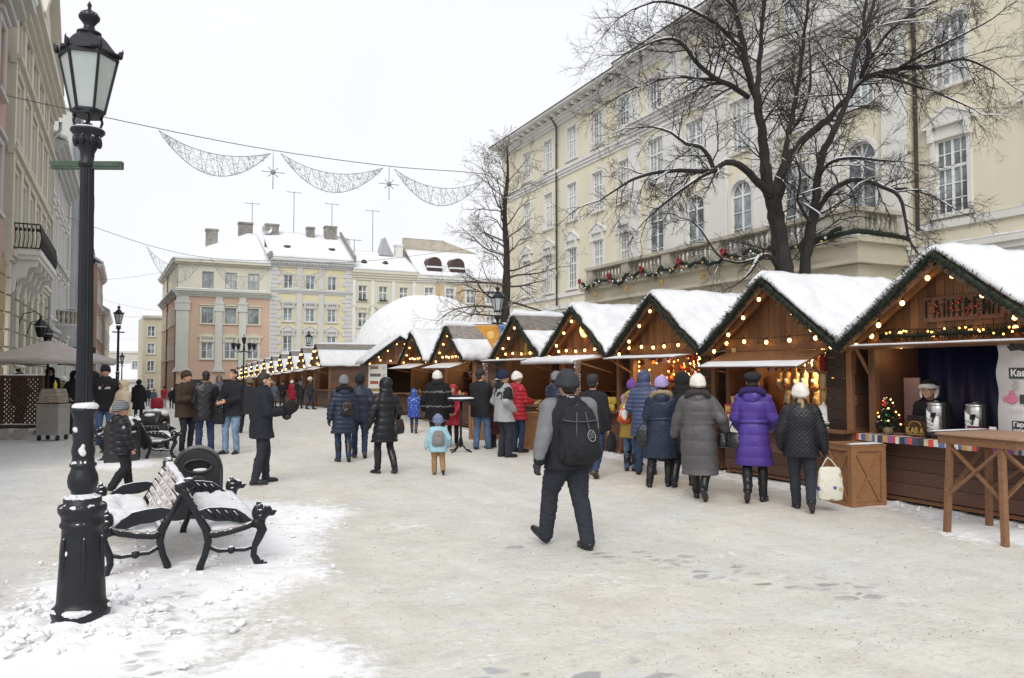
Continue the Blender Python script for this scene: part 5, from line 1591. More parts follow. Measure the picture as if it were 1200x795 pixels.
# the left side of the street
LR = Matrix.Rotation(R(1.3), 4, 'Z')
def LP(d):               # point on the left facade line at street distance d
 return Vector((-4.5 - math.sin(R(1.3)) * (d - 31), d, 0))
RZL = R(91.3)
LCR = pm('ivory_stone', (.57, .54, .46), .85, .08, .9, .12, 20, dirt=.3, dirtcol=(.38, .34, .27))
LGR = pm('grey_stone', (.50, .50, .49), .85, .08, .9, .12, 20, dirt=.3, dirtcol=(.3, .3, .29))
LNET = pm('scaffold_net', (.44, .46, .47), .8, .15, .6, .4, 3, dirt=.3, dirtcol=(.30, .32, .33))
IRON = pm('wrought_iron', (.014, .014, .016), .45, .2, 9, .05)

la = thing('pink_house', 'edge of a pink house with a stone base at the far left', 'building', LP(14.2), RZL)
b = MB(); holes(b, 0, 16, 5.4, 14, [(2 + 3 * k, 3.1 + 3 * k, z, z + 2.2) for k in range(5) for z in (6.8, 10.6)]); b.add([(16, 0, 5.4), (16, 9, 5.4), (16, 9, 14), (16, 0, 14)], [(0, 1, 2, 3)]); b.add([(0, 0, -1), (0, 0, 14), (0, 9, 14), (0, 9, -1)], [(0, 1, 2, 3)]); b.add([(0, .6, 5), (16, .6, 5), (16, .6, 14), (0, .6, 14)], [(0, 1, 2, 3)])
b.build('wall', pm('dusty_pink', (.42, .26, .23), .85, .1, .8, .1, 20), la)
for k in range(5):
 for z in (6.8, 10.6): add_win(la, 2.55 + 3 * k, z, 1.1, 2.2, 'cap', LGR, 2, 3)
b = MB(); z = -.5
while z < 5.4: b.bx(-.02, 16.1, -.12, .2, z, min(5.4, z + .55)); z += .6
b.bx(0, 16, -.08, .2, -.5, 5.38); b.build('stone_base', pm('ochre_rustic', (.36, .27, .15), .9, .2, 1.5, .3, 9, dirt=.3, dirtcol=(.15, .12, .09)), la)
b = MB(); cornice(b, -.1, 16.2, 13.4, 14.2, .75, 3); b.build('eaves', LGR, la)
slope(la, [(-.1, -.75, 14.2), (16.2, -.75, 14.2), (16.2, 5, 17), (-.1, 5, 17)], .2)

lb = thing('ivory_house', 'ivory stone house with arched ground floor, console balcony and gabled roofline', 'building', LP(31.3), RZL)
WB = 14.6
xs_ = [1.3 + 2.4 * k for k in range(6)]
arch_ = [(x - .75, x + .75, .2, 5.0) for x in xs_]
up_ = [(x - .55, x + .55, z, z + h) for x in xs_ for z, h in ((6.3, 2.6), (10.0, 2.1), (13.0, 1.6))]
b = MB(); holes(b, 0, WB, -1, 15.2, arch_ + up_, .25); b.add([(0, 0, -1), (0, 0, 15.2), (0, 9, 15.2), (0, 9, -1)], [(0, 1, 2, 3)]); b.add([(WB, 0, -1), (WB, 9, -1), (WB, 9, 15.2), (WB, 0, 15.2)], [(0, 1, 2, 3)]); b.add([(0, .7, -1), (WB, .7, -1), (WB, .7, 15.2), (0, .7, 15.2)], [(0, 1, 2, 3)]); b.build('wall', LCR, lb)
for x in xs_:
 add_win(lb, x, .2, 1.5, 4.8, 'arch', LCR, 2, 4, None, pm('brown_joinery', (.10, .07, .05), .5, .2, 5, .05), PANE, y=.1)
 add_win(lb, x, 6.3, 1.1, 2.6, 'cap', LCR, 2, 4, .65); add_win(lb, x, 10.0, 1.1, 2.1, 'cap', LCR, 2, 4, .65); add_win(lb, x, 13.0, 1.1, 1.6, 'plain', LCR, 2, 3)
b = MB()
for k in range(7):
 x = .1 + 2.4 * k; b.bx(max(0, x - .3), min(WB, x + .3), -.14, .01, 5.9, 14.6)
 for q in range(9): b.bx(max(0, x - .42), min(WB, x + .42), -.10, .012, .2 + .6 * q, .72 + .6 * q)
b.build('pilaster_strips', LCR, lb)
b = MB(); cornice(b, -.1, WB + .1, 5.4, 5.9, .25, 3); cornice(b, -.1, WB + .1, 9.3, 9.6, .25, 2); cornice(b, -.1, WB + .1, 12.5, 12.8, .3, 2); cornice(b, -.1, WB + .1, 14.6, 15.4, .7, 4); b.build('cornices', LCR, lb)
b = MB(); b.prism([(2.6, 15.4), (12.0, 15.4), (7.3, 19.2)], -.35, .6); g_ = b.build('gable', LCR, lb)
b = MB()
for s_ in (-1, 1): b.bar((7.3 + s_ * 4.9, -.1, 15.5), (7.3, -.1, 19.45), 1.0, .28, (0, 1, 0)) if False else b.prism([(7.3 + s_ * 5.0, 15.4), (7.3 + s_ * 4.6, 15.4), (7.3, 19.05), (7.3, 19.5)][::s_], -.75, .7)
b.ell((7.3, -.38, 16.6), (.8, .12, .9), 12, 7); b.build('gable_moulding', LCR, g_)
slope(lb, [(-.1, -.6, 15.4), (WB + .1, -.6, 15.4), (WB + .1, 4, 17.2), (-.1, 4, 17.2)], .2)
bx0, bx1 = .7, 7.6
b = MB(); b.bx(bx0, bx1, -.95, 0, 5.88, 6.05); b.bx(bx0 + .08, bx1 - .08, -.87, 0, 5.72, 5.88)
bl = b.build('balcony', OFFW, lb)
for k in range(5):
 x = bx0 + .35 + (bx1 - bx0 - .7) * k / 4
 c = MB(); c.prism([(0, 5.72), (0, 4.5), (-.12, 4.6), (-.18, 5.0), (-.45, 5.12), (-.55, 5.45), (-.82, 5.5), (-.82, 5.72)][::-1], -.14, .14, M=Matrix.Translation((x, 0, 0)) @ Matrix.Rotation(R(-90), 4, 'Z') @ Matrix.Scale(-1, 4, (1, 0, 0))); c.build('console', OFFW, bl)
b = MB()
for p0, p1, nn in (((bx0, -.9), (bx1, -.9), 46), ((bx0, -.9), (bx0, 0), 7), ((bx1, -.9), (bx1, 0), 7)):
 for z in (6.12, 6.98): b.bar((p0[0], p0[1], z), (p1[0], p1[1], z), .045)
 for i in range(nn + 1):
  t = i / nn; x, y = p0[0] + (p1[0] - p0[0]) * t, p0[1] + (p1[1] - p0[1]) * t
  b.tube([(x, y, 6.1), (x, y - .03, 6.3), (x, y - .05, 6.5), (x, y, 6.98)], .016, 4)
  if i < nn:
   t2 = (i + .5) / nn; x, y = p0[0] + (p1[0] - p0[0]) * t2, p0[1] + (p1[1] - p0[1]) * t2
   b.ell((x, y, 6.78), (.045, .045, .07), 6, 4)
b.build('railing', IRON, bl)
snow_strip(lb, bx0, bx1, -.93, -.86, 6.05, .06, 41)
b = MB(); b.tube([(WB - .1, -.45, 14.7), (WB - .1, -.45, 14.3), (WB - .12, -.14, 13.8), (WB - .12, -.14, 0)], .09, 7); b.build('downpipe', TIN, lb)

lg = thing('grey_house', 'grey stone house with a small round stone balcony beyond the ivory house', 'building', LP(46.2), RZL)
WG = 13.5; xs_ = [1.4 + 2.65 * k for k in range(5)]
up_ = [(x - .6, x + .6, z, z + h) for x in xs_ for z, h in ((.3, 2.9), (4.7, 2.5), (8.4, 2.2), (11.4, 1.7))]
b = MB(); holes(b, 0, WG, -1, 13.6, up_, .2); b.add([(0, 0, -1), (0, 0, 13.6), (0, 9, 13.6), (0, 9, -1)], [(0, 1, 2, 3)]); b.add([(0, .6, -1), (WG, .6, -1), (WG, .6, 13.6), (0, .6, 13.6)], [(0, 1, 2, 3)]); b.build('wall', LGR, lg)
for o in up_: add_win(lg, (o[0] + o[1]) / 2, o[2], 1.2, o[3] - o[2], 'cap', OFFW, 2, 3, .65)
b = MB(); cornice(b, 0, WG, 13.0, 13.9, .8, 4); cornice(b, 0, WG, 3.7, 4.1, .3, 2); cornice(b, 0, WG, 7.7, 8.0, .25, 2); b.build('cornices', LGR, lg)
slope(lg, [(-.1, -.7, 13.9), (WG, -.7, 13.9), (WG, 4, 16), (-.1, 4, 16)], .2)
b = MB(); b.lathe([(.2, -.9), (.5, -.7), (.7, -.35), (1.15, 0), (1.2, .12), (1.15, .13)], (6.7, 0, 4.4), 20); bl = b.build('balcony', LGR, lg)
b = MB(); b.lathe([(1.08, .85), (1.16, .88), (1.16, .98), (1.05, 1.0)], (6.7, 0, 4.4), 20); b.build('coping', LGR, bl)
for i in range(12):
 a = math.pi + math.pi * (i + .5) / 12; inst('baluster', BLM, bl, (6.7 + 1.06 * math.cos(a), 1.06 * math.sin(a), 4.52), scale=(.7, .7, .75))
snow_strip(lg, 5.7, 7.7, -1.1, -.6, 5.4, .08, 44)

ln_ = thing('netted_house', 'tall house wrapped in grey scaffold netting behind the near street lamp', 'building', LP(59.8), RZL)
b = MB(); b.bx(0, 26, -.1, 9, -2, 19.5); b.build('wall', LGR, ln_)
b = MB(); nxs = 40
for z0, z1 in ((2.6, 19.3),):
 vs = []; fs = []
 for j in range(25):
  for i in range(nxs + 1):
   x = 2 + 24 * i / nxs; z = z0 + (z1 - z0) * j / 24
   vs.append((x, -.55 - .12 * abs(math.sin(i * math.pi / 4)) * abs(math.sin(j * math.pi / 4)) + .05 * fnoise(x, z, 2), z))
 for j in range(24):
  for i in range(nxs): a = j * (nxs + 1) + i; fs.append((a, a + 1, a + nxs + 2, a + nxs + 1))
 b.add(vs, fs, True)
vs = [(2 + .02, -.55 + (.55 + 2.0) * i / 8 + .0, 2.6 + 16.7 * j / 12) for j in range(13) for i in range(9)]
b.add(vs, [(j * 9 + i, j * 9 + 9 + i, j * 9 + 10 + i, j * 9 + i + 1) for j in range(12) for i in range(8)], True)
nt_ = b.build('netting', LNET, ln_); md = nt_.modifiers.new('Solidify', 'SOLIDIFY'); md.thickness = .02
b = MB()
for x in range(3, 27, 4):
 b.tube([(x, -.50, -1), (x, -.50, 20.3)], .04, 5)
 for z in (2.5, 5, 7.5, 10, 12.5, 15, 17.5, 20): b.tube([(x, -.50, z), (x, -.1, z)], .03, 4)
for z in (2.5, 5, 7.5, 10, 12.5, 15, 17.5, 20): b.tube([(3, -.48, z), (26, -.48, z)], .035, 4); b.bx(3, 26, -.45, -.12, z - .06, z - .01)
b.build('scaffold', TIN, ln_)
b = MB(); b.bx(2, 26, -.5, .4, 20.3, 20.4); b.bx(8, 12, -.4, 2, 19.5, 21.5); b.build('roof_cover', LNET, ln_)
b = MB(); b.bx(23.4, 25.6, -.74, -.70, 3.2, 10.5); b.build('green_banner', pm('green_print', (.14, .34, .10), .7, .2, 1.5, 0), ln_)

FARM = [pm('rose_render', (.44, .29, .24), .85, .1, .6, .1, 10), pm('sand_render', (.46, .41, .31), .85, .1, .6, .1, 10), pm('pale_render', (.52, .49, .43), .85, .1, .6, .1, 10)]


def plain_house(label, loc, rz, W, D, zb, zt, mat, cols, rows, trim, rise=3.0, ridge='x'):
 h = thing('street_house', label, 'building', loc, rz)
 xs_ = [W * (k + .5) / cols for k in range(cols)]
 zs_ = [zb + 1.2 + (zt - zb - 1.6) * k / rows for k in range(rows)]
 hh = (zt - zb - 1.6) / rows * .58; ww = min(1.2, W / cols * .45)
 ops = [(x - ww / 2, x + ww / 2, z, z + hh) for x in xs_ for z in zs_]
 b = MB(); holes(b, 0, W, zb, zt, ops); b.add([(0, 0, zb), (0, 0, zt), (0, D, zt), (0, D, zb)], [(0, 1, 2, 3)]); b.add([(W, 0, zb), (W, D, zb), (W, D, zt), (W, 0, zt)], [(0, 1, 2, 3)]); b.add([(0.1, .5, zb), (W - .1, .5, zb), (W - .1, .5, zt), (.1, .5, zt)], [(0, 1, 2, 3)])
 if ridge == 'y': b.add([(0, 0, zt), (W, 0, zt), (W / 2, 0, zt + rise)], [(0, 1, 2)])
 b.build('wall', mat, h)
 for o in ops: add_win(h, (o[0] + o[1]) / 2, o[2], ww, hh, 'plain', trim, 2, 2, None, WHITE, PANE)
 b = MB(); cornice(b, -.1, W + .1, zt - .4, zt, .4, 2); b.build('eaves', trim, h)
 if ridge == 'x': slope(h, [(-.2, -.4, zt), (W + .2, -.4, zt), (W + .2, D / 2, zt + rise), (-.2, D / 2, zt + rise)], .2)
 else:
  slope(h, [(-.3, D, zt - .1), (-.3, -.4, zt - .1), (W / 2, -.4, zt + rise), (W / 2, D, zt + rise)], .2); slope(h, [(W + .3, -.4, zt - .1), (W + .3, D, zt - .1), (W / 2, D, zt + rise), (W / 2, -.4, zt + rise)], .2)
 return h


h1 = plain_house('rose rendered house with projecting cornices far down the left side of the street', LP(86.5) + Vector((1.0, 0, 0)), RZL, 17, 8, -3, 12.5, FARM[0], 6, 4, OFFW)
b = MB(); b.lathe([(1.3, 0), (1.35, .6), (1.2, 1.5), (.7, 2.3), (.15, 2.7), (.1, 3.6)], (1.5, 1.6, 12.6), 16); b.build('turret_dome', pm('lead_dome', (.16, .18, .20), .5, .2, 2, .1), h1)
plain_house('sand coloured house with small windows beyond the rose house', LP(103.8) + Vector((1.3, 0, 0)), RZL, 26, 8, -4, 9.0, FARM[1], 8, 3, OFFW)
plain_house('narrow tall beige house with a snowy roof at the end of the street', (-.9, 136, 0), R(4), 4.7, 12, -5, 10.6, FARM[1], 2, 5, FARM[2], 1.2)
plain_house('low pale house with snowy gable at the street end, under the lamp', (-9.8, 165, 0), 0, 6.5, 14, -6, -.2, FARM[2], 3, 2, OFFW, 3.4, 'x')
plain_house('small white house with steep snowy roof at the street end', (-5.2, 150, 0), R(8), 4.0, 10, -5, .2, OFFW, 2, 2, OFFW, 1.8, 'x')
plain_house('pale distant house closing the view behind the snowy gable', (-16, 205, 0), 0, 26, 10, -8, 6.5, FARM[2], 9, 3, OFFW, 2.5)

dm = thing('snow_covered_dome', 'big white snow covered inflatable dome rising behind the huts', 'dome', (17.1, 50.0, -1.0))
b = MB(); vs = []; nu, nv = 48, 24
for j in range(nv + 1):
 a = math.pi / 2 * j / nv
 for i in range(nu):
  t = 2 * math.pi * i / nu
  cz, sz_ = math.cos(a) ** .85, math.sin(a)
  k = 1 + .012 * fnoise(math.cos(t) * 3, math.sin(t) * 3, a * 3)
  vs.append((5.8 * cz * math.cos(t) * k, 6.6 * cz * math.sin(t) * k, 7.9 * sz_ * k))
fs = [(j * nu + i, j * nu + (i + 1) % nu, (j + 1) * nu + (i + 1) % nu, (j + 1) * nu + i) for j in range(nv) for i in range(nu)]
b.add(vs, fs, True); b.build('membrane', snow_mat('dome_snow', (.84, .85, .87), .5), dm)
b = MB(); b.lathe([(5.75, 0), (5.8, .25), (5.7, .5)], n=48); b.build('base_ring', TIN, dm)

sgn = thing('shop_sign', 'dark shop sign board with two lines of pale lettering on the left', 'sign', LP(50.5) + Vector((1.2, 0, 2.6)), R(0))
b = MB(); b.bx(-.95, .95, -.03, .03, -.52, .52); b.build('board', SHOPD, sgn)
b = MB()
for k, z in enumerate((.22, -.22)):
 x = -.8
 while x < .75: wd = rng.uniform(.07, .14); b.bx(x, x + wd, -.036, -.031, z - .10, z + .10 * rng.uniform(.6, 1.1)); x += wd + .035
b.build('pale_lettering', GREYP, sgn)
b = MB(); b.bar((-.95, 0, .56), (-2.2, 0, .56), .05); b.build('bracket', IRON, sgn)
# bare trees carrying snow
BARK = pm('dark_bark', (.027, .023, .022), .9, .35, 7, .6, 18, snow=.72, stretch=(1, 1, .35), bdist=.03)
TWIG = pm('dark_twigs', (.040, .033, .031), .9, .3, 9, 0)
TWIGB = pm('brownish_twigs', (.085, .065, .050), .9, .3, 9, 0)


def smooth_path(pts, rads, step=.16):
 out = []; ro = []
 P = [Vector(p) for p in pts]
 for i in range(len(P) - 1):
  p0 = P[max(0, i - 1)]; p1 = P[i]; p2 = P[i + 1]; p3 = P[min(len(P) - 1, i + 2)]
  n = max(2, int((p2 - p1).length / step))
  for k in range(n):
   t = k / n
   q = .5 * ((2 * p1) + (p2 - p0) * t + (2 * p0 - 5 * p1 + 4 * p2 - p3) * t * t + (3 * p1 - p0 - 3 * p2 + p3) * t ** 3)
   out.append(q); ro.append(rads[i] + (rads[i + 1] - rads[i]) * t)
 out.append(P[-1]); ro.append(rads[-1])
 return out, ro


def bark_tube(mb, pts, rads, n=9, seed=0.0):
 b0 = len(mb.v); mb.tube(pts, rads, n)
 for i in range(b0, len(mb.v)):
  v = Vector(mb.v[i]); k = (i - b0) // n
  r_ = rads[min(k, len(rads) - 1)]
  mb.v[i] = tuple(v + Vector((fnoise(v.x, v.y, v.z + seed, 6), fnoise(v.y, v.z, v.x + seed, 6), 0)) * r_ * .32)


def branch_snow(mb, pts, rads, amt=.55, seed=0.0):
 """a broken ridge of snow along the top of a branch"""
 run = []
 for i, (p, r_) in enumerate(zip(pts, rads)):
  a = pts[max(0, i - 1)]; c = pts[min(len(pts) - 1, i + 1)]
  d = (c - a).normalized()
  ok = abs(d.z) < .86 and fnoise(p.x, p.y, p.z + seed, 1.7) > (amt - 1) * .5 + .35 * abs(d.z)
  if ok:
   up = Vector((0, 0, 1)) - d * d.z; up.normalize()
   run.append((p + up * (r_ * .70 + .006), max(.016, r_ * .74)))
  if (not ok or i == len(pts) - 1):
   if len(run) > 1:
    mb.tube([q[0] for q in run], [run[0][1] * .4] + [q[1] for q in run[1:-1]] + [run[-1][1] * .4], 6)
   run = []


def grow(tw, sn, p, d, ln, r, lvl, droop, R_, mx=3):
 nseg = (6, 4, 3, 2)[lvl]; pts = [p.copy()]; rad = [r]
 q = p.copy(); dd = d.copy()
 for i in range(nseg):
  j = (.32, .38, .42, .4)[lvl]
  dd = (dd + Vector((R_.gauss(0, j), R_.gauss(0, j), R_.gauss(0, j) - droop * (.2 + .15 * lvl) * (i / nseg))) * .55).normalized()
  q = q + dd * (ln / nseg)
  pts.append(q.copy()); rad.append(r * (1 - .78 * (i + 1) / nseg))
 tw.tube(pts, rad, (6, 4, 3, 3)[lvl], caps=False)
 if lvl <= 1 and r > .010: branch_snow(sn, pts, [x * .95 for x in rad], .62, ln)
 if lvl >= mx: return
 nch = (8, 9, 6)[lvl] if droop == .45 else (7, 5, 4)[lvl]
 for k in range(nch):
  t = .22 + .76 * (k + R_.random()) / nch
  i = min(nseg - 1, int(t * nseg)); pp = pts[i].lerp(pts[i + 1], t * nseg - i)
  bd = (pts[i + 1] - pts[i]).normalized()
  side = bd.cross(Vector((R_.gauss(0, 1), R_.gauss(0, 1), R_.gauss(0, 1)))).normalized()
  a = R_.uniform(.5, 1.05)
  nd_ = (bd * math.cos(a) + side * math.sin(a)).normalized()
  grow(tw, sn, pp, nd_, ln * R_.uniform(.34, .62) * (1.15 - .45 * t), max(.0045 if droop == .45 else .0055, rad[i] * (.62 if droop == .45 else .5)), lvl + 1, droop, R_, mx)


DT = 19.3
def tp(px, py, dd=0.0): return at_depth(px, py, DT + dd)


Rt = random.Random(23)
base = at_depth(928, 620, DT); base.z = 0
bt = thing('old_tree', 'big bare old tree with snow on its forked limbs before the town hall', 'tree', (base.x, base.y, 0))
MI = Matrix.Translation(-base)
tr_ = MB(MI); tw = MB(MI); sn_ = MB(MI)
g0 = at_depth(922, 560, DT); g0.z = -.1
g1 = at_depth(940, 560, DT + .2); g1.z = -.1
limbs = [
 ([None, (919, 330, 0), (913, 280, 0), (907, 238, 0), (899, 212, 0), (893, 165, -.1), (888, 125, -.2), (876, 82, -.3), (868, 40, -.4), (860, 0, -.5), (850, -50, -.5)], [.33, .26, .235, .22, .16, .13, .115, .10, .08, .06, .03], 1.9, .42),
 ([(886, 118, -.2), (890, 80, .2), (892, 40, .5), (896, 0, .8), (905, -50, 1.0)], [.09, .075, .06, .05, .03], 1.7, .42),
 ([(907, 232, 0), (919, 196, .3), (936, 168, .5), (962, 146, .7), (990, 118, .9), (1008, 95, 1.0), (1050, 81, 1.2), (1088, 78, 1.3), (1130, 70, 1.4), (1165, 84, 1.5)], [.17, .14, .13, .12, .105, .09, .075, .06, .04, .02], 1.5, .24),
 ([(1008, 94, 1.0), (1018, 60, 1.0), (1012, 25, 1.1), (1020, -20, 1.2)], [.075, .06, .05, .03], 1.6, .34),
 ([(1052, 81, 1.2), (1085, 62, .9), (1120, 45, .6), (1150, 30, .5)], [.055, .045, .03, .02], 1.3, .22),
 ([(1030, 88, 1.1), (1070, 100, .7), (1105, 112, .4), (1140, 128, .3)], [.05, .04, .03, .015], 1.2, .22),
 ([(1000, 105, 1.0), (1040, 40, 1.4), (1080, 10, 1.6), (1120, -10, 1.8)], [.06, .045, .035, .02], 1.5, .28),
 ([(902, 230, -.1), (884, 208, -.5), (866, 193, -.8), (851, 190, -1.0), (838, 200, -1.1), (812, 201, -1.3), (787, 200, -1.5), (750, 207, -1.7), (724, 221, -1.9), (702, 236, -2.0)], [.13, .11, .10, .09, .075, .065, .055, .045, .03, .014], 1.15, .27),
 ([(836, 198, -1.1), (830, 184, -1.2), (821, 172, -1.3), (804, 169, -1.3), (787, 156, -1.2), (766, 149, -1.1), (745, 150, -1.0)], [.065, .06, .055, .045, .035, .025, .012], 1.2, .27),
 ([(839, 200, -1.1), (824, 206, -1.3), (807, 217, -1.6), (778, 239, -1.8), (755, 260, -2.0)], [.06, .05, .042, .03, .012], 1.0, .28),
 ([(876, 114, -.3), (860, 102, -.7), (842, 94, -1.1), (820, 78, -1.5), (795, 48, -1.9), (770, 48, -2.2), (738, 62, -2.5)], [.085, .075, .07, .06, .045, .03, .012], 1.35, .27),
 ([(842, 94, -1.0), (818, 93, -.6), (793, 90, -.2), (752, 100, .2), (722, 115, .4)], [.06, .05, .042, .03, .012], 1.3, .27),
 ([(870, 60, -.4), (848, 36, -1.0), (815, 14, -1.4), (775, 2, -1.8), (740, 12, -2.0)], [.06, .05, .04, .03, .015], 1.4, .3),
 ([(862, 12, -.5), (830, -20, -.9), (790, -40, -1.2)], [.05, .04, .02], 1.5, .36),
 ([None, (944, 322, .2), (947, 285, .2), (954, 246, .2), (960, 200, .2), (967, 175, .15), (980, 148, .1), (995, 110, .05), (1003, 60, .0), (1022, 10, -.1), (1035, -40, -.1)], [.22, .175, .16, .14, .11, .10, .09, .075, .06, .045, .02], 1.6, .36),
 ([(955, 250, .2), (970, 230, -.1), (990, 214, -.5), (1009, 211, -.8), (1034, 219, -1.2), (1054, 231, -1.5), (1060, 256, -1.6), (1067, 284, -1.7), (1082, 306, -1.8)], [.085, .08, .075, .07, .06, .05, .04, .03, .015], 1.0, .28),
 ([(1034, 219, -1.2), (1055, 222, -1.0), (1062, 221, -.9), (1092, 230, -.8), (1120, 246, -.8)], [.045, .04, .03, .02, .01], .9, .25),
 ([(960, 205, .2), (975, 190, -.5), (1000, 185, -1.0), (1030, 188, -1.4), (1060, 190, -1.7)], [.05, .045, .04, .03, .012], 1.1, .28),
 ([(908, 250, 0), (917, 215, .5), (920, 175, .9), (930, 130, 1.3), (938, 80, 1.7), (945, 20, 2.0), (955, -40, 2.2)], [.11, .095, .085, .075, .06, .045, .02], 1.6, .34),
 ([(924, 160, 1.1), (942, 128, 1.8), (950, 95, 2.3), (948, 45, 2.8)], [.06, .05, .04, .02], 1.4, .34),
 ([(912, 318, 0), (903, 301, -.5), (890, 302, -.9), (880, 318, -1.2), (868, 330, -1.4)], [.075, .065, .055, .04, .02], .9, .35),
 ([(890, 302, -.9), (866, 308, -1.2), (842, 300, -1.5), (822, 270, -1.7), (808, 258, -1.8)], [.04, .035, .028, .02, .01], .9, .3),
 ([(950, 262, .2), (935, 236, -.6), (938, 205, -1.1), (930, 180, -1.4)], [.05, .04, .03, .012], 1.0, .28),
]
for path, rads, sl, sp in limbs:
 P = []
 for q in path:
  if q is None: P.append(g0 if path[1][0] < 930 else g1)
  else: P.append(tp(*q))
 pts, rr = smooth_path(P, [x * (.88 if x > .15 else .86) for x in rads])
 for i in range(1, len(pts) - 1):
  w_ = min(.05, rr[i] * .5); pts[i] = pts[i] + Vector((fnoise(i * .5, sl, rads[0] * 50), fnoise(i * .5, sl, rads[0] * 50 + 9), fnoise(i * .5, sl, rads[0] * 50 + 19))) * w_
 bark_tube(tr_, pts, rr, 10)
 branch_snow(sn_, pts, rr, .55, rads[0] * 100)
 acc = 0
 for i in range(1, len(pts)):
  seg = (pts[i] - pts[i - 1]).length; acc += seg
  t = i / len(pts)
  if acc > sp * Rt.uniform(.35, .7) * (.75 if pts[i].z > 8 else 1) and pts[i].z > 4.3 and (t > .3 or rr[i] < .07):
   acc = 0
   d = (pts[i] - pts[i - 1]).normalized()
   side = d.cross(Vector((Rt.gauss(0, 1), Rt.gauss(0, 1), Rt.gauss(0, 1)))).normalized()
   nd_ = (d * Rt.uniform(.4, .9) + side * Rt.uniform(.6, 1)).normalized()
   grow(tw, sn_, pts[i], nd_, sl * Rt.uniform(.6, 1.25), max(.010, min(.026, rr[i] * .42)), 1, .45, Rt)
 grow(tw, sn_, pts[-1], (pts[-1] - pts[-2]).normalized(), sl, rads[-1], 1, .45, Rt)
tr_.build('trunk', BARK, bt); tw.build('crown', TWIG, bt); sn_.build('branch_snow', SNOWM, bt)['kind'] = 'stuff'

Rs = random.Random(5)
D2 = 33.4
b2 = at_depth(594, 560, D2); b2.z = 0
st = thing('young_tree', 'slender bare tree with a straight trunk and drooping lower branches behind the street lamp', 'tree', (b2.x, b2.y, 0))
MI = Matrix.Translation(-b2)
tr_ = MB(MI); tw = MB(MI); sn_ = MB(MI)
lead = [Vector((b2.x, b2.y, -.1)), at_depth(592, 400, D2), at_depth(593, 345, D2), at_depth(594, 300, D2), at_depth(591, 250, D2), at_depth(595, 205, D2), at_depth(594, 168, D2)]
pts, rr = smooth_path(lead, [.26, .21, .18, .14, .105, .065, .02], .3)
bark_tube(tr_, pts, rr, 9)
ztop = lead[-1].z
for i, p in enumerate(pts):
 if p.z < 3.6: continue
 t = (p.z - 3.6) / (ztop - 3.6)
 for _ in range(2 if i % 2 else 1):
  a = Rs.random() * 6.283
  el = R(8 + 48 * t) if t > .25 else R(Rs.uniform(-8, 22))
  d = Vector((math.cos(a) * math.cos(el), math.sin(a) * math.cos(el), math.sin(el)))
  ln = (3.5 * (1 - t) ** .55 + .5) * Rs.uniform(.65, 1.05)
  grow(tw, sn_, p, d, ln, max(.012, rr[i] * .32), 0 if ln > 1.5 else 1, .62 if t < .35 else .12, Rs)
tr_.build('trunk', BARK, st); tw.build('crown', TWIGB, st); sn_.build('branch_snow', SNOWM, st)['kind'] = 'stuff'
# lamps, benches and other street furniture
CAST = pm('black_cast_iron', (.012, .013, .018), .42, .25, 6, .12, 22, snow=.66, spec=.35)
CASTC = pm('black_painted_iron', (.012, .013, .018), .42, .25, 6, .10, 30, spec=.32)
FROST = pm('frosted_lamp_glass', (.42, .46, .45), .25, .12, 3, 0)
GREENP = pm('green_paint_rusty', (.035, .075, .05), .6, .4, 20, .2, dirt=.4, dirtcol=(.12, .05, .03))


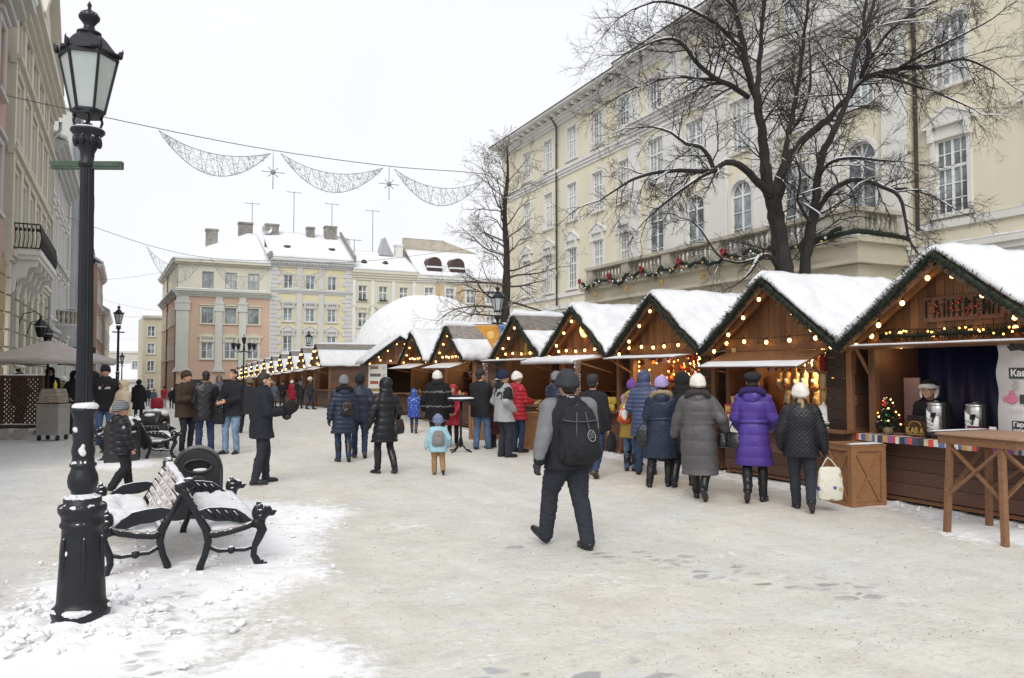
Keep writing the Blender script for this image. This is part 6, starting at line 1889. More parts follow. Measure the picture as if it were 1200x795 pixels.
def make_lamp(label):
 root = thing('street_lamp', label, 'street lamp', (0, 0, 0), 0, 'black cast iron street lamps')
 b = MB()
 b.lathe([(.198, 0), (.203, .02), (.203, .06), (.190, .075), (.198, .10), (.205, .125), (.196, .15), (.172, .168), (.166, .20), (.158, .34), (.147, .50), (.138, .62), (.137, .66), (.152, .672), (.152, .69), (.142, .70), (.142, .73), (.15, .745), (.164, .765), (.168, .79), (.160, .81), (.13, .82), (.13, .85), (.122, .858), (.10, .865), (.078, .88)], n=32)
 b.lathe([(.078, .88), (.082, .90), (.100, .925), (.106, .965), (.100, 1.0), (.084, 1.035), (.080, 1.05), (.092, 1.06), (.092, 1.075), (.078, 1.085), (.075, 1.12), (.082, 1.16), (.070, 1.22), (.078, 1.30), (.068, 1.36), (.080, 1.40), (.092, 1.42), (.092, 1.44), (.07, 1.45), (.06, 1.455)], n=28)
 for k in range(6):
  a = k * math.pi / 3; b.ell((.145 * math.cos(a), .145 * math.sin(a), .44), (.022, .022, .17), 8, 7)
 b.build('base', CAST, root)
 b = MB(); b.lathe([(.060, 1.45), (.058, 1.6), (.051, 2.6), (.048, 3.05)], n=32, smooth=False, flute=1, fdepth=.10); b.build('post', CASTC, root)
 b = MB(); b.lathe([(.05, 3.05), (.062, 3.06), (.062, 3.08), (.046, 3.10), (.05, 3.15), (.075, 3.20), (.095, 3.235), (.082, 3.25), (.105, 3.275), (.122, 3.29), (.120, 3.305), (.06, 3.315), (.04, 3.33), (.03, 3.35)], n=24)
 for k in range(8):
  a = k * math.pi / 4; b.ell((.085 * math.cos(a), .085 * math.sin(a), 3.225), (.024, .024, .035), 7, 5)
 b.build('capital', CAST, root)
 b = MB(); b.box((0, 0, 3.065), (.53, .045, .05)); b.box((0, 0, 3.065), (.50, .055, .02)); lb_ = b.build('ladder_bar', GREENP, root)
 b = MB()
 for k in range(4):
  a = k * math.pi / 2 + .4; c, s_ = math.cos(a), math.sin(a)
  b.tube([(.035 * c, .035 * s_, 3.32), (.085 * c, .085 * s_, 3.325), (.098 * c, .098 * s_, 3.36), (.088 * c, .088 * s_, 3.405)], .011, 6)
 b.lathe([(.112, 3.395), (.120, 3.40), (.120, 3.42), (.112, 3.425)], n=6, smooth=False); b.build('lantern_holder', CASTC, root)
 r0, r1, z0, z1 = .114, .205, 3.42, 3.80
 C6 = [(math.cos(k * math.pi / 3 + .26), math.sin(k * math.pi / 3 + .26)) for k in range(6)]
 b = MB()
 for c, s_ in C6: b.bar((r0 * c, r0 * s_, z0), (r1 * c, r1 * s_, z1), .016)
 for (ra, za, th_) in ((r0, z0 + .008, .018), (r1, z1, .028)):
  for k in range(6):
   p, q = C6[k], C6[(k + 1) % 6]; b.bar((ra * p[0], ra * p[1], za), (ra * q[0], ra * q[1], za), .018, th_)
 b.build('lantern_frame', CASTC, root)
 for k in range(6):
  p, q = C6[k], C6[(k + 1) % 6]; b = MB(); e = .97
  vs = [(r0 * p[0] * e, r0 * p[1] * e, z0), (r0 * q[0] * e, r0 * q[1] * e, z0), (r1 * q[0] * e, r1 * q[1] * e, z1), (r1 * p[0] * e, r1 * p[1] * e, z1)]
  vs += [(x * .975, y * .975, z) for x, y, z in vs]
  b.add(vs, [(0, 1, 2, 3), (7, 6, 5, 4), (0, 4, 5, 1), (1, 5, 6, 2), (2, 6, 7, 3), (3, 7, 4, 0)]); b.build('glass_pane', FROST, root)
 b = MB(); b.lathe([(.226, 3.81), (.226, 3.825), (.20, 3.835), (.13, 3.915), (.085, 3.955), (.085, 3.965)], n=6, smooth=False)
 b.lathe([(.085, 3.955), (.088, 3.97), (.05, 3.98), (.042, 4.0), (.036, 4.02), (.055, 4.045), (.074, 4.065), (.076, 4.08), (.060, 4.105), (.03, 4.12), (.014, 4.13), (.012, 4.15), (.018, 4.158), (.002, 4.19)], n=20)
 for c, s_ in C6: b.ell((.222 * c, .222 * s_, 3.835), (.02, .02, .03), 7, 5); b.tube([(.225 * c, .225 * s_, 3.83), (.238 * c, .238 * s_, 3.86), (.236 * c, .236 * s_, 3.88)], [.010, .008, .002], 5)
 b.build('lantern_roof', CASTC, root)
 b = MB(); b.ell((0, 0, 4.083), (.072, .072, .032), 14, 7); b.ell((0, 0, 3.31), (.112, .112, .018), 14, 6); b.ell((0.01, 0, 1.45), (.094, .094, .035), 14, 6); b.build('snow_cap', SNOWM, root)
 b = MB(); sd_ = 3
 for (r_, z, h, a0, a1) in ((.165, .80, .035, -3.2, 0.2), (.148, .69, .03, -2.1, -.9), (.125, .86, .05, -2.6, -.6), (.20, .14, .055, -3.2, .3), (.08, 1.08, .05, -2.2, -.8)):
  n = 16; P = []
  for i in range(n + 1):
   a = a0 + (a1 - a0) * i / n; P.append(((r_ - .012) * math.cos(a), (r_ - .012) * math.sin(a), z + .25 * h * fnoise(i * .6, z * 9)))
  b.tube(P, [max(.003, h * .34 * (.8 + 1.1 * fnoise(i * .7, z * 5))) for i in range(n + 1)], 7)
 for (a, z, w_, h_) in ((-1.2, 1.17, .024, .035), (-1.9, 1.30, .02, .02), (-1.9, .52, .012, .035)):
  r_ = .150 - .03 * z if z < .8 else .074
  b0 = len(b.v); b.ell((r_ * math.cos(a), r_ * math.sin(a), z), (w_, w_, h_), 12, 9)
  for q in range(b0, len(b.v)):
   v = Vector(b.v[q]); c0 = Vector((r_ * math.cos(a), r_ * math.sin(a), z)); b.v[q] = tuple(c0 + (v - c0) * (1 + .8 * fnoise(v.x, v.y, v.z, 26)))
 b.build('clinging_snow', SNOWM, root)['kind'] = 'stuff'
 return root


lampn = make_lamp('nearest black street lamp with frosted lantern and green ladder bar')
lampn.location = (-.37, 5.82, .02); lampn.rotation_euler = (0, R(-.55), R(-22)); lampn.scale = (.87, .87, 1)
cmap = {}
for c in bpy.data.objects:
 if c.parent: cmap.setdefault(c.parent.name, []).append(c)
for (px, py, dep, lab, sc) in ((137, 470, 31.0, 'street lamp standing in the open street left of the salmon house', 1.0), (142, 470, 62, 'small distant street lamp just right of a nearer lamp on the left', 1.0), (583, 470, 22.6, 'street lamp between two market huts in front of the slender tree', 1.02), (361, 470, 60, 'street lamp lantern showing above the far row of huts', 1.35)):
 c = copy_tree(lampn, None, True, cmap)
 p = at_depth(px, py, dep); c.location = (p.x, p.y, gz(p.x, p.y) + (0.35 if dep == 31 else 0)); c.rotation_euler = (0, 0, rng.random()); c.scale = (sc * .9, sc * .9, sc)
 c['label'] = lab
p = at_depth(285, 470, 66)
cl_ = thing('candelabra_lamp', 'distant black street lamp with a cluster of lanterns in front of the salmon house', 'street lamp', (p.x, p.y, gz(p.x, p.y)))
b = MB(); b.lathe([(.22, 0), (.2, .8), (.1, .9), (.07, 1.2), (.06, 4.4), (.1, 4.5), (.05, 5.2)], n=12); b.build('post', CASTC, cl_)
for k in range(5):
 a = k * 2 * math.pi / 4; rr = 0 if k == 4 else .95; z = 5.0 if k == 4 else 4.5
 x, y = rr * math.cos(a + .4), rr * math.sin(a + .4)
 b = MB()
 if rr: b.tube([(0, 0, 4.4), (x * .6, y * .6, 4.25), (x, y, 4.45)], .035, 5)
 b.lathe([(.10, z), (.20, z + .42), (.22, z + .44), (.07, z + .62), (.03, z + .8)], (x, y, 0), 6, False); b.build('lantern', CASTC, cl_)
 b = MB(); b.lathe([(.105, z + .04), (.19, z + .4)], (x * 1.0, y * 1.0, 0), 6, False); b.ell((x, y, z + .6), (.16, .16, .08), 8, 5); b.build('snowy_glass', FROST, cl_)

# benches with lion arms
BSLAT = pm('worn_brown_slats', (.34, .285, .26), .7, .25, 6, .2, 40, snow=.42, tint=.25, stretch=(2, 14, 14))


def make_bench(label):
 L_ = 1.85
 root = thing('park_bench', label, 'bench', (0, 0, 0), 0, 'lion armed iron benches')
 for x in (0.03, L_ - .03):
  b = MB()
  b.tube([(x, .0, 0), (x, -.005, .05), (x, -.04, .14), (x, -.065, .25), (x, -.05, .35), (x, .0, .44), (x, .055, .55), (x, .115, .66), (x, .155, .73)], [.036, .031, .027, .031, .036, .032, .030, .031, .038], 8)
  b.ell((x, .155, .725), (.04, .055, .055), 10, 7)
  b.tube([(x, -.50, .015), (x, -.47, .035), (x, -.435, .10), (x, -.44, .17), (x, -.475, .24), (x, -.505, .31), (x, -.48, .37), (x, -.43, .40)], [.040, .035, .027, .029, .036, .044, .044, .032], 8)
  b.ell((x, -.505, .018), (.034, .05, .024), 8, 5)
  b.tube([(x, -.45, .385), (x, -.36, .35), (x, -.24, .32), (x, -.12, .305), (x, -.05, .315)], [.036, .031, .029, .031, .036], 8)
  b.tube([(x, -.45, .18), (x, -.36, .155), (x, -.25, .165), (x, -.15, .165), (x, -.06, .215)], .019, 7); b.ell((x, -.25, .165), .036, 9, 6)
  b.build('end_frame', CAST, root)
  b = MB()
  pl = [(.02, .52), (-.03, .45), (-.12, .42), (-.22, .415), (-.33, .385), (-.42, .40), (-.36, .46), (-.28, .515), (-.17, .535), (-.06, .54)]
  vs = [(x - .022, y, z) for y, z in pl] + [(x + .022, y, z) for y, z in pl]; n = len(pl)
  b.add(vs, [tuple(range(n)), tuple(range(2 * n - 1, n - 1, -1))] + [(i + n, (i + 1) % n + n, (i + 1) % n, i) for i in range(n)])
  for k in range(4): b.tube([(x - .026, -.05 - .07 * k, .525 - .01 * k), (x - .026, -.12 - .07 * k, .45 - .015 * k)], .009, 5)
  b.build('wing_arm', CAST, root)
  b = MB(Matrix.Translation((x, -.485, .44)) @ Matrix.Scale(1.3, 4) @ Matrix.Translation((-x, .485, -.44))); b.ell((x, -.485, .455), (.058, .055, .066), 12, 8); b.ell((x, -.515, .465), (.042, .05, .045), 10, 7); b.ell((x, -.56, .452), (.024, .03, .024), 9, 6); b.ell((x, -.585, .46), (.012, .01, .01), 7, 5)
  for s_ in (-1, 1): b.ell((x + s_ * .042, -.485, .505), (.014, .014, .02), 7, 5)
  for k in range(11):
   a = k * 6.28 / 11; b.ell((x + .056 * math.cos(a), -.478, .452 + .064 * math.sin(a)), .019, 6, 5)
  b.tube([(x, -.47, .36), (x, -.48, .42)], .045, 8); b.build('lion_head', CAST, root)
 for k, (y, z, t) in enumerate(((-.44, .405, .0), (-.36, .375, -.2), (-.28, .352, -.15), (-.20, .338, -.1), (-.12, .335, .05))):
  b = MB(); b.tint = rng.random(); b.box((L_ / 2, y, z), (L_ - .02, .062, .028), rot=(t, 0, 0)); b.build('seat_slat', BSLAT, root, .004)
 for k in range(6):
  z = .405 + .060 * k; y = -.025 + .50 * (z - .40)
  b = MB(); b.tint = rng.random(); b.box((L_ / 2, y - .012, z), (L_ - .02, .026, .046), rot=(-.46, 0, 0)); b.build('back_slat', BSLAT, root, .004)
 b = MB(); nx_, ny_ = 44, 12; top = []; bot = []; sd_ = rng.random() * 90
 for j in range(ny_ + 1):
  for i in range(nx_ + 1):
   x = .04 + (L_ - .08) * i / nx_; v = j / ny_; y = -.47 + .40 * v
   zb = .42 - .10 * v if v < .5 else .37 - .02 * (v - .5)
   e = min(1, i * .5, (nx_ - i) * .5, j * .55, (ny_ - j) * .8)
   h = .024 + .04 * v + .04 * fnoise(x * 3, y * 6, sd_) + .03 * fnoise(x * 11, y * 14, sd_)
   h = max(-.012, h if fnoise(x * 2.4, y * 9, sd_ + 7) > -.38 else h - .09) * e
   top.append((x, y, zb + h)); bot.append((x, y, zb - .03))
 n1 = nx_ + 1; N = len(top); fs = []
 for j in range(ny_):
  for i in range(nx_): a = j * n1 + i; fs.append((a, a + 1, a + n1 + 1, a + n1)); fs.append((a + N, a + n1 + N, a + n1 + 1 + N, a + 1 + N))
 rim = list(range(n1)) + [j * n1 + nx_ for j in range(1, ny_ + 1)] + [ny_ * n1 + i for i in range(nx_ - 1, -1, -1)] + [j * n1 for j in range(ny_ - 1, 0, -1)]
 for p, q in zip(rim, rim[1:] + rim[:1]): fs.append((q, p, p + N, q + N))
 b.add(top + bot, fs, True); b.build('seat_snow', SNOWM, root)
 b = MB(); P = []; rr = []
 for i in range(40):
  x = .03 + (L_ - .06) * i / 39; P.append((x, .128 + .008 * fnoise(x * 5, sd_), .738 + .012 * fnoise(x * 4, sd_ + 2))); rr.append(.024 * (1 + .5 * fnoise(x * 6, sd_ + 4)) if 0 < i < 39 else .006)
 b.tube(P, rr, 8); b.build('back_snow', SNOWM, root)
 return root


bench = make_bench('snowy iron bench facing the market, nearest bench on the right of the pair')
bench.location = (.42, 7.02, .01); bench.rotation_euler = (0, 0, R(92))
cmap = {}
for c in bpy.data.objects:
 if c.parent: cmap.setdefault(c.parent.name, []).append(c)
for loc, rz, lab in (((.05, 9.05, .01), -86, 'snowy iron bench partly behind the nearest lamp, facing left'), ((.0, 16.6, .0), 92, 'farther snowy iron bench facing the market beside dark bins'), ((-.36, 18.5, 0), -88, 'farther snowy iron bench facing away to the left')):
 c = copy_tree(bench, None, True, cmap); c.location = loc; c.rotation_euler = (0, 0, R(rz)); c['label'] = lab


def make_bin(label):
 root = thing('litter_bin', label, 'bin', (0, 0, 0), 0, 'black round topped litter bins')
 PL = pm('black_bin_plastic', (.022, .023, .027), .32, .15, 4, .05, 30)
 arc = lambda w_, h_, n=18: [(-w_, 0), (w_, 0)] + [(w_ * math.cos(math.pi * i / n), h_ - w_ + w_ * math.sin(math.pi * i / n)) for i in range(n + 1)]
 b = MB(); b.prism(arc(.275, .83), -.2, .2); b.build('body', PL, root, .03)
 for yy in (-.205, .205):
  b = MB(); b.tube([(.245 * math.cos(a), yy, .575 + .245 * math.sin(a)) for a in [math.pi * i / 16 for i in range(17)]], .007, 6); b.tube([(.245, yy, .575), (.245, yy, .06)], .007, 6); b.tube([(-.245, yy, .575), (-.245, yy, .06)], .007, 6); b.build('edge_moulding', PL, root)
 b = MB(); b.tube([(.15 * math.cos(a), -.21, .62 + .075 * math.sin(a)) for a in [2 * math.pi * i / 20 for i in range(21)]], .016, 7); b.build('rim', PL, root)
 b = MB(); b.ell((0, -.201, .62), (.145, .006, .07), 18, 6); op = b.build('opening_shade', pm('bin_mouth_shade', (.004, .004, .004), .9, 0, 3, 0), root)  # black disc on the solid body, painting the shade inside the mouth
 b = MB(); b.ell((.03, -.204, .575), (.085, .01, .022), 12, 5); b.build('snow_inside', SNOWM, op)
 b = MB(); b.ell((0, -.2, .40), (.11, .012, .12), 16, 7); b.ell((-.02, -.212, .42), (.045, .008, .05), 10, 6); b.build('emblem_plate', PL, root)
 return root


bin_ = make_bin('round topped black litter bin behind the near pair of benches'); bin_.location = (.54, 9.75, 0); bin_.rotation_euler = (0, 0, R(-3))
cmap = {}
for c in bpy.data.objects:
 if c.parent: cmap.setdefault(c.parent.name, []).append(c)
for loc, lab in (((-.42, 16.2, 0), 'dark bin beside the farther benches, snow on top'), ((.15, 18.9, 0), 'dark bin behind the farther benches, partly hidden')):
 c = copy_tree(bin_, None, True, cmap); c.location = loc; c.rotation_euler = (0, 0, R(60)); c['label'] = lab
for k, (x, y, z, w_) in enumerate(((-.42, 16.2, .83, .3), (.15, 18.9, .83, .3))):
 b = MB()
 for q in range(14): b.ell((rng.uniform(-.2, .2), rng.uniform(-.2, .2), rng.uniform(-.06, .04) - .06), (rng.uniform(.06, .13), rng.uniform(.06, .13), rng.uniform(.04, .08)), 9, 7)
 tag(b.build('snow_heap', SNOWM, None, loc=(x, y, z)), ['heap of snow on the nearer dark bin', 'heap of snow on the hindmost dark bin'][k], 'snow')

# the cafe corner on the left: lattice screen, cart, parasol
LATT = pm('dark_brown_lattice', (.055, .028, .020), .6, .2, 6, .15, 30, tint=.2)
A = at_depth(49, 500, 19.6);
fr_ = thing('lattice_screen', 'dark brown wooden lattice screen standing on concrete blocks at the left edge', 'fence', (A.x, A.y, 0), R(-22))
b = MB()
for x in (-.04, -1.02, -2.0): b.bx(x - .06, x + .06, -.04, .04, .26, 1.62)
b.bx(-2.06, .02, -.035, .035, 1.53, 1.6); b.bx(-2.06, .02, -.035, .035, .27, .35); b.build('frame', LATT, fr_, .005)
b = MB()
def clip(xa, za, dx, dz, x0, x1, z0, z1):
 t0, t1 = -9, 9
 for p, d_, lo, hi in ((xa, dx, x0, x1), (za, dz, z0, z1)):
  a, c = (lo - p) / d_, (hi - p) / d_
  if a > c: a, c = c, a
  t0, t1 = max(t0, a), min(t1, c)
 return None if t1 - t0 < .03 else ((xa + dx * t0, za + dz * t0), (xa + dx * t1, za + dz * t1))
for bay in ((-.96, -.10), (-1.94, -1.08)):
 for s_ in (-1, 1):
  k = -1.6
  while k < 2.8:
   q = clip((bay[0] + bay[1]) / 2, k, .707, s_ * .707, bay[0], bay[1], .35, 1.53)
   if q: b.tint = rng.random(); b.bar((q[0][0], .006 * s_, q[0][1]), (q[1][0], .006 * s_, q[1][1]), .012, .05, (0, 1, 0)) if False else b.bar((q[0][0], .008 * s_, q[0][1]), (q[1][0], .008 * s_, q[1][1]), .045, .013, (0, 1, 0))
   k += .115
b.build('lattice', LATT, fr_)
snow_strip(fr_, -2.06, .02, -.03, .03, 1.60, .05, 51); snow_strip(fr_, -2.0, 0, -.03, .03, .35, .05, 52)
CONC = pm('concrete_block', (.40, .39, .37), .9, .12, 6, .2, 40)
for x in (-.5, -1.0, -1.6):
 b = MB(); b.bx(x - .13, x + .13, -.1, .1, 0, .26); b.build('foot_block', CONC, fr_, .008)

SS = pm('dull_stainless', (.40, .41, .42), .38, .12, 3, .05, 20, metal=.5)
cp = at_depth(62, 500, 19.2)
ct = thing('food_cart', 'small stainless food cart with a clear case of snacks, beside the lattice screen', 'cart', (cp.x, cp.y, 0), R(-30))
b = MB(); b.bx(-.29, .29, -.22, .22, .14, .86); b.bx(-.31, .31, -.24, .24, .86, .90); b.build('cabinet', SS, ct, .008)
b = MB(); b.bx(-.27, .27, -.2, .2, .905, .925); b.build('tray', SOCKET, ct)
b = MB()
for x, z0, z1, k in ((0, .93, 1.13, 1),): b.prism([(-.27, .93), (.27, .93), (.24, 1.12), (.18, 1.28), (-.18, 1.28), (-.24, 1.12)], -.2, .2)
b.build('clear_case', pm('clear_acrylic', (.45, .42, .38), .12, .2, 8, 0, alpha=.45), ct)
b = MB()
for k in range(26): b.ell((rng.uniform(-.2, .2), rng.uniform(-.14, .14), rng.choice((.97, 1.12))), (.05, .04, .03), 7, 5)
b.build('snacks', BREAD[0], ct)
b = MB(); b.bx(-.24, .24, -.205, -.2, 1.105, 1.12); b.build('shelf_edge', SS, ct)
for x in (-.24, .24):
 for y in (-.16, .16):
  b = MB(); b.tube([(x - .02, y, .07), (x + .02, y, .07)], .065, 12); b.build('wheel', SOCKET, ct)
b = MB(); b.lathe([(.035, 0), (.038, .01), (.038, .12), (.018, .16), (.008, .21)], n=12); o = b.build('sauce_bottle', pm('yellow_plastic', (.62, .50, .04), .35, .1, 5, 0), None, loc=(cp.x + .03, cp.y, 1.28)); tag(o, 'yellow sauce bottle standing on the clear snack case', 'bottle')

up = at_depth(55, 470, 21.6)
um = thing('parasol', 'wide grey beige parasol with snow over the cafe corner', 'parasol', (up.x, up.y, 0))
b = MB(); n = 8; vs = [(0, 0, 2.58)]; fs = []
ring = []
for lev, (r_, z) in enumerate(((.12, 2.55), (.9, 2.30), (1.68, 2.08), (1.72, 2.06), (1.73, 1.93))):
 for k in range(n * 4):
  a = 2 * math.pi * k / (n * 4); sag = .035 * abs(math.sin(a * n / 2)) * (r_ / 1.7); rr = r_ * (1 - .035 * abs(math.sin(a * n / 2)))
  vs.append((rr * math.cos(a), rr * math.sin(a), z - sag + (.03 * math.sin(a * 9) if lev == 4 else 0)))
m_ = n * 4
for k in range(m_): fs.append((0, 1 + k, 1 + (k + 1) % m_))
for l_ in range(4):
 for k in range(m_): a = 1 + l_ * m_; fs.append((a + k, a + m_ + k, a + m_ + (k + 1) % m_, a + (k + 1) % m_))
b.add(vs, fs, True); o = b.build('canopy', pm('greige_canvas', (.43, .40, .385), .85, .08, 3, .15, 40), um); md = o.modifiers.new('Solidify', 'SOLIDIFY'); md.thickness = .012
b = MB(); b.tube([(0, 0, 0), (0, 0, 2.62)], .03, 8); b.build('pole', SOCKET, um)
b = MB()
for k in range(8): a = 2 * math.pi * k / 8; b.tube([(0, 0, 2.5), (1.66 * math.cos(a), 1.66 * math.sin(a), 2.04)], .012, 4)
b.build('ribs', SOCKET, um)
b = MB(); b.lathe([(.3, 0), (.3, .08), (.06, .12), (.05, .3)], n=16); b.build('foot', CONC, um)

for k, (x, z, lab) in enumerate(((3.6, 3.05, 'black wall lantern on a bracket, nearer one above the parasol'), (6.6, 2.9, 'black wall lantern on a bracket, farther one above the parasol'))):
 w_ = thing('wall_lantern', lab, 'lantern', LP(31.3 + x) + Vector((.75, 0, z)), RZL, 'wall lanterns on the ivory house')
 b = MB(); b.lathe([(.12, 0), (.24, .45), (.27, .46), (.1, .66), (.05, .72), (.02, .85)], n=6, smooth=False); b.build('lantern', CASTC, w_)
 b = MB(); b.lathe([(.125, .03), (.235, .43)], n=6, smooth=False); b.build('glass', FROST, w_)
 b = MB(); b.tube([(0, .75, .4), (0, .6, .9), (0, .2, 1.0), (0, 0, .85)], .02, 5); b.build('bracket', IRON, w_)

# tall wooden table, plywood crates and the standing table
tt = thing('tall_table', 'tall rough wooden table with crossed braces in front of the mulled wine hut', 'table', (7.94, 5.05, 0), R(-4))
WT = pm('worn_table_wood', (.19, .092, .042), .6, .25, 6, .2, 40, tint=.25, stretch=(3, 3, 12))
WTT = pm('worn_table_top', (.33, .205, .14), .6, .2, 5, .15, 40, stretch=(3, 12, 3))
b = MB(); b.bx(-.39, .46, -.5, .43, 1.035, 1.065); b.build('top', WTT, tt, .006)
b = MB(); b.bx(-.36, .40, -.44, -.415, .945, 1.034); b.bx(-.36, .40, .395, .42, .945, 1.034); b.bx(-.36, -.335, -.414, .394, .945, 1.034); b.bx(.375, .40, -.414, .394, .945, 1.034); b.build('apron', WT, tt, .003)
LEGS = [(-.33, -.27), (-.33, .31), (.36, -.33), (.36, .38)]
for x, y in LEGS:
 b = MB(); b.tint = rng.random(); b.bar((x * 1.06, y * 1.1, 0), (x * .96, y * .97, 1.03), .062, .055); b.build('leg', WT, tt, .005)
for (a, c) in ((0, 1), (0, 2), (1, 3), (2, 3)):
 p, q = LEGS[a], LEGS[c]
 for s_ in (0, 1):
  b = MB(); b.tint = rng.random(); z0, z1 = (.42, .93) if s_ else (.93, .42)
  off = .012 * (1 if s_ else -1)
  ox, oy = (off, 0) if a == 0 and c == 1 or a == 2 else (0, off)
  b.bar((p[0] + ox, p[1] + oy, z0), (q[0] + ox, q[1] + oy, z1), .04, .022); b.build('brace', WT, tt)
snow_strip(tt, -.42, .4, .40, .47, 1.066, .012, 61)


def crate(label, loc, rz, w_, d_, h_, top_snow=True):
 r_ = thing('plywood_crate', label, 'crate', loc, rz, 'plywood crates with crossed battens')
 b = MB()
 b.bx(-w_ / 2, w_ / 2, -d_ / 2, d_ / 2, .02, h_ - .03); b.build('panel', W_LIGHT, r_)
 t = .022
 for ax in range(4):
  M = Matrix.Rotation(R(90 * ax), 4, 'Z'); ww = w_ if ax % 2 == 0 else d_; dd = d_ if ax % 2 == 0 else w_
  b = MB(M); b.tint = rng.random(); y = -dd / 2
  e = t if ax % 2 == 0 else 0
  b.bx(-ww / 2 - e, -ww / 2 + .05, y - t, y - .0005, 0, h_); b.bx(ww / 2 - .05, ww / 2 + e, y - t, y - .0005, 0, h_); b.bx(-ww / 2 + .05, ww / 2 - .05, y - t, y - .0005, 0, .06); b.bx(-ww / 2 + .05, ww / 2 - .05, y - t, y - .0005, h_ - .06, h_)
  b.bar((-ww / 2 + .06, y - t * .4, .07), (ww / 2 - .06, y - t * .4, h_ - .07), .035, .016, (0, 1, 0)) if False else None
  for s_, dy in ((1, .4), (-1, .62)):
   b.bar((-s_ * (ww / 2 - .06), y - t * dy, .07), (s_ * (ww / 2 - .06), y - t * dy, h_ - .07), .036, .012, (0, 1, 0))
  b.build('battens', W_LIGHT, r_)
 b = MB(); b.bx(-w_ / 2 - .03, w_ / 2 + .03, -d_ / 2 - .03, d_ / 2 + .03, h_ + .001, h_ + .022); b.build('lid', W_LIGHT, r_, .003)
 if top_snow: snow_strip(r_, -w_ / 2, w_ / 2, -d_ / 2 - .02, -d_ / 2 + .1, h_ + .022, .025, w_ * 70)
 return r_


c1 = crate('plywood crate with crossed battens between the quilted jacket and the mulled wine hut', (8.26, 7.13, 0), R(-12), .46, .50, .76)
c2 = crate('plywood crate counter with crossed battens left of the backpack wearer', (7.9, 15.15, 0), R(-62), .75, .5, .78, False)
c3 = crate('plywood crate with crossed battens behind the standing table', (7.7, 17.9, 0), R(-62), .55, .5, .82, False)
for k in range(3):
 b = MB(); b.lathe([(.10, 0), (.14, .07), (.135, .075), (.09, .01)], n=16); o = b.build('basket', W_LIGHT, None, loc=(7.86 + .07 * k, 14.9 + .22 * k, .803)); tag(o, 'small round basket on the plywood crate counter', 'basket', 'baskets on the crate counter')
 for q in range(3):
  o = inst('bread_ring', RING[q], None, (7.86 + .07 * k + .03 * q - .03, 14.9 + .22 * k, .83 + .04 * q)); tag(o, 'ring shaped pastry in a basket on the plywood crate counter', 'pastry', 'pastries on the crate counter')

sp_ = at_depth(540, 530, 16.4)
sttb = thing('standing_table', 'black round standing table with snow on top and curved feet', 'table', (sp_.x, sp_.y, 0))
b = MB(); b.lathe([(.27, 1.08), (.285, 1.09), (.285, 1.12), (.27, 1.13)], n=28); b.build('top', CASTC, sttb)
b = MB(); b.lathe([(.285, 1.131), (.288, 1.14), (.24, 1.158), (.03, 1.17)], n=24); b.build('top_snow', SNOWM, sttb)
b = MB(); b.tube([(0, 0, .1), (0, 0, 1.09)], .026, 8); b.build('column', CASTC, sttb)
for k in range(4):
 a = k * math.pi / 2 + .5; c, s_ = math.cos(a), math.sin(a)
 b = MB(); b.tube([(.02 * c, .02 * s_, .30), (.06 * c, .06 * s_, .14), (.18 * c, .18 * s_, .04), (.30 * c, .30 * s_, .018)], .017, 6); b.build('foot', CASTC, sttb)
b = MB(); b.bx(-.17, .1, -.1, .1, 0, .05); o = b.build('black_tray', SOCKET, None, loc=(sp_.x, sp_.y, 1.16)); tag(o, 'shallow black tray on the snowy standing table', 'tray')

# wire crescents and stars strung across the street
WIRE = pm('light_chain_wire', (.27, .28, .33), .5, .2, 9, 0)
WIRED = pm('dark_cable', (.14, .14, .15), .6, .1, 9, 0)


def atY(px, py, Y):
 d = ray(px, py); k = Y / d.y
 return CAMP + d * k


def crescent(label, px0, py0, px1, py1, Y, s1, s2, dens, grp):
 a, c = atY(px0, py0, Y), atY(px1, py1, Y)
 mid = (a + c) / 2
 r_ = thing('crescent_lights', label, 'street decoration', mid, 0, grp)
 def pt(t, s_): p = a.lerp(c, t) - mid; return Vector((p.x, p.y, p.z - s_ * 4 * t * (1 - t) * (1 - .15 * (t - .5))))
 b = MB(); n = 28
 for s_ in (s1, s2): b.tube([pt(i / n, s_) for i in range(n + 1)], .013, 4)
 for i in range(2, n - 1, 2):
  t = i / n; b.tube([pt(t, s1), pt(t + (.03 if i % 4 else -.03), s2)], .009, 3)
  b.tube([pt(t, s1), pt(t + .07, s2)], .006, 3) if i < n - 4 else None
 b.build('wire_frame', WIRE, r_)
 b = MB()
 for k in range(dens):
  t = rng.uniform(.04, .96); u = rng.random(); p = pt(t, s1 + (s2 - s1) * u)
  q = p + Vector((rng.uniform(-.12, .12), 0, rng.uniform(-.1, .04)))
  b.tube([p, q], .0045, 3, caps=False)
  if k % 3 == 0: b.ell(p, .013, 5, 4)
 b.build('net', WIRE, r_)
 return r_


def star(label, px, py, Y, r_, grp, top):
 p = atY(px, py, Y)
 s_ = thing('wire_star', label, 'street decoration', p, 0, grp)
 b = MB()
 for k in range(4):
  a = k * math.pi / 4; l_ = r_ * (1.55 if k == 2 else (1 if k == 0 else .62))
  b.tube([(l_ * math.cos(a), 0, l_ * math.sin(a)), (-l_ * math.cos(a), 0, -l_ * math.sin(a))], .014, 4)
 b.lathe([(.1, -.01), (.1, .01)], n=8, M=Matrix.Rotation(R(90), 4, 'X')); b.build('rays', WIRE, s_)
 b = MB(); q = atY(px, top, Y) - p; b.tube([(0, 0, r_ * 1.5), (q.x, 0, q.z)], .008, 3); b.build('hanger', WIRED, s_)


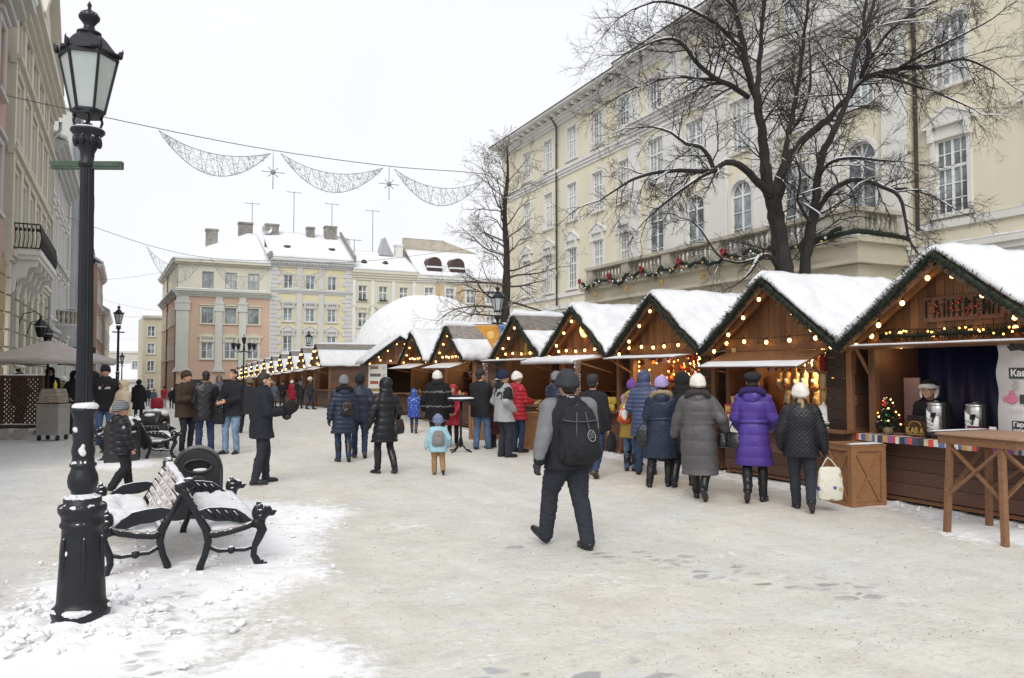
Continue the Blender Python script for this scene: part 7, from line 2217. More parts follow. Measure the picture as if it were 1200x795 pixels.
G1 = 'wire decorations over the near street'
crescent('left crescent of wire lights on the near cable', 186, 153, 317, 180, 30, .45, 1.25, 620, G1)
crescent('middle crescent of wire lights on the near cable between two stars', 329, 180, 449, 197, 30, .5, 1.25, 560, G1)
crescent('right crescent of wire lights on the near cable beside the slender tree', 462, 198, 566, 212, 30, .55, 1.3, 500, G1)
star('wire star hanging left of the middle crescent', 320, 202, 30, .42, G1, 177); star('wire star hanging right of the middle crescent', 456, 216, 30, .42, G1, 195)
cb_ = MB(); P = [LP(30.0) + Vector((0, 0, 10.9)), atY(186, 151, 30), atY(318, 176, 30), atY(456, 195, 30), atY(566, 204, 30), Vector((14.1, 30.5, 10.0))]
cb_.tube(smooth_path(P, [.016] * 6, .5)[0], .016, 5); tag(cb_.build('street_cable', WIRED, None), 'cable across the near street carrying crescents and stars', 'cable')
crescent('left crescent of wire lights on the far cable', 172, 289, 238, 304, 56, .9, 2.0, 300, 'wire decorations over the far street')
crescent('middle crescent of wire lights on the far cable', 247, 303, 318, 312, 56, 1.0, 1.9, 300, 'wire decorations over the far street')
crescent('right crescent of wire lights on the far cable', 322, 308, 388, 310, 56, .9, 1.7, 300, 'wire decorations over the far street')
cb_ = MB(); P = [LP(56) + Vector((0, 0, 11.6)), atY(172, 287, 56), atY(242, 302, 56), atY(320, 306, 56), atY(420, 307, 56), atY(560, 290, 56)]
cb_.tube(smooth_path(P, [.016] * 6, .8)[0], .016, 4); tag(cb_.build('street_cable', WIRED, None), 'cable across the far street carrying smaller crescents', 'cable')
for k, (z0, z1, y0, y1) in enumerate(((9.0, 11, 70, 70), (10.0, 8.5, 95, 92), (7.0, 7.8, 80, 84))):
 b = MB(); a = LP(y0) + Vector((0, 0, z0)); c = Vector((2.6, y1 + 4, z1)); n = 10
 b.tube([a.lerp(c, i / n) - Vector((0, 0, 1.2 * (i / n) * (1 - i / n))) for i in range(n + 1)], .011, 3); tag(b.build('overhead_wire', WIRED, None), ['highest', 'lowest', 'nearest'][(0, 2, 1)[k]] + ' thin overhead wire across the far street', 'wire')
# people
TASKS = []        # garments waiting to be fused into one skin: (mb, voxel, name, mat, parent, post)
Rp = random.Random(77)


def V(*a): return Vector(a)


def two_bone(a, t, l1, l2, hint):
 d = t - a; D = min(d.length, (l1 + l2) * .995); u = d.normalized()
 x = (l1 * l1 - l2 * l2 + D * D) / (2 * D); h = math.sqrt(max(0, l1 * l1 - x * x))
 n = hint - u * hint.dot(u); n.normalize()
 return a + u * x + n * h, a + u * D


def cap_tube(mb, pts, rads, n=12, flat=1.0):
 mb.tube(pts, rads, n, flat=flat)
 mb.ell(pts[0], rads[0], n, 8); mb.ell(pts[-1], rads[-1], n, 8)
 for p, r in zip(pts[1:-1], rads[1:-1]): mb.ell(p, r * .99, n, 8)


def ring(c, rx, ry, n=24, M=None, e=2.3):
 out = []
 for k in range(n):
  t = 2 * math.pi * k / n; ct, st = math.cos(t), math.sin(t)
  p = Vector((rx * math.copysign(abs(ct) ** (2 / e), ct), ry * math.copysign(abs(st) ** (2 / e), st), 0)) + Vector(c)
  out.append(M @ p if M is not None else p)
 return out


def hand(mb, w, d, pn, side, curl, k=1.0):
 """palm, four bent fingers of unequal length and a thumb that leaves the palm's side"""
 d = d.normalized(); pn = (pn - d * pn.dot(d)).normalized(); a = d.cross(pn) * side
 mb.tube([w - d * .02, w + d * .02, w + d * .06, w + d * .085], [.024 * k, .030 * k, .036 * k, .03 * k], 10, flat=.62)
 mb.ell(w + d * .05, .030 * k, 10, 7)
 for i, (off, ln) in enumerate(((.030, .070), (.011, .080), (-.009, .074), (-.028, .058))):
  p = w + d * .085 + a * off * k; q = p + (d * math.cos(curl * .5) + pn * math.sin(curl * .5)) * ln * .45
  r_ = q + (d * math.cos(curl * 1.3) + pn * math.sin(curl * 1.3)) * ln * .33; s_ = r_ + (d * math.cos(curl * 2) + pn * math.sin(curl * 2)) * ln * .3
  cap_tube(mb, [p - d * .02, q, r_, s_], [.0105 * k, .0098 * k, .009 * k, .008 * k], 7)
 p = w + d * .025 + a * .028 * k; q = p + (d * .6 + a * .7 + pn * .25).normalized() * .04; r_ = q + (d * .85 + a * .1 + pn * .5).normalized() * .035
 cap_tube(mb, [p, q, r_], [.014 * k, .012 * k, .0095 * k], 7)


def queue(mb, vox, name, mat, parent, kind='cloth', amp=.006, per=.075, cut=None):
 me = mb.mesh(name, mat)
 o = bpy.data.objects.new(name, me); COL.objects.link(o); o.parent = parent
 m = o.modifiers.new('Fuse', 'REMESH'); m.mode = 'VOXEL'; m.voxel_size = vox
 s_ = o.modifiers.new('Relax', 'SMOOTH'); s_.iterations = 4; s_.factor = .5
 TASKS.append((o, name, mat, kind, amp, per, cut))
 return o


def waves(P, freqs, seed):
 r_ = np.random.RandomState(seed); out = np.zeros(len(P))
 for f in freqs:
  for _ in range(4):
   k = r_.normal(size=3) * f * np.array([1, 1, .8]); out += np.sin(P @ k + r_.rand() * 6.28 + 1.5 * np.sin(P @ (k[::-1] * .6))) / 4
 return out / len(freqs)


def harvest():
 bpy.context.view_layer.update()
 dg = bpy.context.evaluated_depsgraph_get()
 new = []
 for o, name, mat, kind, amp, per, cut in TASKS:
  new.append(bpy.data.meshes.new_from_object(o.evaluated_get(dg)))
 for i, ((o, name, mat, kind, amp, per, cut), me) in enumerate(zip(TASKS, new)):
  o.modifiers.clear()
  n = len(me.vertices); P = np.empty(n * 3, 'f'); me.vertices.foreach_get('co', P); P = P.reshape(-1, 3).astype('d')
  N = np.empty(n * 3, 'f'); me.vertex_normals.foreach_get('vector', N); N = N.reshape(-1, 3)
  if kind == 'cloth': d = amp * (waves(P, (11, 24, 42, 75), i) * 1.6 + (1.5 * np.abs(waves(P * np.array([.5, .5, 2.2]), (20, 38), i + 7)) if name == 'trousers' else 0))
  elif kind == 'puff': d = amp * 2.0 * (np.abs(np.sin(np.pi * (P[:, 2] + .012 * waves(P, (6,), i)) / per)) ** .55 - .75) + .005 * waves(P, (14, 40, 75), i)
  elif kind == 'quilt': d = amp * (np.abs(np.sin(np.pi * (P[:, 2] + P[:, 0]) / per)) ** .5 * np.abs(np.sin(np.pi * (P[:, 2] - P[:, 0]) / per)) ** .5) + .006 * waves(P, (9, 20, 50), i)
  elif kind == 'fur': r_ = np.random.RandomState(i); d = amp * (r_.rand(n) - .4) * 2 + amp * waves(P, (30, 55), i)
  elif kind == 'knit': d = amp * np.sin(2 * np.pi * P[:, 2] / .018) * .5
  else: d = np.zeros(n)
  P = P + N * d[:, None]
  me.vertices.foreach_set('co', P.astype('f').ravel())
  me.polygons.foreach_set('use_smooth', [True] * len(me.polygons))
  me.materials.clear(); me.materials.append(mat); me.name = name
  if cut is not None:
   import bmesh
   bm = bmesh.new(); bm.from_mesh(me)
   c, r, Mi = cut
   dl = [f for f in bm.faces if (lambda q: ((q.x - c[0]) / r[0]) ** 2 + ((q.y - c[1]) / r[1]) ** 2 + ((q.z - c[2]) / r[2]) ** 2 < 1)(Mi @ f.calc_center_median())]
   bmesh.ops.delete(bm, geom=dl, context='FACES'); bm.to_mesh(me); bm.free()
  me.update(); old = o.data; o.data = me; bpy.data.meshes.remove(old)
 TASKS.clear()


def cl(name, col, rough=.85, var=.12, bump=.35, bscale=90, sheen=0, **k): return pm('cloth_' + name, col, rough, var, 9, bump, bscale, sheen=sheen, bdist=.003, spec=.3, **k)


SKIN = pm('skin', (.50, .285, .205), .5, .08, 14, .1, 80, spec=.4)
EYEM = pm('eye_dark', (.02, .016, .014), .2, .1, 5, 0); LIPS = pm('lips', (.36, .13, .11), .5, .1, 9, 0)
C_BLACK = cl('black', (.016, .017, .021)); C_NAVY = cl('navy', (.018, .024, .045)); C_CHAR = cl('charcoal', (.035, .037, .042)); C_GREY = cl('grey', (.17, .175, .185)); C_JEAN = cl('jeans', (.085, .14, .25), .85, .35); C_DJEAN = cl('dark_jeans', (.028, .045, .095), .85, .3); C_LJEAN = cl('light_jeans', (.17, .25, .37), .85, .35); C_BROWN = cl('brown', (.050, .032, .024)); C_DTR = cl('dark_trousers', (.026, .029, .040))
P_BLACK = cl('black_nylon', (.014, .015, .019), .38, .15, .1, 60, 0); P_NAVY = cl('navy_nylon', (.022, .030, .055), .42, .15, .1, 60, 0); P_BLUE = cl('slate_blue_nylon', (.065, .085, .165), .45, .12, .1, 60, 0); P_GREY = cl('taupe_nylon', (.085, .082, .085), .45, .12, .1, 60, 0); P_PURP = cl('violet_nylon', (.075, .043, .255), .42, .12, .1, 60, 0); P_YEL = cl('mustard_nylon', (.33, .22, .045), .5, .12, .1, 60, 0); P_RED = cl('crimson_nylon', (.36, .018, .035), .45, .12, .1, 60, 0); P_LBLUE = cl('pale_blue_nylon', (.30, .50, .58), .5, .12, .1, 60, 0)
C_CREAM = cl('cream', (.55, .47, .35)); C_TAN = cl('tan', (.30, .18, .085)); C_OLIVE = cl('olive', (.20, .17, .10)); C_MAROON = cl('maroon', (.06, .015, .02)); C_ORANGE = cl('orange', (.60, .27, .02)); C_WKNIT = cl('white_knit', (.68, .66, .61), .9); C_GKNIT = cl('grey_knit', (.17, .18, .20), .9); C_NKNIT = cl('navy_knit', (.016, .022, .055), .9); C_LAV = cl('lavender_knit', (.34, .29, .52), .9); C_VIOK = cl('violet_knit', (.16, .07, .28), .9); C_LGREY = cl('light_grey', (.33, .34, .35)); C_SLATE = cl('slate', (.10, .13, .18))
LEATHER = pm('black_leather', (.014, .014, .016), .35, .2, 9, .3, 60, spec=.5, bdist=.004); BOOT = pm('black_boot_leather', (.012, .012, .013), .33, .2, 9, .2, 50, bdist=.004); BROWNB = pm('brown_boot', (.09, .06, .04), .6, .2, 9, .2, 50); SOLE = pm('boot_sole', (.05, .045, .04), .8, .2, 9, .2, 50)
FURT = pm('tan_fur', (.33, .25, .17), .95, .35, 40, .6, 160); FURB = pm('black_fur', (.014, .013, .014), .95, .4, 40, .7, 160); FURP = pm('violet_fur', (.035, .018, .12), .95, .4, 40, .7, 160); FURG = pm('dark_grey_fur', (.045, .042, .042), .95, .4, 40, .7, 160)
HAIRD = pm('dark_hair', (.018, .013, .010), .55, .3, 30, .5, 90); HAIRB = pm('brown_hair', (.10, .055, .028), .55, .3, 30, .5, 90); HAIRF = pm('fair_hair', (.36, .25, .13), .55, .3, 30, .5, 90)


def striped(name, c1, c2, freq, axis=2, cut=.5):
 if name in MATS: return MATS[name]
 m = bpy.data.materials.new(name); m.use_nodes = True
 nt = m.node_tree; bs = nt.nodes['Principled BSDF']
 tc = nt.nodes.new('ShaderNodeTexCoord'); sp = nt.nodes.new('ShaderNodeSeparateXYZ'); nt.links.new(tc.outputs['Object'], sp.inputs[0])
 n_ = noise_(nt, tc.outputs['Object'], 14, 4, .6)
 s_ = math_(nt, 'SINE', math_(nt, 'ADD', math_(nt, 'MULTIPLY', sp.outputs[axis], freq), math_(nt, 'MULTIPLY', n_, 3.0)))
 nt.links.new(mixc(nt, ramp(nt, s_, [(cut, 0), (min(1, cut + .12), 1)]), c1, c2), bs.inputs['Base Color'])
 bs.inputs['Roughness'].default_value = .9; bs.inputs['Specular IOR Level'].default_value = .3
 MATS[name] = m; return m


def spotted(name, c1, cols, scale):
 if name in MATS: return MATS[name]
 m = bpy.data.materials.new(name); m.use_nodes = True
 nt = m.node_tree; bs = nt.nodes['Principled BSDF']
 tc = nt.nodes.new('ShaderNodeTexCoord')
 vo = nd(nt, 'ShaderNodeTexVoronoi', Scale=scale); nt.links.new(tc.outputs['Object'], vo.inputs['Vector'])
 sc_ = nt.nodes.new('ShaderNodeSeparateColor'); nt.links.new(vo.outputs['Color'], sc_.inputs[0])
 c = mixc(nt, ramp(nt, sc_.outputs[1], [(.5, 0), (.55, 1)]), cols[0], cols[1])
 k = math_(nt, 'MULTIPLY', ramp(nt, vo.outputs['Distance'], [(.28, 1), (.34, 0)]), ramp(nt, sc_.outputs[0], [(.45, 0), (.5, 1)]))
 nt.links.new(mixc(nt, k, c1, c), bs.inputs['Base Color']); bs.inputs['Roughness'].default_value = .5
 MATS[name] = m; return m


STRIPEHAT = striped('striped_grey_knit', (.10, .105, .115), (.26, .27, .28), 150)
BLUEHAT = striped('striped_blue_knit', (.025, .03, .16), (.45, .52, .62), 170)
FURCOAT = striped('banded_black_fur', (.012, .012, .013), (.20, .19, .18), 19, 2, .93)
SPOTJ = spotted('blue_patterned_nylon', (.02, .06, .36), ((.5, .6, .7), (.30, .45, .10)), 16)


def foot_pos(px, foot, dep=None):
 if dep is None: return ground(px, foot)
 p = at_depth(px, 437, dep); return V(p.x, p.y, gz(p.x, p.y))


def person(label, px, foot, top, face, coat=None, trousers=C_DTR, shoe='shoe', shoemat=None, feet=None, hands='down', lean=0, twist=0, hyaw=0, hpitch=0,
           hat=None, hatmat=None, hair=HAIRD, hairlen='short', gloves=None, vox=.012, build=1.0, hs=1.05, legw=1.0, showface=False, pos=None, height=None, collar=None, hooddown=None, rz=None, hoodfur=None, group=None, scarf=None, hatfat=0):
 """coat = dict(mat, hem, bulk, kind, amp, per, waist)"""
 G = foot_pos(px, foot) if pos is None else Vector(pos)
 to = V(G.x - CAMP.x, G.y - CAMP.y, 0).normalized()
 a = R(face); dirv = V(to.x * math.cos(a) + to.y * math.sin(a), -to.x * math.sin(a) + to.y * math.cos(a), 0)
 if rz is None: rz = math.atan2(-dirv.x, dirv.y)
 dep = (G.x * FWD.x + G.y * FWD.y) / math.hypot(FWD.x, FWD.y)
 std = 1.775 + .11 * (hs - 1) * 1.6
 if height is None: height = (CAM_H + (437 - top) * dep / F) - G.z
 s = height / std
 root = thing('person', label, 'person', G, rz, group); root.scale = (s, s, s)
 vox = max(vox, .0085)
 FT = {'stand': ((-.10, .0, 0, 0), (.10, .03, 0, 0)), 'walkL': ((-.09, .30, 0, -14), (.09, -.28, .07, 32)), 'walkR': ((-.09, -.28, .07, 32), (.09, .30, 0, -14)), 'stepL': ((-.09, .17, 0, 0), (.09, -.16, .03, 14)), 'stepR': ((-.09, -.16, .03, 14), (.09, .17, 0, 0)), 'wide': ((-.16, .02, 0, 0), (.16, .0, 0, 0))}
 ft = FT[feet] if isinstance(feet, str) else (feet or FT['stand'])
 HP = {'down': ((-.27, .05, .82), (.27, .05, .82)), 'pockets': ((-.215, .12, 1.0), (.215, .12, 1.0)), 'front': ((-.07, .33, 1.13), (.09, .34, 1.12)), 'low': ((-.10, .26, .98), (.10, .26, .98)), 'swing': ((-.28, .18, .88), (.28, -.12, .85)), 'hip': ((-.24, .10, .90), (.26, .0, .84))}
 hd = HP[hands] if isinstance(hands, str) else hands
 l1, l2 = .44, .43; hipw = .092
 ank = [V(f[0], f[1], .085 + f[2]) for f in ft]
 hz = .945
 for s_, A in zip((-1, 1), ank):
  dx = math.hypot(A.x - s_ * hipw, A.y); hz = min(hz, A.z + math.sqrt(max(.01, (.865) ** 2 - dx * dx)))
 knee = []
 for s_, A in zip((-1, 1), ank):
  K, E = two_bone(V(s_ * hipw, 0, hz), A, l1, l2, V(.12 * s_, 1, 0)); knee.append(K)
 T = Matrix.Translation((0, 0, hz)) @ Matrix.Rotation(R(-lean), 4, 'X') @ Matrix.Rotation(R(twist), 4, 'Z')
 b_ = build
 sh = [T @ V(s_ * .178 * (.6 + .4 * b_), -.01, .475) for s_ in (-1, 1)]
 elb = []; wri = []
 for s_, S, h in zip((-1, 1), sh, hd):
  h = V(*h) + V(0, 0, hz - .945)
  E, W = two_bone(S, h, .285, .265, V(s_ * .55, -1, -.35)); elb.append(E); wri.append(W)
 HM = T @ Matrix.Translation((0, .012, .70 + .05 * (hs - 1))) @ Matrix.Rotation(R(hyaw), 4, 'Z') @ Matrix.Rotation(R(-hpitch), 4, 'X') @ Matrix.Rotation(R(lean * .7), 4, 'X') @ Matrix.Scale(hs, 4)
 # ---- the body: one continuous skin
 b = MB()
 def hp(*p): return HM @ V(*p)
 hd3 = HM.to_3x3().to_4x4()
 def he(c, r): b.ell(hp(*c), r, 14, 10, M=hd3)
 he((0, -.008, .022), (.076, .094, .092)); he((0, .028, -.035), (.062, .066, .078)); he((0, .052, -.082), (.034, .036, .030))
 he((0, .095, -.012), (.012, .020, .026)); he((0, .108, -.026), (.015, .015, .012)); he((0, .078, .025), (.055, .018, .016)); he((0, .082, -.058), (.024, .014, .010))
 for s_ in (-1, 1): he((s_ * .077, -.004, -.012), (.012, .020, .032)); he((s_ * .036, .066, -.030), (.022, .022, .022))
 b.tube([T @ V(0, -.012, .50), T @ V(0, -.004, .58), hp(0, -.01, -.06)], [.075, .056, .054], 12)
 b.loft([ring((0, 0, z), rx, ry, 18, T) for z, rx, ry in ((-.06, .14, .10), (.05, .135, .10), (.18, .12, .09), (.32, .145, .10), (.42, .155, .095), (.50, .11, .07), (.53, .06, .05))])
 for i, s_ in enumerate((-1, 1)):
  cap_tube(b, [sh[i], elb[i], wri[i]], [.046, .036, .026], 10)
  d = (wri[i] - elb[i]).normalized(); pn = V(-s_, .25, 0)
  hand(b, wri[i], d, pn, 1 if s_ > 0 else -1, .75, .92 if gloves else 1.0)
  cap_tube(b, [V(s_ * hipw, 0, hz), knee[i], ank[i]], [.075, .046, .034], 10)
  b.ell(ank[i] + V(0, .02, -.03), (.028, .045, .025), 9, 6)
 queue(b, vox if showface else vox * 1.4, 'body', SKIN, root, 'none')
 if showface:
  for s_ in (-1, 1):
   e = MB(); e.ell(hp(s_ * .031, .079, .004), (.0125, .006, .0068), 10, 6, M=hd3); e.build('eye', EYEM, root)
   e = MB(); e.tube([hp(s_ * .014, .096, .026), hp(s_ * .034, .092, .031), hp(s_ * .052, .078, .024)], [.004, .0045, .003], 5); e.build('eyebrow', hair, root)
  e = MB(); e.tube([hp(-.022, .088, -.058), hp(0, .096, -.056), hp(.022, .088, -.058)], [.003, .005, .003], 5); e.build('mouth', LIPS, root)
 # ---- trousers
 if trousers is not None:
  b = MB(); lw = legw
  b.loft([ring((0, 0, hz + z), rx, ry, 20) for z, rx, ry in ((-.10, .155 * b_, .125 * b_), (-.02, .168 * b_, .132 * b_), (.08, .158 * b_, .12 * b_), (.12, .15 * b_, .11 * b_))])
  for i, s_ in enumerate((-1, 1)):
   A = ank[i] + V(0, 0, -.02 if shoe == 'shoe' else .0); K = knee[i]; H_ = V(s_ * hipw, 0, hz - .03)
   mid = (H_ + K) / 2 + V(0, .012, 0); cm = K.lerp(A, .35) + V(0, -.012, 0)
   cap_tube(b, [H_, mid, K, cm, A], [.098 * b_, .084 * b_ * lw ** .5, .066 * lw, .064 * lw, .056 * lw], 14)
  queue(b, vox, 'trousers', trousers, root, 'cloth', .009)
 # ---- shoes
 sm = shoemat or BOOT
 for i, s_ in enumerate((-1, 1)):
  p = R(ft[i][3]); yaw = R(10) * -s_
  d = V(math.sin(-yaw) * math.cos(p), math.cos(yaw) * math.cos(p), -math.sin(p)); A = ank[i]
  up = V(0, math.sin(p), math.cos(p))
  b = MB()
  heel = A - d * .045 - up * .05; ball = A + d * .115 - up * .052; toe = A + d * .175 - up * .056
  cap_tube(b, [heel, A + d * .03 - up * .036, ball, toe], [.042, .046, .047, .033], 10)
  b.tube([A + up * .03, A - up * .05], [.042, .042], 10)
  if shoe == 'boot':
   K = knee[i]; cap_tube(b, [A, A.lerp(K, .35) + V(0, -.014, 0), A.lerp(K, .76)], [.052, .066, .074], 12)
   b.bx(0, 0, 0, 0, 0, 0) if False else None
  o = queue(b, min(vox, .011), 'boot' if shoe == 'boot' else 'shoe', sm, root, 'cloth', .003)
  b = MB(); M = Matrix.Translation(A - up * .079) @ Matrix(((d.y, d.x, 0, 0), (-d.x, d.y, 0, 0), (0, 0, 1, 0), (0, 0, 0, 1))) @ Matrix.Rotation(-p, 4, 'X')
  b.loft([ring((0, .065, z), .040, .135, 16, M, 2.6) for z in (-.008, .010)]); h = .02 if shoe == 'boot' else .012
  b.loft([ring((0, -.03, z), .034, .036, 12, M, 2.6) for z in (-.014, -.006)])
  b.build('sole', SOLE, o)
 # ---- coat
 if coat:
  bu = coat.get('bulk', 0); hem = coat.get('hem', .86); fem = coat.get('waist', 0); km = coat.get('mat')
  b = MB()
  RG = [(.0, .178, .130), (.10, .174 - .016 * fem, .126), (.20, .178 - .03 * fem, .124 - .01 * fem), (.30, .190 - .022 * fem, .130), (.40, .196 - .012 * fem, .128), (.47, .180 - .008 * fem, .112), (.52, .138, .092), (.56, .086, .076), (.585, .072, .068)]
  ringsT = [ring((0, 0, z), rx * b_ + bu, ry * b_ + bu * 1.05, 26, T) for z, rx, ry in RG]
  low = []
  zz = hz - .02
  nst = 7
  if hem < hz - .02:
   for k in range(nst, -1, -1):
    z = hem + (hz - .03 - hem) * k / nst
    xs_ = []; ys_ = []
    for i in range(2):
     H_ = V((-1, 1)[i] * hipw, 0, hz); K = knee[i]; A = ank[i]
     if z > K.z: t = (H_.z - z) / max(1e-3, H_.z - K.z); q = H_.lerp(K, min(1, t))
     else: t = (K.z - z) / max(1e-3, K.z - A.z); q = K.lerp(A, min(1, t))
     xs_.append(q.x); ys_.append(q.y)
    u = 1 - k / nst
    cx, cy = sum(xs_) / 2, sum(ys_) / 2 * .8
    rx = max(.178 * b_, abs(xs_[1] - xs_[0]) / 2 + .085 + .02 * u) + bu + .02 * u * coat.get('flare', 1); ry = max(.13 * b_, abs(ys_[1] - ys_[0]) / 2 * .8 + .09) + bu + .02 * u
    low.append(ring((cx * u, cy * u, z), rx, ry, 26))
  b.loft(low[::-1] + ringsT)
  for i, s_ in enumerate((-1, 1)):
   S = sh[i] + (T.to_3x3() @ V(-s_ * .02, 0, -.02)); E, W = elb[i], wri[i]
   cap_tube(b, [S, S.lerp(E, .5), E, E.lerp(W, .5), W - (W - E).normalized() * .015], [.078 + bu * .8, .067 + bu * .8, .060 + bu * .8, .054 + bu * .8, .044 + bu * .6], 14)
  if collar == 'high': b.tube([T @ V(0, -.004, .53), T @ V(0, .0, .60), T @ V(0, .004, .635)], [.088 + bu * .5, .084, .08], 16)
  cz = coat.get('kind', 'cloth')
  o = queue(b, vox, coat.get('name', 'coat'), km, root, cz, coat.get('amp', .009), coat.get('per', .085))
  if coat.get('belt'):
   e = MB(); e.loft([ring((0, 0, z), .176 * b_ - .018 * fem + bu + k, .128 + bu + k, 26, T) for z, k in ((.145, .0), (.15, .012), (.185, .012), (.19, .0))]); e.build('belt', km, o)
 if collar == 'fur':
  b = MB(); P = [T @ V(.115 * math.sin(t), -.01 - .105 * math.cos(t), .565 + .02 * math.cos(t)) for t in [R(-165) + R(330) * k / 18 for k in range(19)]]
  cap_tube(b, P, [.05 + .012 * math.sin(math.pi * k / 18) for k in range(19)], 9); queue(b, max(.011, vox * .8), 'fur_collar', hoodfur or FURB, root, 'fur', .008)
 if collar == 'band':
  b = MB(); b.loft([ring((0, .0, z), r_, r_ * .95, 20, T) for z, r_ in ((.53, .07), (.535, .092), (.60, .082), (.605, .06))]); b.build('collar', hooddown or C_CHAR, root)
 if hooddown and collar != 'band':
  b = MB(); b.ell(T @ V(0, -.105, .51), (.135, .075, .10), 14, 9, M=T.to_3x3().to_4x4()); b.ell(T @ V(0, -.06, .565), (.125, .09, .055), 14, 8)
  o = queue(b, vox, 'lowered_hood', hooddown, root, 'cloth', .012)
  if hoodfur:
   b = MB(); P = [T @ V(.150 * math.sin(t), -.075 - .055 * math.cos(t * 1.0) - .02, .575 + .060 * math.cos(t) - .03) for t in [R(-120) + R(240) * k / 16 for k in range(17)]]
   cap_tube(b, P, [.036] * 17, 9); queue(b, max(.011, vox * .8), 'fur_trim', hoodfur, o, 'fur', .010)
 if scarf:
  b = MB(); P = [T @ V(.085 * math.sin(t), .0 - .08 * math.cos(t), .575 + .01 * math.sin(t * 3)) for t in [2 * math.pi * k / 16 for k in range(17)]]
  b.tube(P, .030, 8); b.build('scarf', scarf, root)
 if gloves:
  for i, s_ in enumerate((-1, 1)):
   b = MB(); d = (wri[i] - elb[i]).normalized()
   hand(b, wri[i], d, V(-s_, .25, 0), 1 if s_ > 0 else -1, .75, 1.18); b.tube([wri[i] - d * .05, wri[i] + d * .03], [.036, .036], 10)
   queue(b, min(vox, .0095), 'glove', gloves, root, 'none')
 # ---- head wear and hair
 def hr(z, rx, ry, cy=-.008): return ring((0, cy, z + .012), rx, ry, 24, HM @ Matrix.Rotation(R(12), 4, 'X'), 2.1)
 if hairlen == 'short' and hat not in ('hood',):
  b = MB(); b.ell(hp(0, -.016, .034), (.082, .098, .092), 16, 11, M=hd3); b.ell(hp(0, -.05, -.03), (.074, .058, .06), 14, 9, M=hd3); b.ell(hp(0, .038, .088), (.056, .034, .024), 12, 8, M=hd3)
  queue(b, max(.010, vox * .8), 'hair', hair, root, 'cloth', .006)
 elif hairlen == 'long':
  b = MB(); b.ell(hp(0, -.018, .03), (.086, .10, .092), 16, 11, M=hd3)
  for s_ in (-1, 0, 1): cap_tube(b, [hp(s_ * .055, -.05 + .02 * abs(s_), .0), hp(s_ * .075, -.06 + .05 * abs(s_), -.12), hp(s_ * .07, -.07 + .09 * abs(s_), -.24)], [.045, .045, .028], 9)
  queue(b, max(.010, vox * .8), 'hair', hair, root, 'cloth', .008)
 elif hairlen == 'braid':
  b = MB(); b.ell(hp(0, -.02, .0), (.078, .092, .07), 14, 9, M=hd3); b.ell(hp(0, -.085, -.085), (.05, .035, .05), 10, 8, M=hd3); queue(b, .011, 'hair', hair, root, 'cloth', .004)
  for k in range(7):
   e = MB() if k == 0 else e; p = hp(.01 + .012 * (k % 2), -.125 - .006 * k, -.095 - .032 * k); e.ell(p, (.026 - .002 * k, .020, .026), 9, 7)
  e.build('braid', hair, root); e = MB(); e.lathe([(.02, -.012), (.024, 0), (.02, .012)], hp(.015, -.15, -.215), 10); e.build('hair_tie', C_VIOK, root)
 if hat in ('beanie', 'knit', 'bobble'):
  b = MB(); fat = hatfat or (.020 if hat == 'knit' else .011)
  b.loft([hr(-.012, .080 + fat, .098 + fat, -.012), hr(-.018, .089 + fat, .108 + fat, -.012), hr(.022, .093 + fat, .111 + fat), hr(.03, .088 + fat, .106 + fat), hr(.07, .086 + fat, .103 + fat), hr(.105, .070 + fat, .085 + fat), hr(.128 + fat, .042, .052), hr(.137 + fat, .010, .012)])
  for q in range(len(b.v)):
   v = Vector(b.v[q]); c0 = HM @ V(0, -.01, .04); b.v[q] = tuple(c0 + (v - c0) * (1 + .10 * fnoise(v.x, v.y, v.z + G.x, 9) + .05 * fnoise(v.x, v.y, v.z, 30)))
  o = b.build('hat', hatmat, root)
  if hat == 'bobble': e = MB(); e.ell(hp(0, -.01, .165), .036, 10, 8); e.build('bobble', hatmat, o)
 elif hat == 'cap':
  b = MB(); b.loft([hr(.010, .086, .104, -.012), hr(.014, .092, .110, -.012), hr(.075, .090, .108), hr(.115, .078, .094), hr(.128, .04, .05)]); o = b.build('cap', hatmat, root)
  b = MB(); b.loft([[hp(.075 * math.cos(t), .075 + yy * math.sin(t), .022 + zz) for t in [math.pi * k / 14 for k in range(15)]] for yy, zz in ((.02, 0), (.085, -.012), (.086, -.018), (.02, -.008))], True, False); b.build('peak', hatmat, o)
 elif hat == 'beret':
  b = MB(); b.loft([hr(.025, .088, .106), hr(.028, .094, .112), hr(.06, .112, .125, -.02), hr(.088, .112, .124, -.024), hr(.118, .08, .092, -.02), hr(.128, .03, .035, -.02)]); b.build('beret', hatmat, root)
 elif hat == 'hood':
  b = MB(); b.ell(hp(0, -.022, .018), (.118, .132, .135), 18, 12, M=hd3); b.ell(hp(0, -.03, -.10), (.125, .115, .085), 16, 10, M=hd3); b.ell(T @ V(0, -.03, .53), (.15, .11, .07), 14, 8); b.ell(hp(0, -.09, .08), (.07, .06, .06), 12, 8, M=hd3)
  Mi = HM.inverted()
  o = queue(b, min(vox, .012), 'hood', hatmat, root, 'cloth', .010, cut=((0, .13, -.02), (.078, .10, .098), Mi))
  if hoodfur:
   b = MB(); P = [hp(.098 * math.sin(t), .062 + .03 * math.cos(t) * .5, -.01 + .125 * math.cos(t)) for t in [2 * math.pi * k / 20 for k in range(21)]]
   cap_tube(b, P, [.036] * 21, 9); queue(b, .012, 'fur_trim', hoodfur, o, 'fur', .012)
 elif hat == 'earflap':
  b = MB(); b.loft([hr(.010, .092, .108), hr(.02, .10, .116), hr(.10, .096, .112), hr(.135, .06, .07), hr(.14, .02, .02)]); o = b.build('earflap_hat', hatmat, root)
  b = MB()
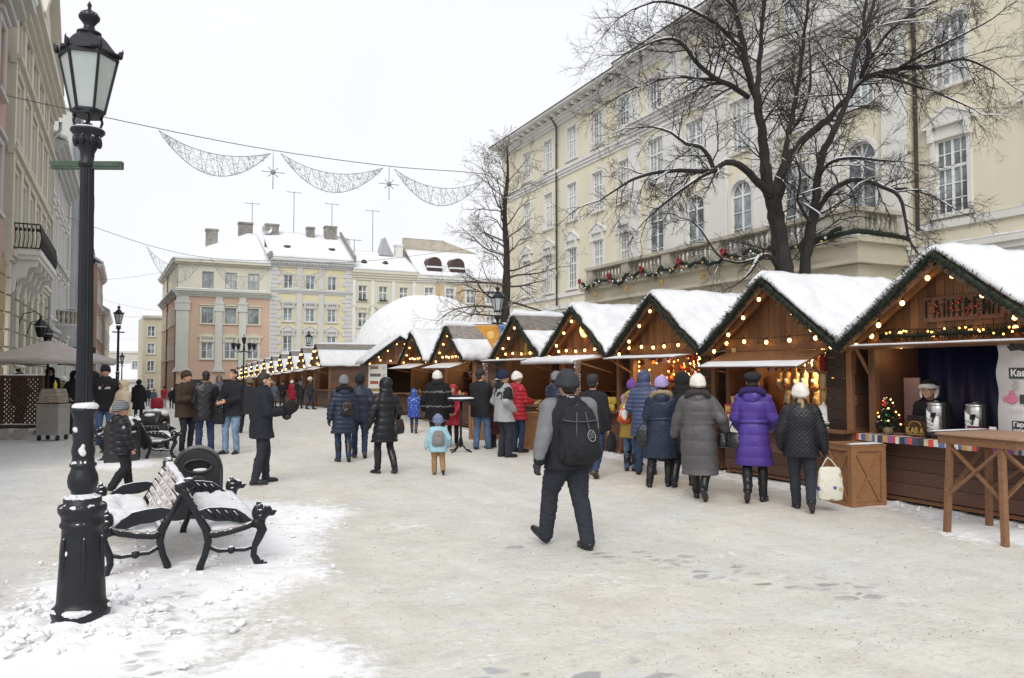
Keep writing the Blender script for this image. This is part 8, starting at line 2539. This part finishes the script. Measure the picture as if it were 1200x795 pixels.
  for s_ in (-1, 1): cap_tube(b, [hp(s_ * .095, -.03, .045), hp(s_ * .099, -.01, -.03), hp(s_ * .088, .02, -.09)], [.022, .026, .016], 9)
  cap_tube(b, [hp(.105 * math.sin(t), .112 * math.cos(t), .048) for t in [R(-95) + R(190) * k / 12 for k in range(13)]], [.024 + .012 * math.sin(math.pi * k / 12) for k in range(13)], 9); queue(b, .012, 'pale_fur', WHITEW, o, 'fur', .006)
 root['_rad'] = s
 return root, s, T, HM, wri, elb, sh


def worn(name, label, cat, root, group=None):
 o = thing(name, label, cat, root.location, root.rotation_euler[2], group); o.scale = root.scale
 return o


def backpack(label, root, T, mat, mat2, w_=.17, h_=.47, d_=.12, off=.0, zc=.24):
 o = worn('backpack', label, 'backpack', root)
 b = MB(); rings = []
 for k, (z, f, g_) in enumerate(((0, .55, .55), (.02, .85, .85), (.10, 1.0, 1.05), (.25, 1.0, 1.0), (.38, .9, .85), (.45, .68, .62), (.47, .35, .4))):
  rings.append(ring((off, -.145 - d_ * g_ * .75, zc + (z / .47 - .5) * h_), w_ * f, d_ * g_, 24, T, 2.8))
 b.loft(rings); b.ell(T @ V(off, -.17 - d_ * 1.5, zc - h_ * .16), (w_ * .72, d_ * .5, h_ * .24), 16, 10, M=T.to_3x3().to_4x4())
 queue(b, .011, 'bag', mat, o, 'cloth', .012)
 sc_ = h_ / .47
 for zz, ww, yy in ((.30, .95, -.155), (-.02, .80, -.175)):
  e = MB(); e.tube([T @ V(off + w_ * ww * math.cos(a), -.145 - d_ * (1.05 + .72 * math.sin(a) ** .7) - .004, zc + h_ * (zz - .06 * math.sin(a))) for a in [R(12) + R(156) * k / 14 for k in range(15)]], .007, 5); e.build('zip', mat2, o)
 for s_ in (-1, 1):
  e = MB(); e.ell(T @ V(off + s_ * w_ * .93, -.15 - d_ * .7, zc - h_ * .26), (.035, d_ * .6, h_ * .17), 12, 8, M=T.to_3x3().to_4x4()); e.build('side_pocket', mat, o)
 for s_ in (-1, 1):
  e = MB(); P = [T @ V(off + s_ * .07, -.15, zc + h_ * .36), T @ V(s_ * .09, -.08, .545), T @ V(s_ * .115, .04, .535), T @ V(s_ * .135, .125, .42), T @ V(s_ * .15, .13, .25), T @ V(s_ * .18, .0, .10), T @ V(off + s_ * .12, -.14, zc - h_ * .38)]
  e.tube(smooth_path(P, [.020] * 7, .05)[0], .022, 6, flat=.5); e.build('strap', mat2, o)
  e = MB(); e.tube([T @ V(off + s_ * .045, -.22 - d_ * 1.28 + .05, zc + h_ * .40), T @ V(off + s_ * .07, -.16 - d_ * 1.75, zc + h_ * .05), T @ V(off + s_ * .06, -.165 - d_ * 1.6, zc - h_ * .36)], .010, 5, flat=.6); e.build('compression_strap', mat2, o)
 e = MB(); e.tube([T @ V(off - .03, -.19, zc + h_ * .46), T @ V(off, -.2, zc + h_ * .54), T @ V(off + .03, -.19, zc + h_ * .46)], .010, 6); e.build('grab_loop', mat2, o)
 return o


def handbag(label, root, c, size, mat, strap, group=None, rot=0.0, name='shoulder_bag', cat='bag'):
 """soft bag; c and strap points are in the wearer's own frame"""
 o = worn(name, label, cat, root, group); c = V(*c); w_, d_, h_ = size
 M = Matrix.Translation(c) @ Matrix.Rotation(R(rot), 4, 'Z')
 b = MB(); b.loft([ring((0, 0, z * h_), w_ * f, d_ * g_, 20, M, 2.6) for z, f, g_ in ((-.52, .6, .5), (-.48, .9, .9), (-.2, 1, 1.1), (.15, .92, .95), (.42, .8, .6), (.5, .7, .35))])
 queue(b, .011, 'bag', mat, o, 'cloth', .008)
 if strap:
  e = MB(); P = [M @ V(-w_ * .7, 0, h_ * .4)] + [V(*p) for p in strap] + [M @ V(w_ * .7, 0, h_ * .4)]
  e.tube(smooth_path(P, [.012] * len(P), .05)[0], .013, 6, flat=.6); e.build('strap', mat, o)
 return o


# who is there
r, s, T, HM, W, E, S = person('person walking away with a black backpack, grey shouldered jacket and black beanie', 668, 641, 437, -38, dict(mat=C_BLACK, hem=.80, bulk=.030, name='jacket', amp=.010), C_DTR, 'shoe', None,
 ((-.12, .26, .03, -24), (.10, -.16, .0, 3)), ((-.36, .06, .84), (.33, .10, .86)), lean=3, twist=-20, hyaw=8, hpitch=6, hat='beanie', hatfat=.024, hatmat=C_CHAR, vox=.0095, build=1.24, legw=1.34, gloves=C_CHAR, collar='band', hooddown=C_GREY)
jk = [c for c in bpy.data.objects if c.parent == r and c.name.startswith('jacket')][0]
b = MB()
for i, s_ in enumerate((-1, 1)):
 a, c = S[i], E[i]; ax = (c - a).normalized(); o_ = V(s_, -.25, 0)
 cap_tube(b, [a + V(-s_ * .045, 0, .045), a + o_ * .012 + V(0, 0, .012), a.lerp(c, .45) + o_ * .014, c + o_ * .014, c.lerp(W[i], .5) + o_ * .014, c.lerp(W[i], .8) + o_ * .008], [.070, .104, .096, .088, .080, .068], 14)
queue(b, .011, 'grey_shoulder_panel', C_GREY, jk, 'cloth', .008)['label'] = 'mid grey shoulder and sleeve panels'
bp = backpack('big black daypack worn by the nearest walker', r, T, C_BLACK, cl('strap_grey', (.07, .072, .08)), .20, .58, .12, .03, .20)
e = MB(); M = T @ Matrix.Translation((.10, -.415, .20)) @ Matrix.Rotation(R(-15), 4, 'Y') @ FRONT
e.tube([M @ V(.038 * math.cos(t), .055 * math.sin(t) , .0) for t in [2 * math.pi * k / 20 for k in range(21)]], .004, 5)
for q in (-.02, 0, .02): e.tube([M @ V(-.025, q, .0), M @ V(.025, q + .008, .0)], .003, 4)
e.build('oval_emblem', pm('pale_embroidery', (.30, .31, .33), .7, .2, 9, 0), bp)
cs = worn('camera_strap', 'camera strap with white lettering round the nearest walker\'s neck', 'strap', r)
e = MB(); e.loft([ring((0, -.006, z), rr, rr * .95, 22, T) for z, rr in ((.575, .093), (.578, .099), (.604, .096), (.606, .090))]); e.build('band', C_BLACK, cs)
text_mesh('lettering', 'Canon', .030, PAPER, cs, T @ Matrix.Translation((0, -.1005, .588)) @ FRONT, .001, bold=.001)

r, s, T, HM, W, E, S = person('person in a black coat and dark cap walking past, half hidden by the backpack wearer', 695, 560, 437, 12, dict(mat=C_BLACK, hem=.78, bulk=.022, amp=.009), C_DJEAN, 'shoe', BROWNB, 'walkL', ((-.27, .05, .85), (.27, .03, .80)), hat='cap', hatmat=C_CHAR, vox=.013, build=1.06)
handbag('dark square bag carried by the person in the dark cap', r, (.31, .05, .60), (.15, .055, .30), C_BLACK, ((.29, .03, .78),), None, 80, 'shopping_bag')
r, s, T, HM, W, E, S = person('person in a slate blue hooded puffer at the crate counter, seen past the backpack wearer', 651, 540, 437, 38, dict(mat=P_NAVY, hem=.80, bulk=.035, kind='puff', name='jacket'), C_DTR, hands='front', hat='beanie', hatmat=C_GKNIT, hooddown=P_NAVY, vox=.014, lean=4)
r, s, T, HM, W, E, S = person('person in a mustard hooded jacket and blue jeans standing at the ornament hut', 738, 552, 459, 20, dict(mat=P_YEL, hem=.74, bulk=.030, name='jacket', waist=.5, amp=.012), C_JEAN, 'boot', None, ((-.07, .0, 0, 0), (.08, .06, 0, 0)), 'front', lean=8, hat='hood', hatmat=P_YEL, vox=.013)
bpk = backpack('orange and white backpack on the mustard jacket', r, T, cl('orange_nylon', (.62, .10, .02), .5), CLOTHW, .13, .34, .08, -.06, .26)
b = MB(); b.ell(T @ V(-.02, -.31, .27), (.075, .025, .12), 14, 9, M=T.to_3x3().to_4x4()); b.build('white_panel', CLOTHW, bpk)
person('person in a violet bobble hat leaning in beyond the mustard jacket', 741, 546, 447, 30, dict(mat=cl('dusty_pink', (.32, .20, .24)), hem=.75, bulk=.03, name='jacket'), C_DJEAN, 'boot', hat='bobble', hatmat=C_VIOK, vox=.016, hands='front', hairlen='none', hooddown=cl('dusty_pink', (.32, .20, .24)))
r, s, T, HM, W, E, S = person('person in a slate blue puffer jacket with the hood up and blue jeans', 756, 556, 436, 8, dict(mat=P_BLUE, hem=.66, bulk=.035, kind='puff', per=.072, amp=.010, name='jacket'), C_DJEAN, 'shoe', None, ((-.11, 0, 0, 0), (.12, .06, 0, 0)), ((-.20, .22, 1.02), (.22, .2, 1.0)), hat='hood', hatmat=P_BLUE, vox=.012, hyaw=-12, build=1.05, legw=1.1)
r, s, T, HM, W, E, S = person('person in a long navy coat with a tan fur hood edge and lavender hat', 776, 571, 443, 2, dict(mat=P_NAVY, hem=.47, bulk=.030, waist=.8, amp=.010, belt=True), C_BLACK, 'boot', None, ((-.20, -.08, .0, 0), (.10, .04, 0, 0)), ((-.2, .24, .98), (.2, .24, 1.0)), hat='knit', hatmat=C_LAV, hooddown=P_NAVY, hoodfur=FURT, vox=.012, build=1.04)
handbag('flat black case hanging beside the navy coat with fur hood', r, (-.31, .02, .80), (.11, .03, .32), LEATHER, ((-.26, .0, 1.1), (-.24, .0, 1.2)), None, 0, 'shoulder_bag')
person('person in a black fur hood at the counter, hidden behind the long grey coat', 801, 571, 437, 18, dict(mat=C_BLACK, hem=.50, bulk=.035), C_DTR, 'boot', None, 'stepR', 'front', hat='hood', hatmat=FURB, vox=.015)
r, s, T, HM, W, E, S = person('person in a long taupe padded coat and white knitted hat walking along the huts', 819, 585, 441, 8, dict(mat=P_GREY, hem=.36, bulk=.042, waist=.7, kind='puff', per=.21, amp=.007, belt=True, flare=.4), C_BLACK, 'boot', None, ((-.05, .14, 0, 0), (.10, -.24, .10, 40)), ((-.38, .10, .83), (.37, .14, .98)), hat='knit', hatmat=C_WKNIT, collar='fur', hoodfur=FURG, hooddown=P_GREY, gloves=C_BLACK, vox=.011, build=1.20, twist=6)
handbag('black slouchy handbag on the taupe coat\'s right arm', r, (.33, .10, .86), (.07, .12, .22), LEATHER, ((.30, .1, 1.12), (.31, .1, 1.12)), None, 10)
r, s, T, HM, W, E, S = person('person in a bright violet quilted coat with fur collar and black beret', 884, 588, 438, 6, dict(mat=P_PURP, hem=.50, bulk=.030, waist=1.1, kind='puff', per=.155, amp=.007, belt=True, flare=1.2), C_BLACK, 'boot', None, ((-.06, -.22, .09, 36), (.11, .08, 0, 0)), ((-.20, .22, .98), (.22, .22, 1.0)), hat='beret', hatmat=C_BLACK, collar='fur', hoodfur=FURP, vox=.012, build=1.02, hooddown=P_PURP)
handbag('shiny black shoulder bag hanging from the violet coat', r, (-.27, -.02, .84), (.14, .07, .21), LEATHER, ((-.25, -.03, 1.15), (-.17, -.07, 1.45), (-.15, .02, 1.47), (-.22, .09, 1.15)), None, -20)
r, s, T, HM, W, E, S = person('person in a black quilted jacket with a fair braid and white knitted hat', 940, 599, 451, -4, dict(mat=P_BLACK, hem=.76, bulk=.030, kind='quilt', per=.062, amp=.010, name='jacket', waist=.3), C_DTR, 'shoe', BOOT, ((-.06, .18, 0, 0), (.10, -.26, .10, 40)), ((-.26, .10, .92), (.33, .02, .78)), hat='knit', hatmat=C_WKNIT, hair=HAIRF, hairlen='braid', gloves=C_BLACK, vox=.011, build=1.08, collar='high', legw=1.15, hpitch=-4)
o = handbag('white patterned plastic shopping bag held by the person with the braid', r, (.37, .0, .40), (.185, .06, .46), spotted('printed_plastic', (.62, .60, .52), ((.10, .10, .30), (.45, .35, .2)), 9), ((.33, .0, .74), (.37, .02, .74)), None, 12, 'shopping_bag')
pv = SW(Y5, (-.66, .50, 0))
r, s, T, HM, W, E, S = person('person selling mulled wine in a dark earflap hat, bowed over the counter', 1100, 560, 436, 200, dict(mat=C_BLACK, hem=.8, bulk=.02, name='jacket'), C_DTR, hands=((-.1, .36, 1.0), (.12, .34, 1.02)), lean=20, hpitch=-16, hat='earflap', hatmat=C_BLACK, vox=.011, showface=True, pos=pv, height=1.62)
b = MB(); b.loft([ring((0, .012, z), rx, ry, 20, T) for z, rx, ry in ((.0, .19, .145), (.2, .19, .145), (.42, .17, .13), (.5, .10, .09))]); q = b.build('red_apron', cl('red_apron', (.16, .008, .012)), r)
pv = SW(Y3, (.28, .95, 0))
person('person selling ornaments in an orange hooded jacket inside the glittering hut', 790, 560, 448, 190, dict(mat=C_ORANGE, hem=.8, bulk=.02, name='jacket'), C_DTR, hands='front', hat='hood', hatmat=C_ORANGE, vox=.015, showface=True, pos=pv, height=1.62)

r, s, T, HM, W, E, S = person('person in a black wool jacket seen in profile holding a dark fur hat', 305, 567, 437, 82, dict(mat=cl('midnight_wool', (.017, .019, .028)), hem=.73, bulk=.030, name='jacket', amp=.010), C_DTR, 'shoe', None, ((-.11, .10, 0, 0), (.11, -.10, 0, 0)), ((-.03, .33, 1.16), (.12, .31, 1.14)), lean=3, hair=HAIRD, gloves=LEATHER, vox=.009, showface=True, build=1.10, hyaw=-8, collar='high', legw=1.05)
o = worn('fur_hat', 'dark fur hat held in both hands by the person in profile', 'hat', r)
b = MB(); M = Matrix.Translation((.05, .43, 1.20)) @ Matrix.Rotation(R(35), 4, 'X'); b.lathe([(.06, -.10), (.11, -.09), (.13, -.02), (.125, .05), (.09, .09), (.03, .10)], n=18, M=M); queue(b, .010, 'crown', FURB, o, 'fur', .006)
b = MB(); b.ell((.06, .39, 1.07), (.085, .07, .06), 12, 8); queue(b, .010, 'ear_flaps', FURG, o, 'fur', .008)
r, s, T, HM, W, E, S = person('person in a black hooded jacket and pale jeans looking at a phone', 272, 532, 433, 215, dict(mat=C_BLACK, hem=.80, bulk=.025, name='jacket', amp=.010), C_LJEAN, 'shoe', None, ((-.12, .02, 0, 0), (.12, .06, 0, 0)), ((-.05, .30, 1.10), (.14, .30, 1.08)), hair=HAIRD, vox=.010, showface=True, hpitch=-14, hooddown=C_BLACK, build=1.04, legw=1.05)
handbag('black crossbody bag at the hip of the person in pale jeans', r, (.20, .17, .76), (.15, .06, .26), C_BLACK, ((.14, .20, 1.0), (.0, .175, 1.25), (-.12, .02, 1.47), (-.02, -.16, 1.2)), None, -20)
r, s, T, HM, W, E, S = person('person in a black leather jacket and blue jeans seen from behind, chatting', 240, 531, 435, -8, dict(mat=LEATHER, hem=.70, bulk=.030, name='jacket', amp=.010), C_DJEAN, 'shoe', None, ((-.13, 0, 0, 0), (.13, .02, 0, 0)), ((-.12, .28, 1.08), (.26, .10, .92)), hair=HAIRD, vox=.011, build=1.10, legw=1.1, scarf=cl('ochre_scarf', (.16, .11, .04)))
person('person in a dark brown jacket and brown beanie facing the leather jacket wearer', 217, 529, 436, 140, dict(mat=C_BROWN, hem=.76, bulk=.035, name='jacket', amp=.010), C_DTR, 'shoe', None, ((-.12, 0, 0, 0), (.12, .03, 0, 0)), ((-.06, .30, 1.20), (.10, .28, 1.18)), hat='beanie', hatmat=C_BROWN, hairlen='none', vox=.010, showface=True, build=1.10, hpitch=-8)
person('person in a grey hooded jacket standing farther off behind the chatting pair', 256, 497, 441, 170, dict(mat=C_SLATE, hem=.78, bulk=.03, name='jacket'), C_JEAN, hands='pockets', hat='hood', hatmat=C_GREY, vox=.016, showface=True)
person('person in dark clothes half hidden behind the profile with the fur hat', 291, 508, 442, -30, dict(mat=C_CHAR, hem=.6, bulk=.03), C_DTR, feet='walkL', hat='beanie', hatmat=C_OLIVE, vox=.016)

r, s, T, HM, W, E, S = person('person in a long dark quilted coat with a fur edged hood, walking in a couple', 402, 541, 442, -10, dict(mat=P_NAVY, hem=.58, bulk=.034, kind='puff', per=.095, waist=.5, amp=.009), C_DJEAN, 'boot', None, ((-.09, .02, 0, 0), (.08, -.20, .05, 24)), ((-.30, -.02, .84), (.26, .10, .88)), hat='beanie', hatmat=C_GKNIT, collar='fur', hoodfur=FURB, hooddown=P_NAVY, gloves=C_BLACK, vox=.011, build=1.06)
b_ = backpack('small black leather rucksack on the quilted coat of the couple', r, T, LEATHER, cl('brown_strap', (.10, .045, .03)), .12, .30, .055, .03, .17)
person('person in a dark padded jacket and black beanie, walking in a couple', 421, 537, 440, -2, dict(mat=P_NAVY, hem=.78, bulk=.030, kind='puff', per=.16, amp=.006, name='jacket'), C_DJEAN, 'shoe', BROWNB, ((-.09, .14, 0, 0), (.10, -.18, .06, 28)), 'pockets', hat='beanie', hatmat=C_BLACK, vox=.011, build=1.08, collar='high')
r, s, T, HM, W, E, S = person('person in a shiny black hooded jacket and high boots striding away, bag on shoulder', 451, 556, 444, -28, dict(mat=P_BLACK, hem=.60, bulk=.030, kind='puff', per=.13, waist=.9, amp=.008), C_BLACK, 'boot', None, ((-.10, .10, 0, 0), (.12, -.16, .04, 16)), ((-.33, .05, .88), (.25, .12, .95)), hat='hood', hatmat=P_BLACK, gloves=C_BLACK, vox=.010, build=1.0)
handbag('black leather shoulder bag on the striding person in high boots', r, (.24, -.08, .88), (.15, .06, .28), LEATHER, ((.20, -.10, 1.2), (.14, -.09, 1.46), (.14, .06, 1.46), (.22, .08, 1.15)), None, 25)
person('child in a blue patterned jacket and matching hood by the huts', 485, 508, 457, 5, dict(mat=SPOTJ, hem=.66, bulk=.045, name='jacket'), C_DJEAN, 'boot', BROWNB, 'stepL', 'front', hat='hood', hatmat=SPOTJ, vox=.014, hs=1.2, build=1.1)
r, s, T, HM, W, E, S = person('person in a dark fur coat with pale bands and a white knitted hat', 512, 527, 437, 3, dict(mat=FURCOAT, hem=.66, bulk=.062, kind='fur', amp=.008, waist=.2), C_DTR, 'shoe', None, ((-.10, .0, 0, 0), (.13, .05, 0, 0)), ((-.3, .14, .92), (.34, .02, .80)), hat='knit', hatmat=C_WKNIT, collar='fur', hoodfur=FURB, vox=.012, build=1.14, hairlen='none')
r, s, T, HM, W, E, S = person('toddler in a pale blue hooded jacket, tan trousers and striped blue hat with a rucksack', 513, 557, 488, -4, dict(mat=P_LBLUE, hem=.74, bulk=.060, name='jacket', amp=.012), C_TAN, 'boot', BOOT, ((-.10, .08, 0, 0), (.15, -.22, .09, 35)), ((-.36, .04, .90), (.34, .10, .95)), hat='knit', hatmat=BLUEHAT, hs=1.55, build=1.25, legw=1.35, vox=.013, hooddown=P_LBLUE, hairlen='none')
backpack('small grey and tan toddler rucksack with wide straps', r, T, cl('rucksack_grey', (.20, .19, .20)), cl('rucksack_straps', (.32, .27, .22)), .19, .50, .085, 0, .22)
person('child in a red hooded jacket behind the standing table facing the square', 531, 522, 452, 185, dict(mat=P_RED, hem=.60, bulk=.04, name='jacket'), C_BLACK, 'boot', None, 'stand', 'low', hat='hood', hatmat=P_RED, vox=.012, hs=1.12, showface=True)
person('person in a black jacket, black cap and blue jeans left of the lamp', 563, 527, 434, 25, dict(mat=C_BLACK, hem=.72, bulk=.030, name='jacket', amp=.010), C_JEAN, 'shoe', None, ((-.10, -.02, 0, 0), (.13, .14, 0, 0)), 'front', hat='cap', hatmat=C_CHAR, vox=.011, build=1.12, hyaw=-30, legw=1.15)
person('person in a long maroon coat half hidden behind the black jacket with blue jeans', 578, 525, 446, -60, dict(mat=C_MAROON, hem=.35, bulk=.03), C_DTR, 'boot', hat=None, hair=HAIRB, hairlen='long', vox=.015, hands='front')
person('person in a grey and black jacket with a navy beanie in profile', 590, 536, 436, 62, dict(mat=C_LGREY, hem=.74, bulk=.038, name='jacket', amp=.012), C_DTR, 'shoe', None, ((-.10, 0, 0, 0), (.10, .06, 0, 0)), 'pockets', hat='knit', hatmat=C_NKNIT, vox=.010, showface=True, hairlen='none', hooddown=C_BLACK, legw=1.25, build=1.06)
r = bpy.data.objects[[o.name for o in bpy.data.objects if o.get('label', '').startswith('person in a grey and black jacket')][0]]
b = MB()
T_ = Matrix.Translation((0, 0, .925))
b.loft([ring((0, 0, z), rx, ry, 24, T_) for z, rx, ry in ((.26, .228, .172), (.30, .243, .180), (.40, .249, .178), (.48, .225, .155), (.53, .17, .125), (.57, .11, .10))])
for s_ in (-1, 1): cap_tube(b, [V(s_ * .19, -.01, 1.37), V(s_ * .262, -.055, 1.24)], [.108, .098], 12)
jk = [c for c in bpy.data.objects if c.parent == r and c.name.startswith('jacket')][0]
queue(b, .012, 'black_yoke', C_BLACK, jk, 'cloth', .008)
person('person in a crimson puffer and white hat at the pastry hut', 606, 530, 438, 55, dict(mat=P_RED, hem=.72, bulk=.038, kind='puff', per=.09, name='jacket'), C_DJEAN, 'shoe', None, 'stand', 'front', hat='knit', hatmat=C_WKNIT, vox=.012, hooddown=P_RED, hairlen='none')

r, s, T, HM, W, E, S = person('child in a black padded jacket and striped grey beanie walking beside the benches', 140, 577, 471, 78, dict(mat=P_BLACK, hem=.76, bulk=.045, kind='puff', per=.13, name='jacket', amp=.008), C_BLACK, 'boot', BOOT, ((-.09, .20, 0, 0), (.10, -.16, .05, 20)), ((-.24, .10, .84), (.25, .16, .86)), hat='knit', hatmat=STRIPEHAT, hs=1.22, vox=.010, showface=True, build=1.08, hooddown=P_BLACK, hairlen='none', hyaw=-6, legw=1.35)
RND = pm('silver_badge', (.35, .36, .40), .5, .2, 9, 0)
e = MB(); e.ell(S[1] + V(.105, .0, -.10), (.008, .03, .03), 12, 8); e.build('round_badge', RND, r)
e = MB(); e.ell(W[1] + V(.045, .0, .04), (.010, .03, .025), 10, 7); e.build('red_blue_cuff_patch', pm('patch_print', (.25, .06, .20), .6, .5, 40, 0), r)
r, s, T, HM, W, E, S = person('person in a black printed hoodie, blue jeans and black beanie facing the viewer', 122, 521, 430, 186, dict(mat=C_BLACK, hem=.78, bulk=.030, name='hoodie', amp=.010), C_JEAN, 'shoe', pm('blue_trainer', (.03, .06, .14), .6, .2, 9, .1), ((-.13, .06, 0, 0), (.11, -.02, 0, 0)), ((-.42, .16, 1.15), (.22, .14, 1.0)), hat='beanie', hatmat=C_BLACK, vox=.011, showface=True, hooddown=C_BLACK, build=1.10, hairlen='none', legw=1.15)
e = MB(); rg = random.Random(4); x = -.115
while x < .11: wd = rg.uniform(.014, .026); e.box((x + wd / 2, .168 + .0 * x, 1.285 + .0), (wd, .006, .058 * rg.uniform(.75, 1))); x += wd + .007
e.build('white_chest_print', PAPER, r); e = MB(); e.box((.0, .166, 1.345), (.10, .006, .022)); e.build('red_chest_print', PR, r)
person('person with long brown hair in a cream hooded coat held by the hoodie wearer', 143, 523, 447, 232, dict(mat=C_CREAM, hem=.66, bulk=.035, waist=.6), C_DTR, 'boot', None, 'stand', 'low', hat='hood', hatmat=C_CREAM, hair=HAIRB, hairlen='long', vox=.012, showface=True)
person('person in a black jacket, blue jeans and tall boots close behind the near lamp post', 109, 518, 437, 40, dict(mat=P_BLACK, hem=.72, bulk=.03, kind='puff', per=.12), C_DJEAN, 'boot', None, 'stand', 'pockets', hat='hood', hatmat=C_BLACK, vox=.013)
person('person in dark clothes standing just left of the near lamp post', 86, 508, 436, 150, dict(mat=C_BLACK, hem=.7, bulk=.03), C_DTR, 'boot', None, 'stand', 'pockets', hat='hood', hatmat=C_BLACK, vox=.015, showface=True)
person('person in a black hood standing behind the food cart', 57, 505, 432, 175, dict(mat=C_BLACK, hem=.6, bulk=.035), C_DTR, 'boot', None, 'stand', 'low', hat='hood', hatmat=C_BLACK, vox=.013, showface=True)
person('person in a white fur hat behind the lattice screen', 21, 500, 428, 60, dict(mat=C_NAVY, hem=.6, bulk=.035), C_DTR, 'boot', None, 'stand', 'low', hat='earflap', hatmat=WHITEW, vox=.014, showface=True)
person('person in an olive jacket walking off behind the food cart', 73, 496, 442, 10, dict(mat=C_OLIVE, hem=.75, bulk=.03), C_JEAN, feet='stepL', hat='beanie', hatmat=C_WKNIT, vox=.018)
person('person in a black winter coat walking away beyond the farther benches', 162, 494, 446, 5, dict(mat=C_BLACK, hem=.5, bulk=.035), C_DTR, 'boot', None, 'stepR', 'down', hat='beanie', hatmat=C_BLACK, vox=.018, collar='fur')

CG = 'far walkers in the crowd'
far_ = [(173, 476, 455, 10, C_CHAR, C_JEAN, 'in a grey coat far down the street, at the left edge of the crowd'), (180, 478, 457, 170, C_SLATE, C_DTR, 'in a slate coat far down the street beside the red jacket'), (192, 478, 454, 185, P_RED, C_LGREY, 'in a red jacket and pale trousers far down the street'), (201, 479, 456, 0, C_NAVY, C_DTR, 'in a navy coat far down the street right of the red jacket'),
  (207, 483, 451, 15, C_BLACK, C_DTR, 'in black far down the street, closest to the brown jacket'), (363, 480, 443, 75, C_CHAR, C_DJEAN, 'in a charcoal jacket and pale hat reaching to the far huts'), (351, 479, 444, 20, LEATHER, C_DTR, 'in a black leather jacket before the far huts'), (342, 478, 447, 40, P_RED, C_DTR, 'in a red jacket before the far huts, left of the leather jacket'),
  (331, 478, 447, 200, C_BLACK, C_DTR, 'in a black coat before the far huts, behind the fur hat'), (321, 477, 449, 30, C_SLATE, C_JEAN, 'in a slate jacket before the far huts, nearest the profile'), (438, 478, 448, 190, C_LGREY, C_DTR, 'in a pale scarf between the far and near huts'), (166, 476, 456, 20, C_BROWN, C_DTR, 'in a brown coat far down the street behind the black coat'),
  (281, 474, 449, 150, C_CHAR, C_DJEAN, 'in charcoal far behind the pale jeans'), (308, 475, 450, 10, C_BLACK, C_JEAN, 'in a short black jacket far behind the profile'), (230, 476, 452, 170, C_OLIVE, C_DTR, 'in an olive coat glimpsed between the chatting pair')]
for i, (px, ft_, tp_, fc_, cm_, tm_, lb) in enumerate(far_):
 person('person ' + lb, px, ft_, tp_, fc_, dict(mat=cm_, hem=(.7, .55, .78)[i % 3], bulk=.035), tm_, 'boot' if i % 2 else 'shoe', None, ('stand', 'stepL', 'stepR')[i % 3], ('pockets', 'down', 'low')[i % 3], hat='knit' if i % 2 else 'beanie', hatmat=(C_BLACK, C_GKNIT, C_NKNIT, C_WKNIT)[i % 4] if i != 5 else C_WKNIT, vox=.024, hairlen='none', group=None)
q = ground(184, 479); b = MB(); b.loft([ring((0, 0, z), w_, w_ * .6, 14) for z, w_ in ((0, .30), (.1, .36), (.5, .34), (.62, .2))])
o = b.build('red_bag', P_RED, None, loc=q); tag(o, 'big red bag standing on the snow far down the street', 'bag')
harvest()
for o in bpy.data.objects:
 if '_rad' in o: del o['_rad']
bpy.context.view_layer.update()
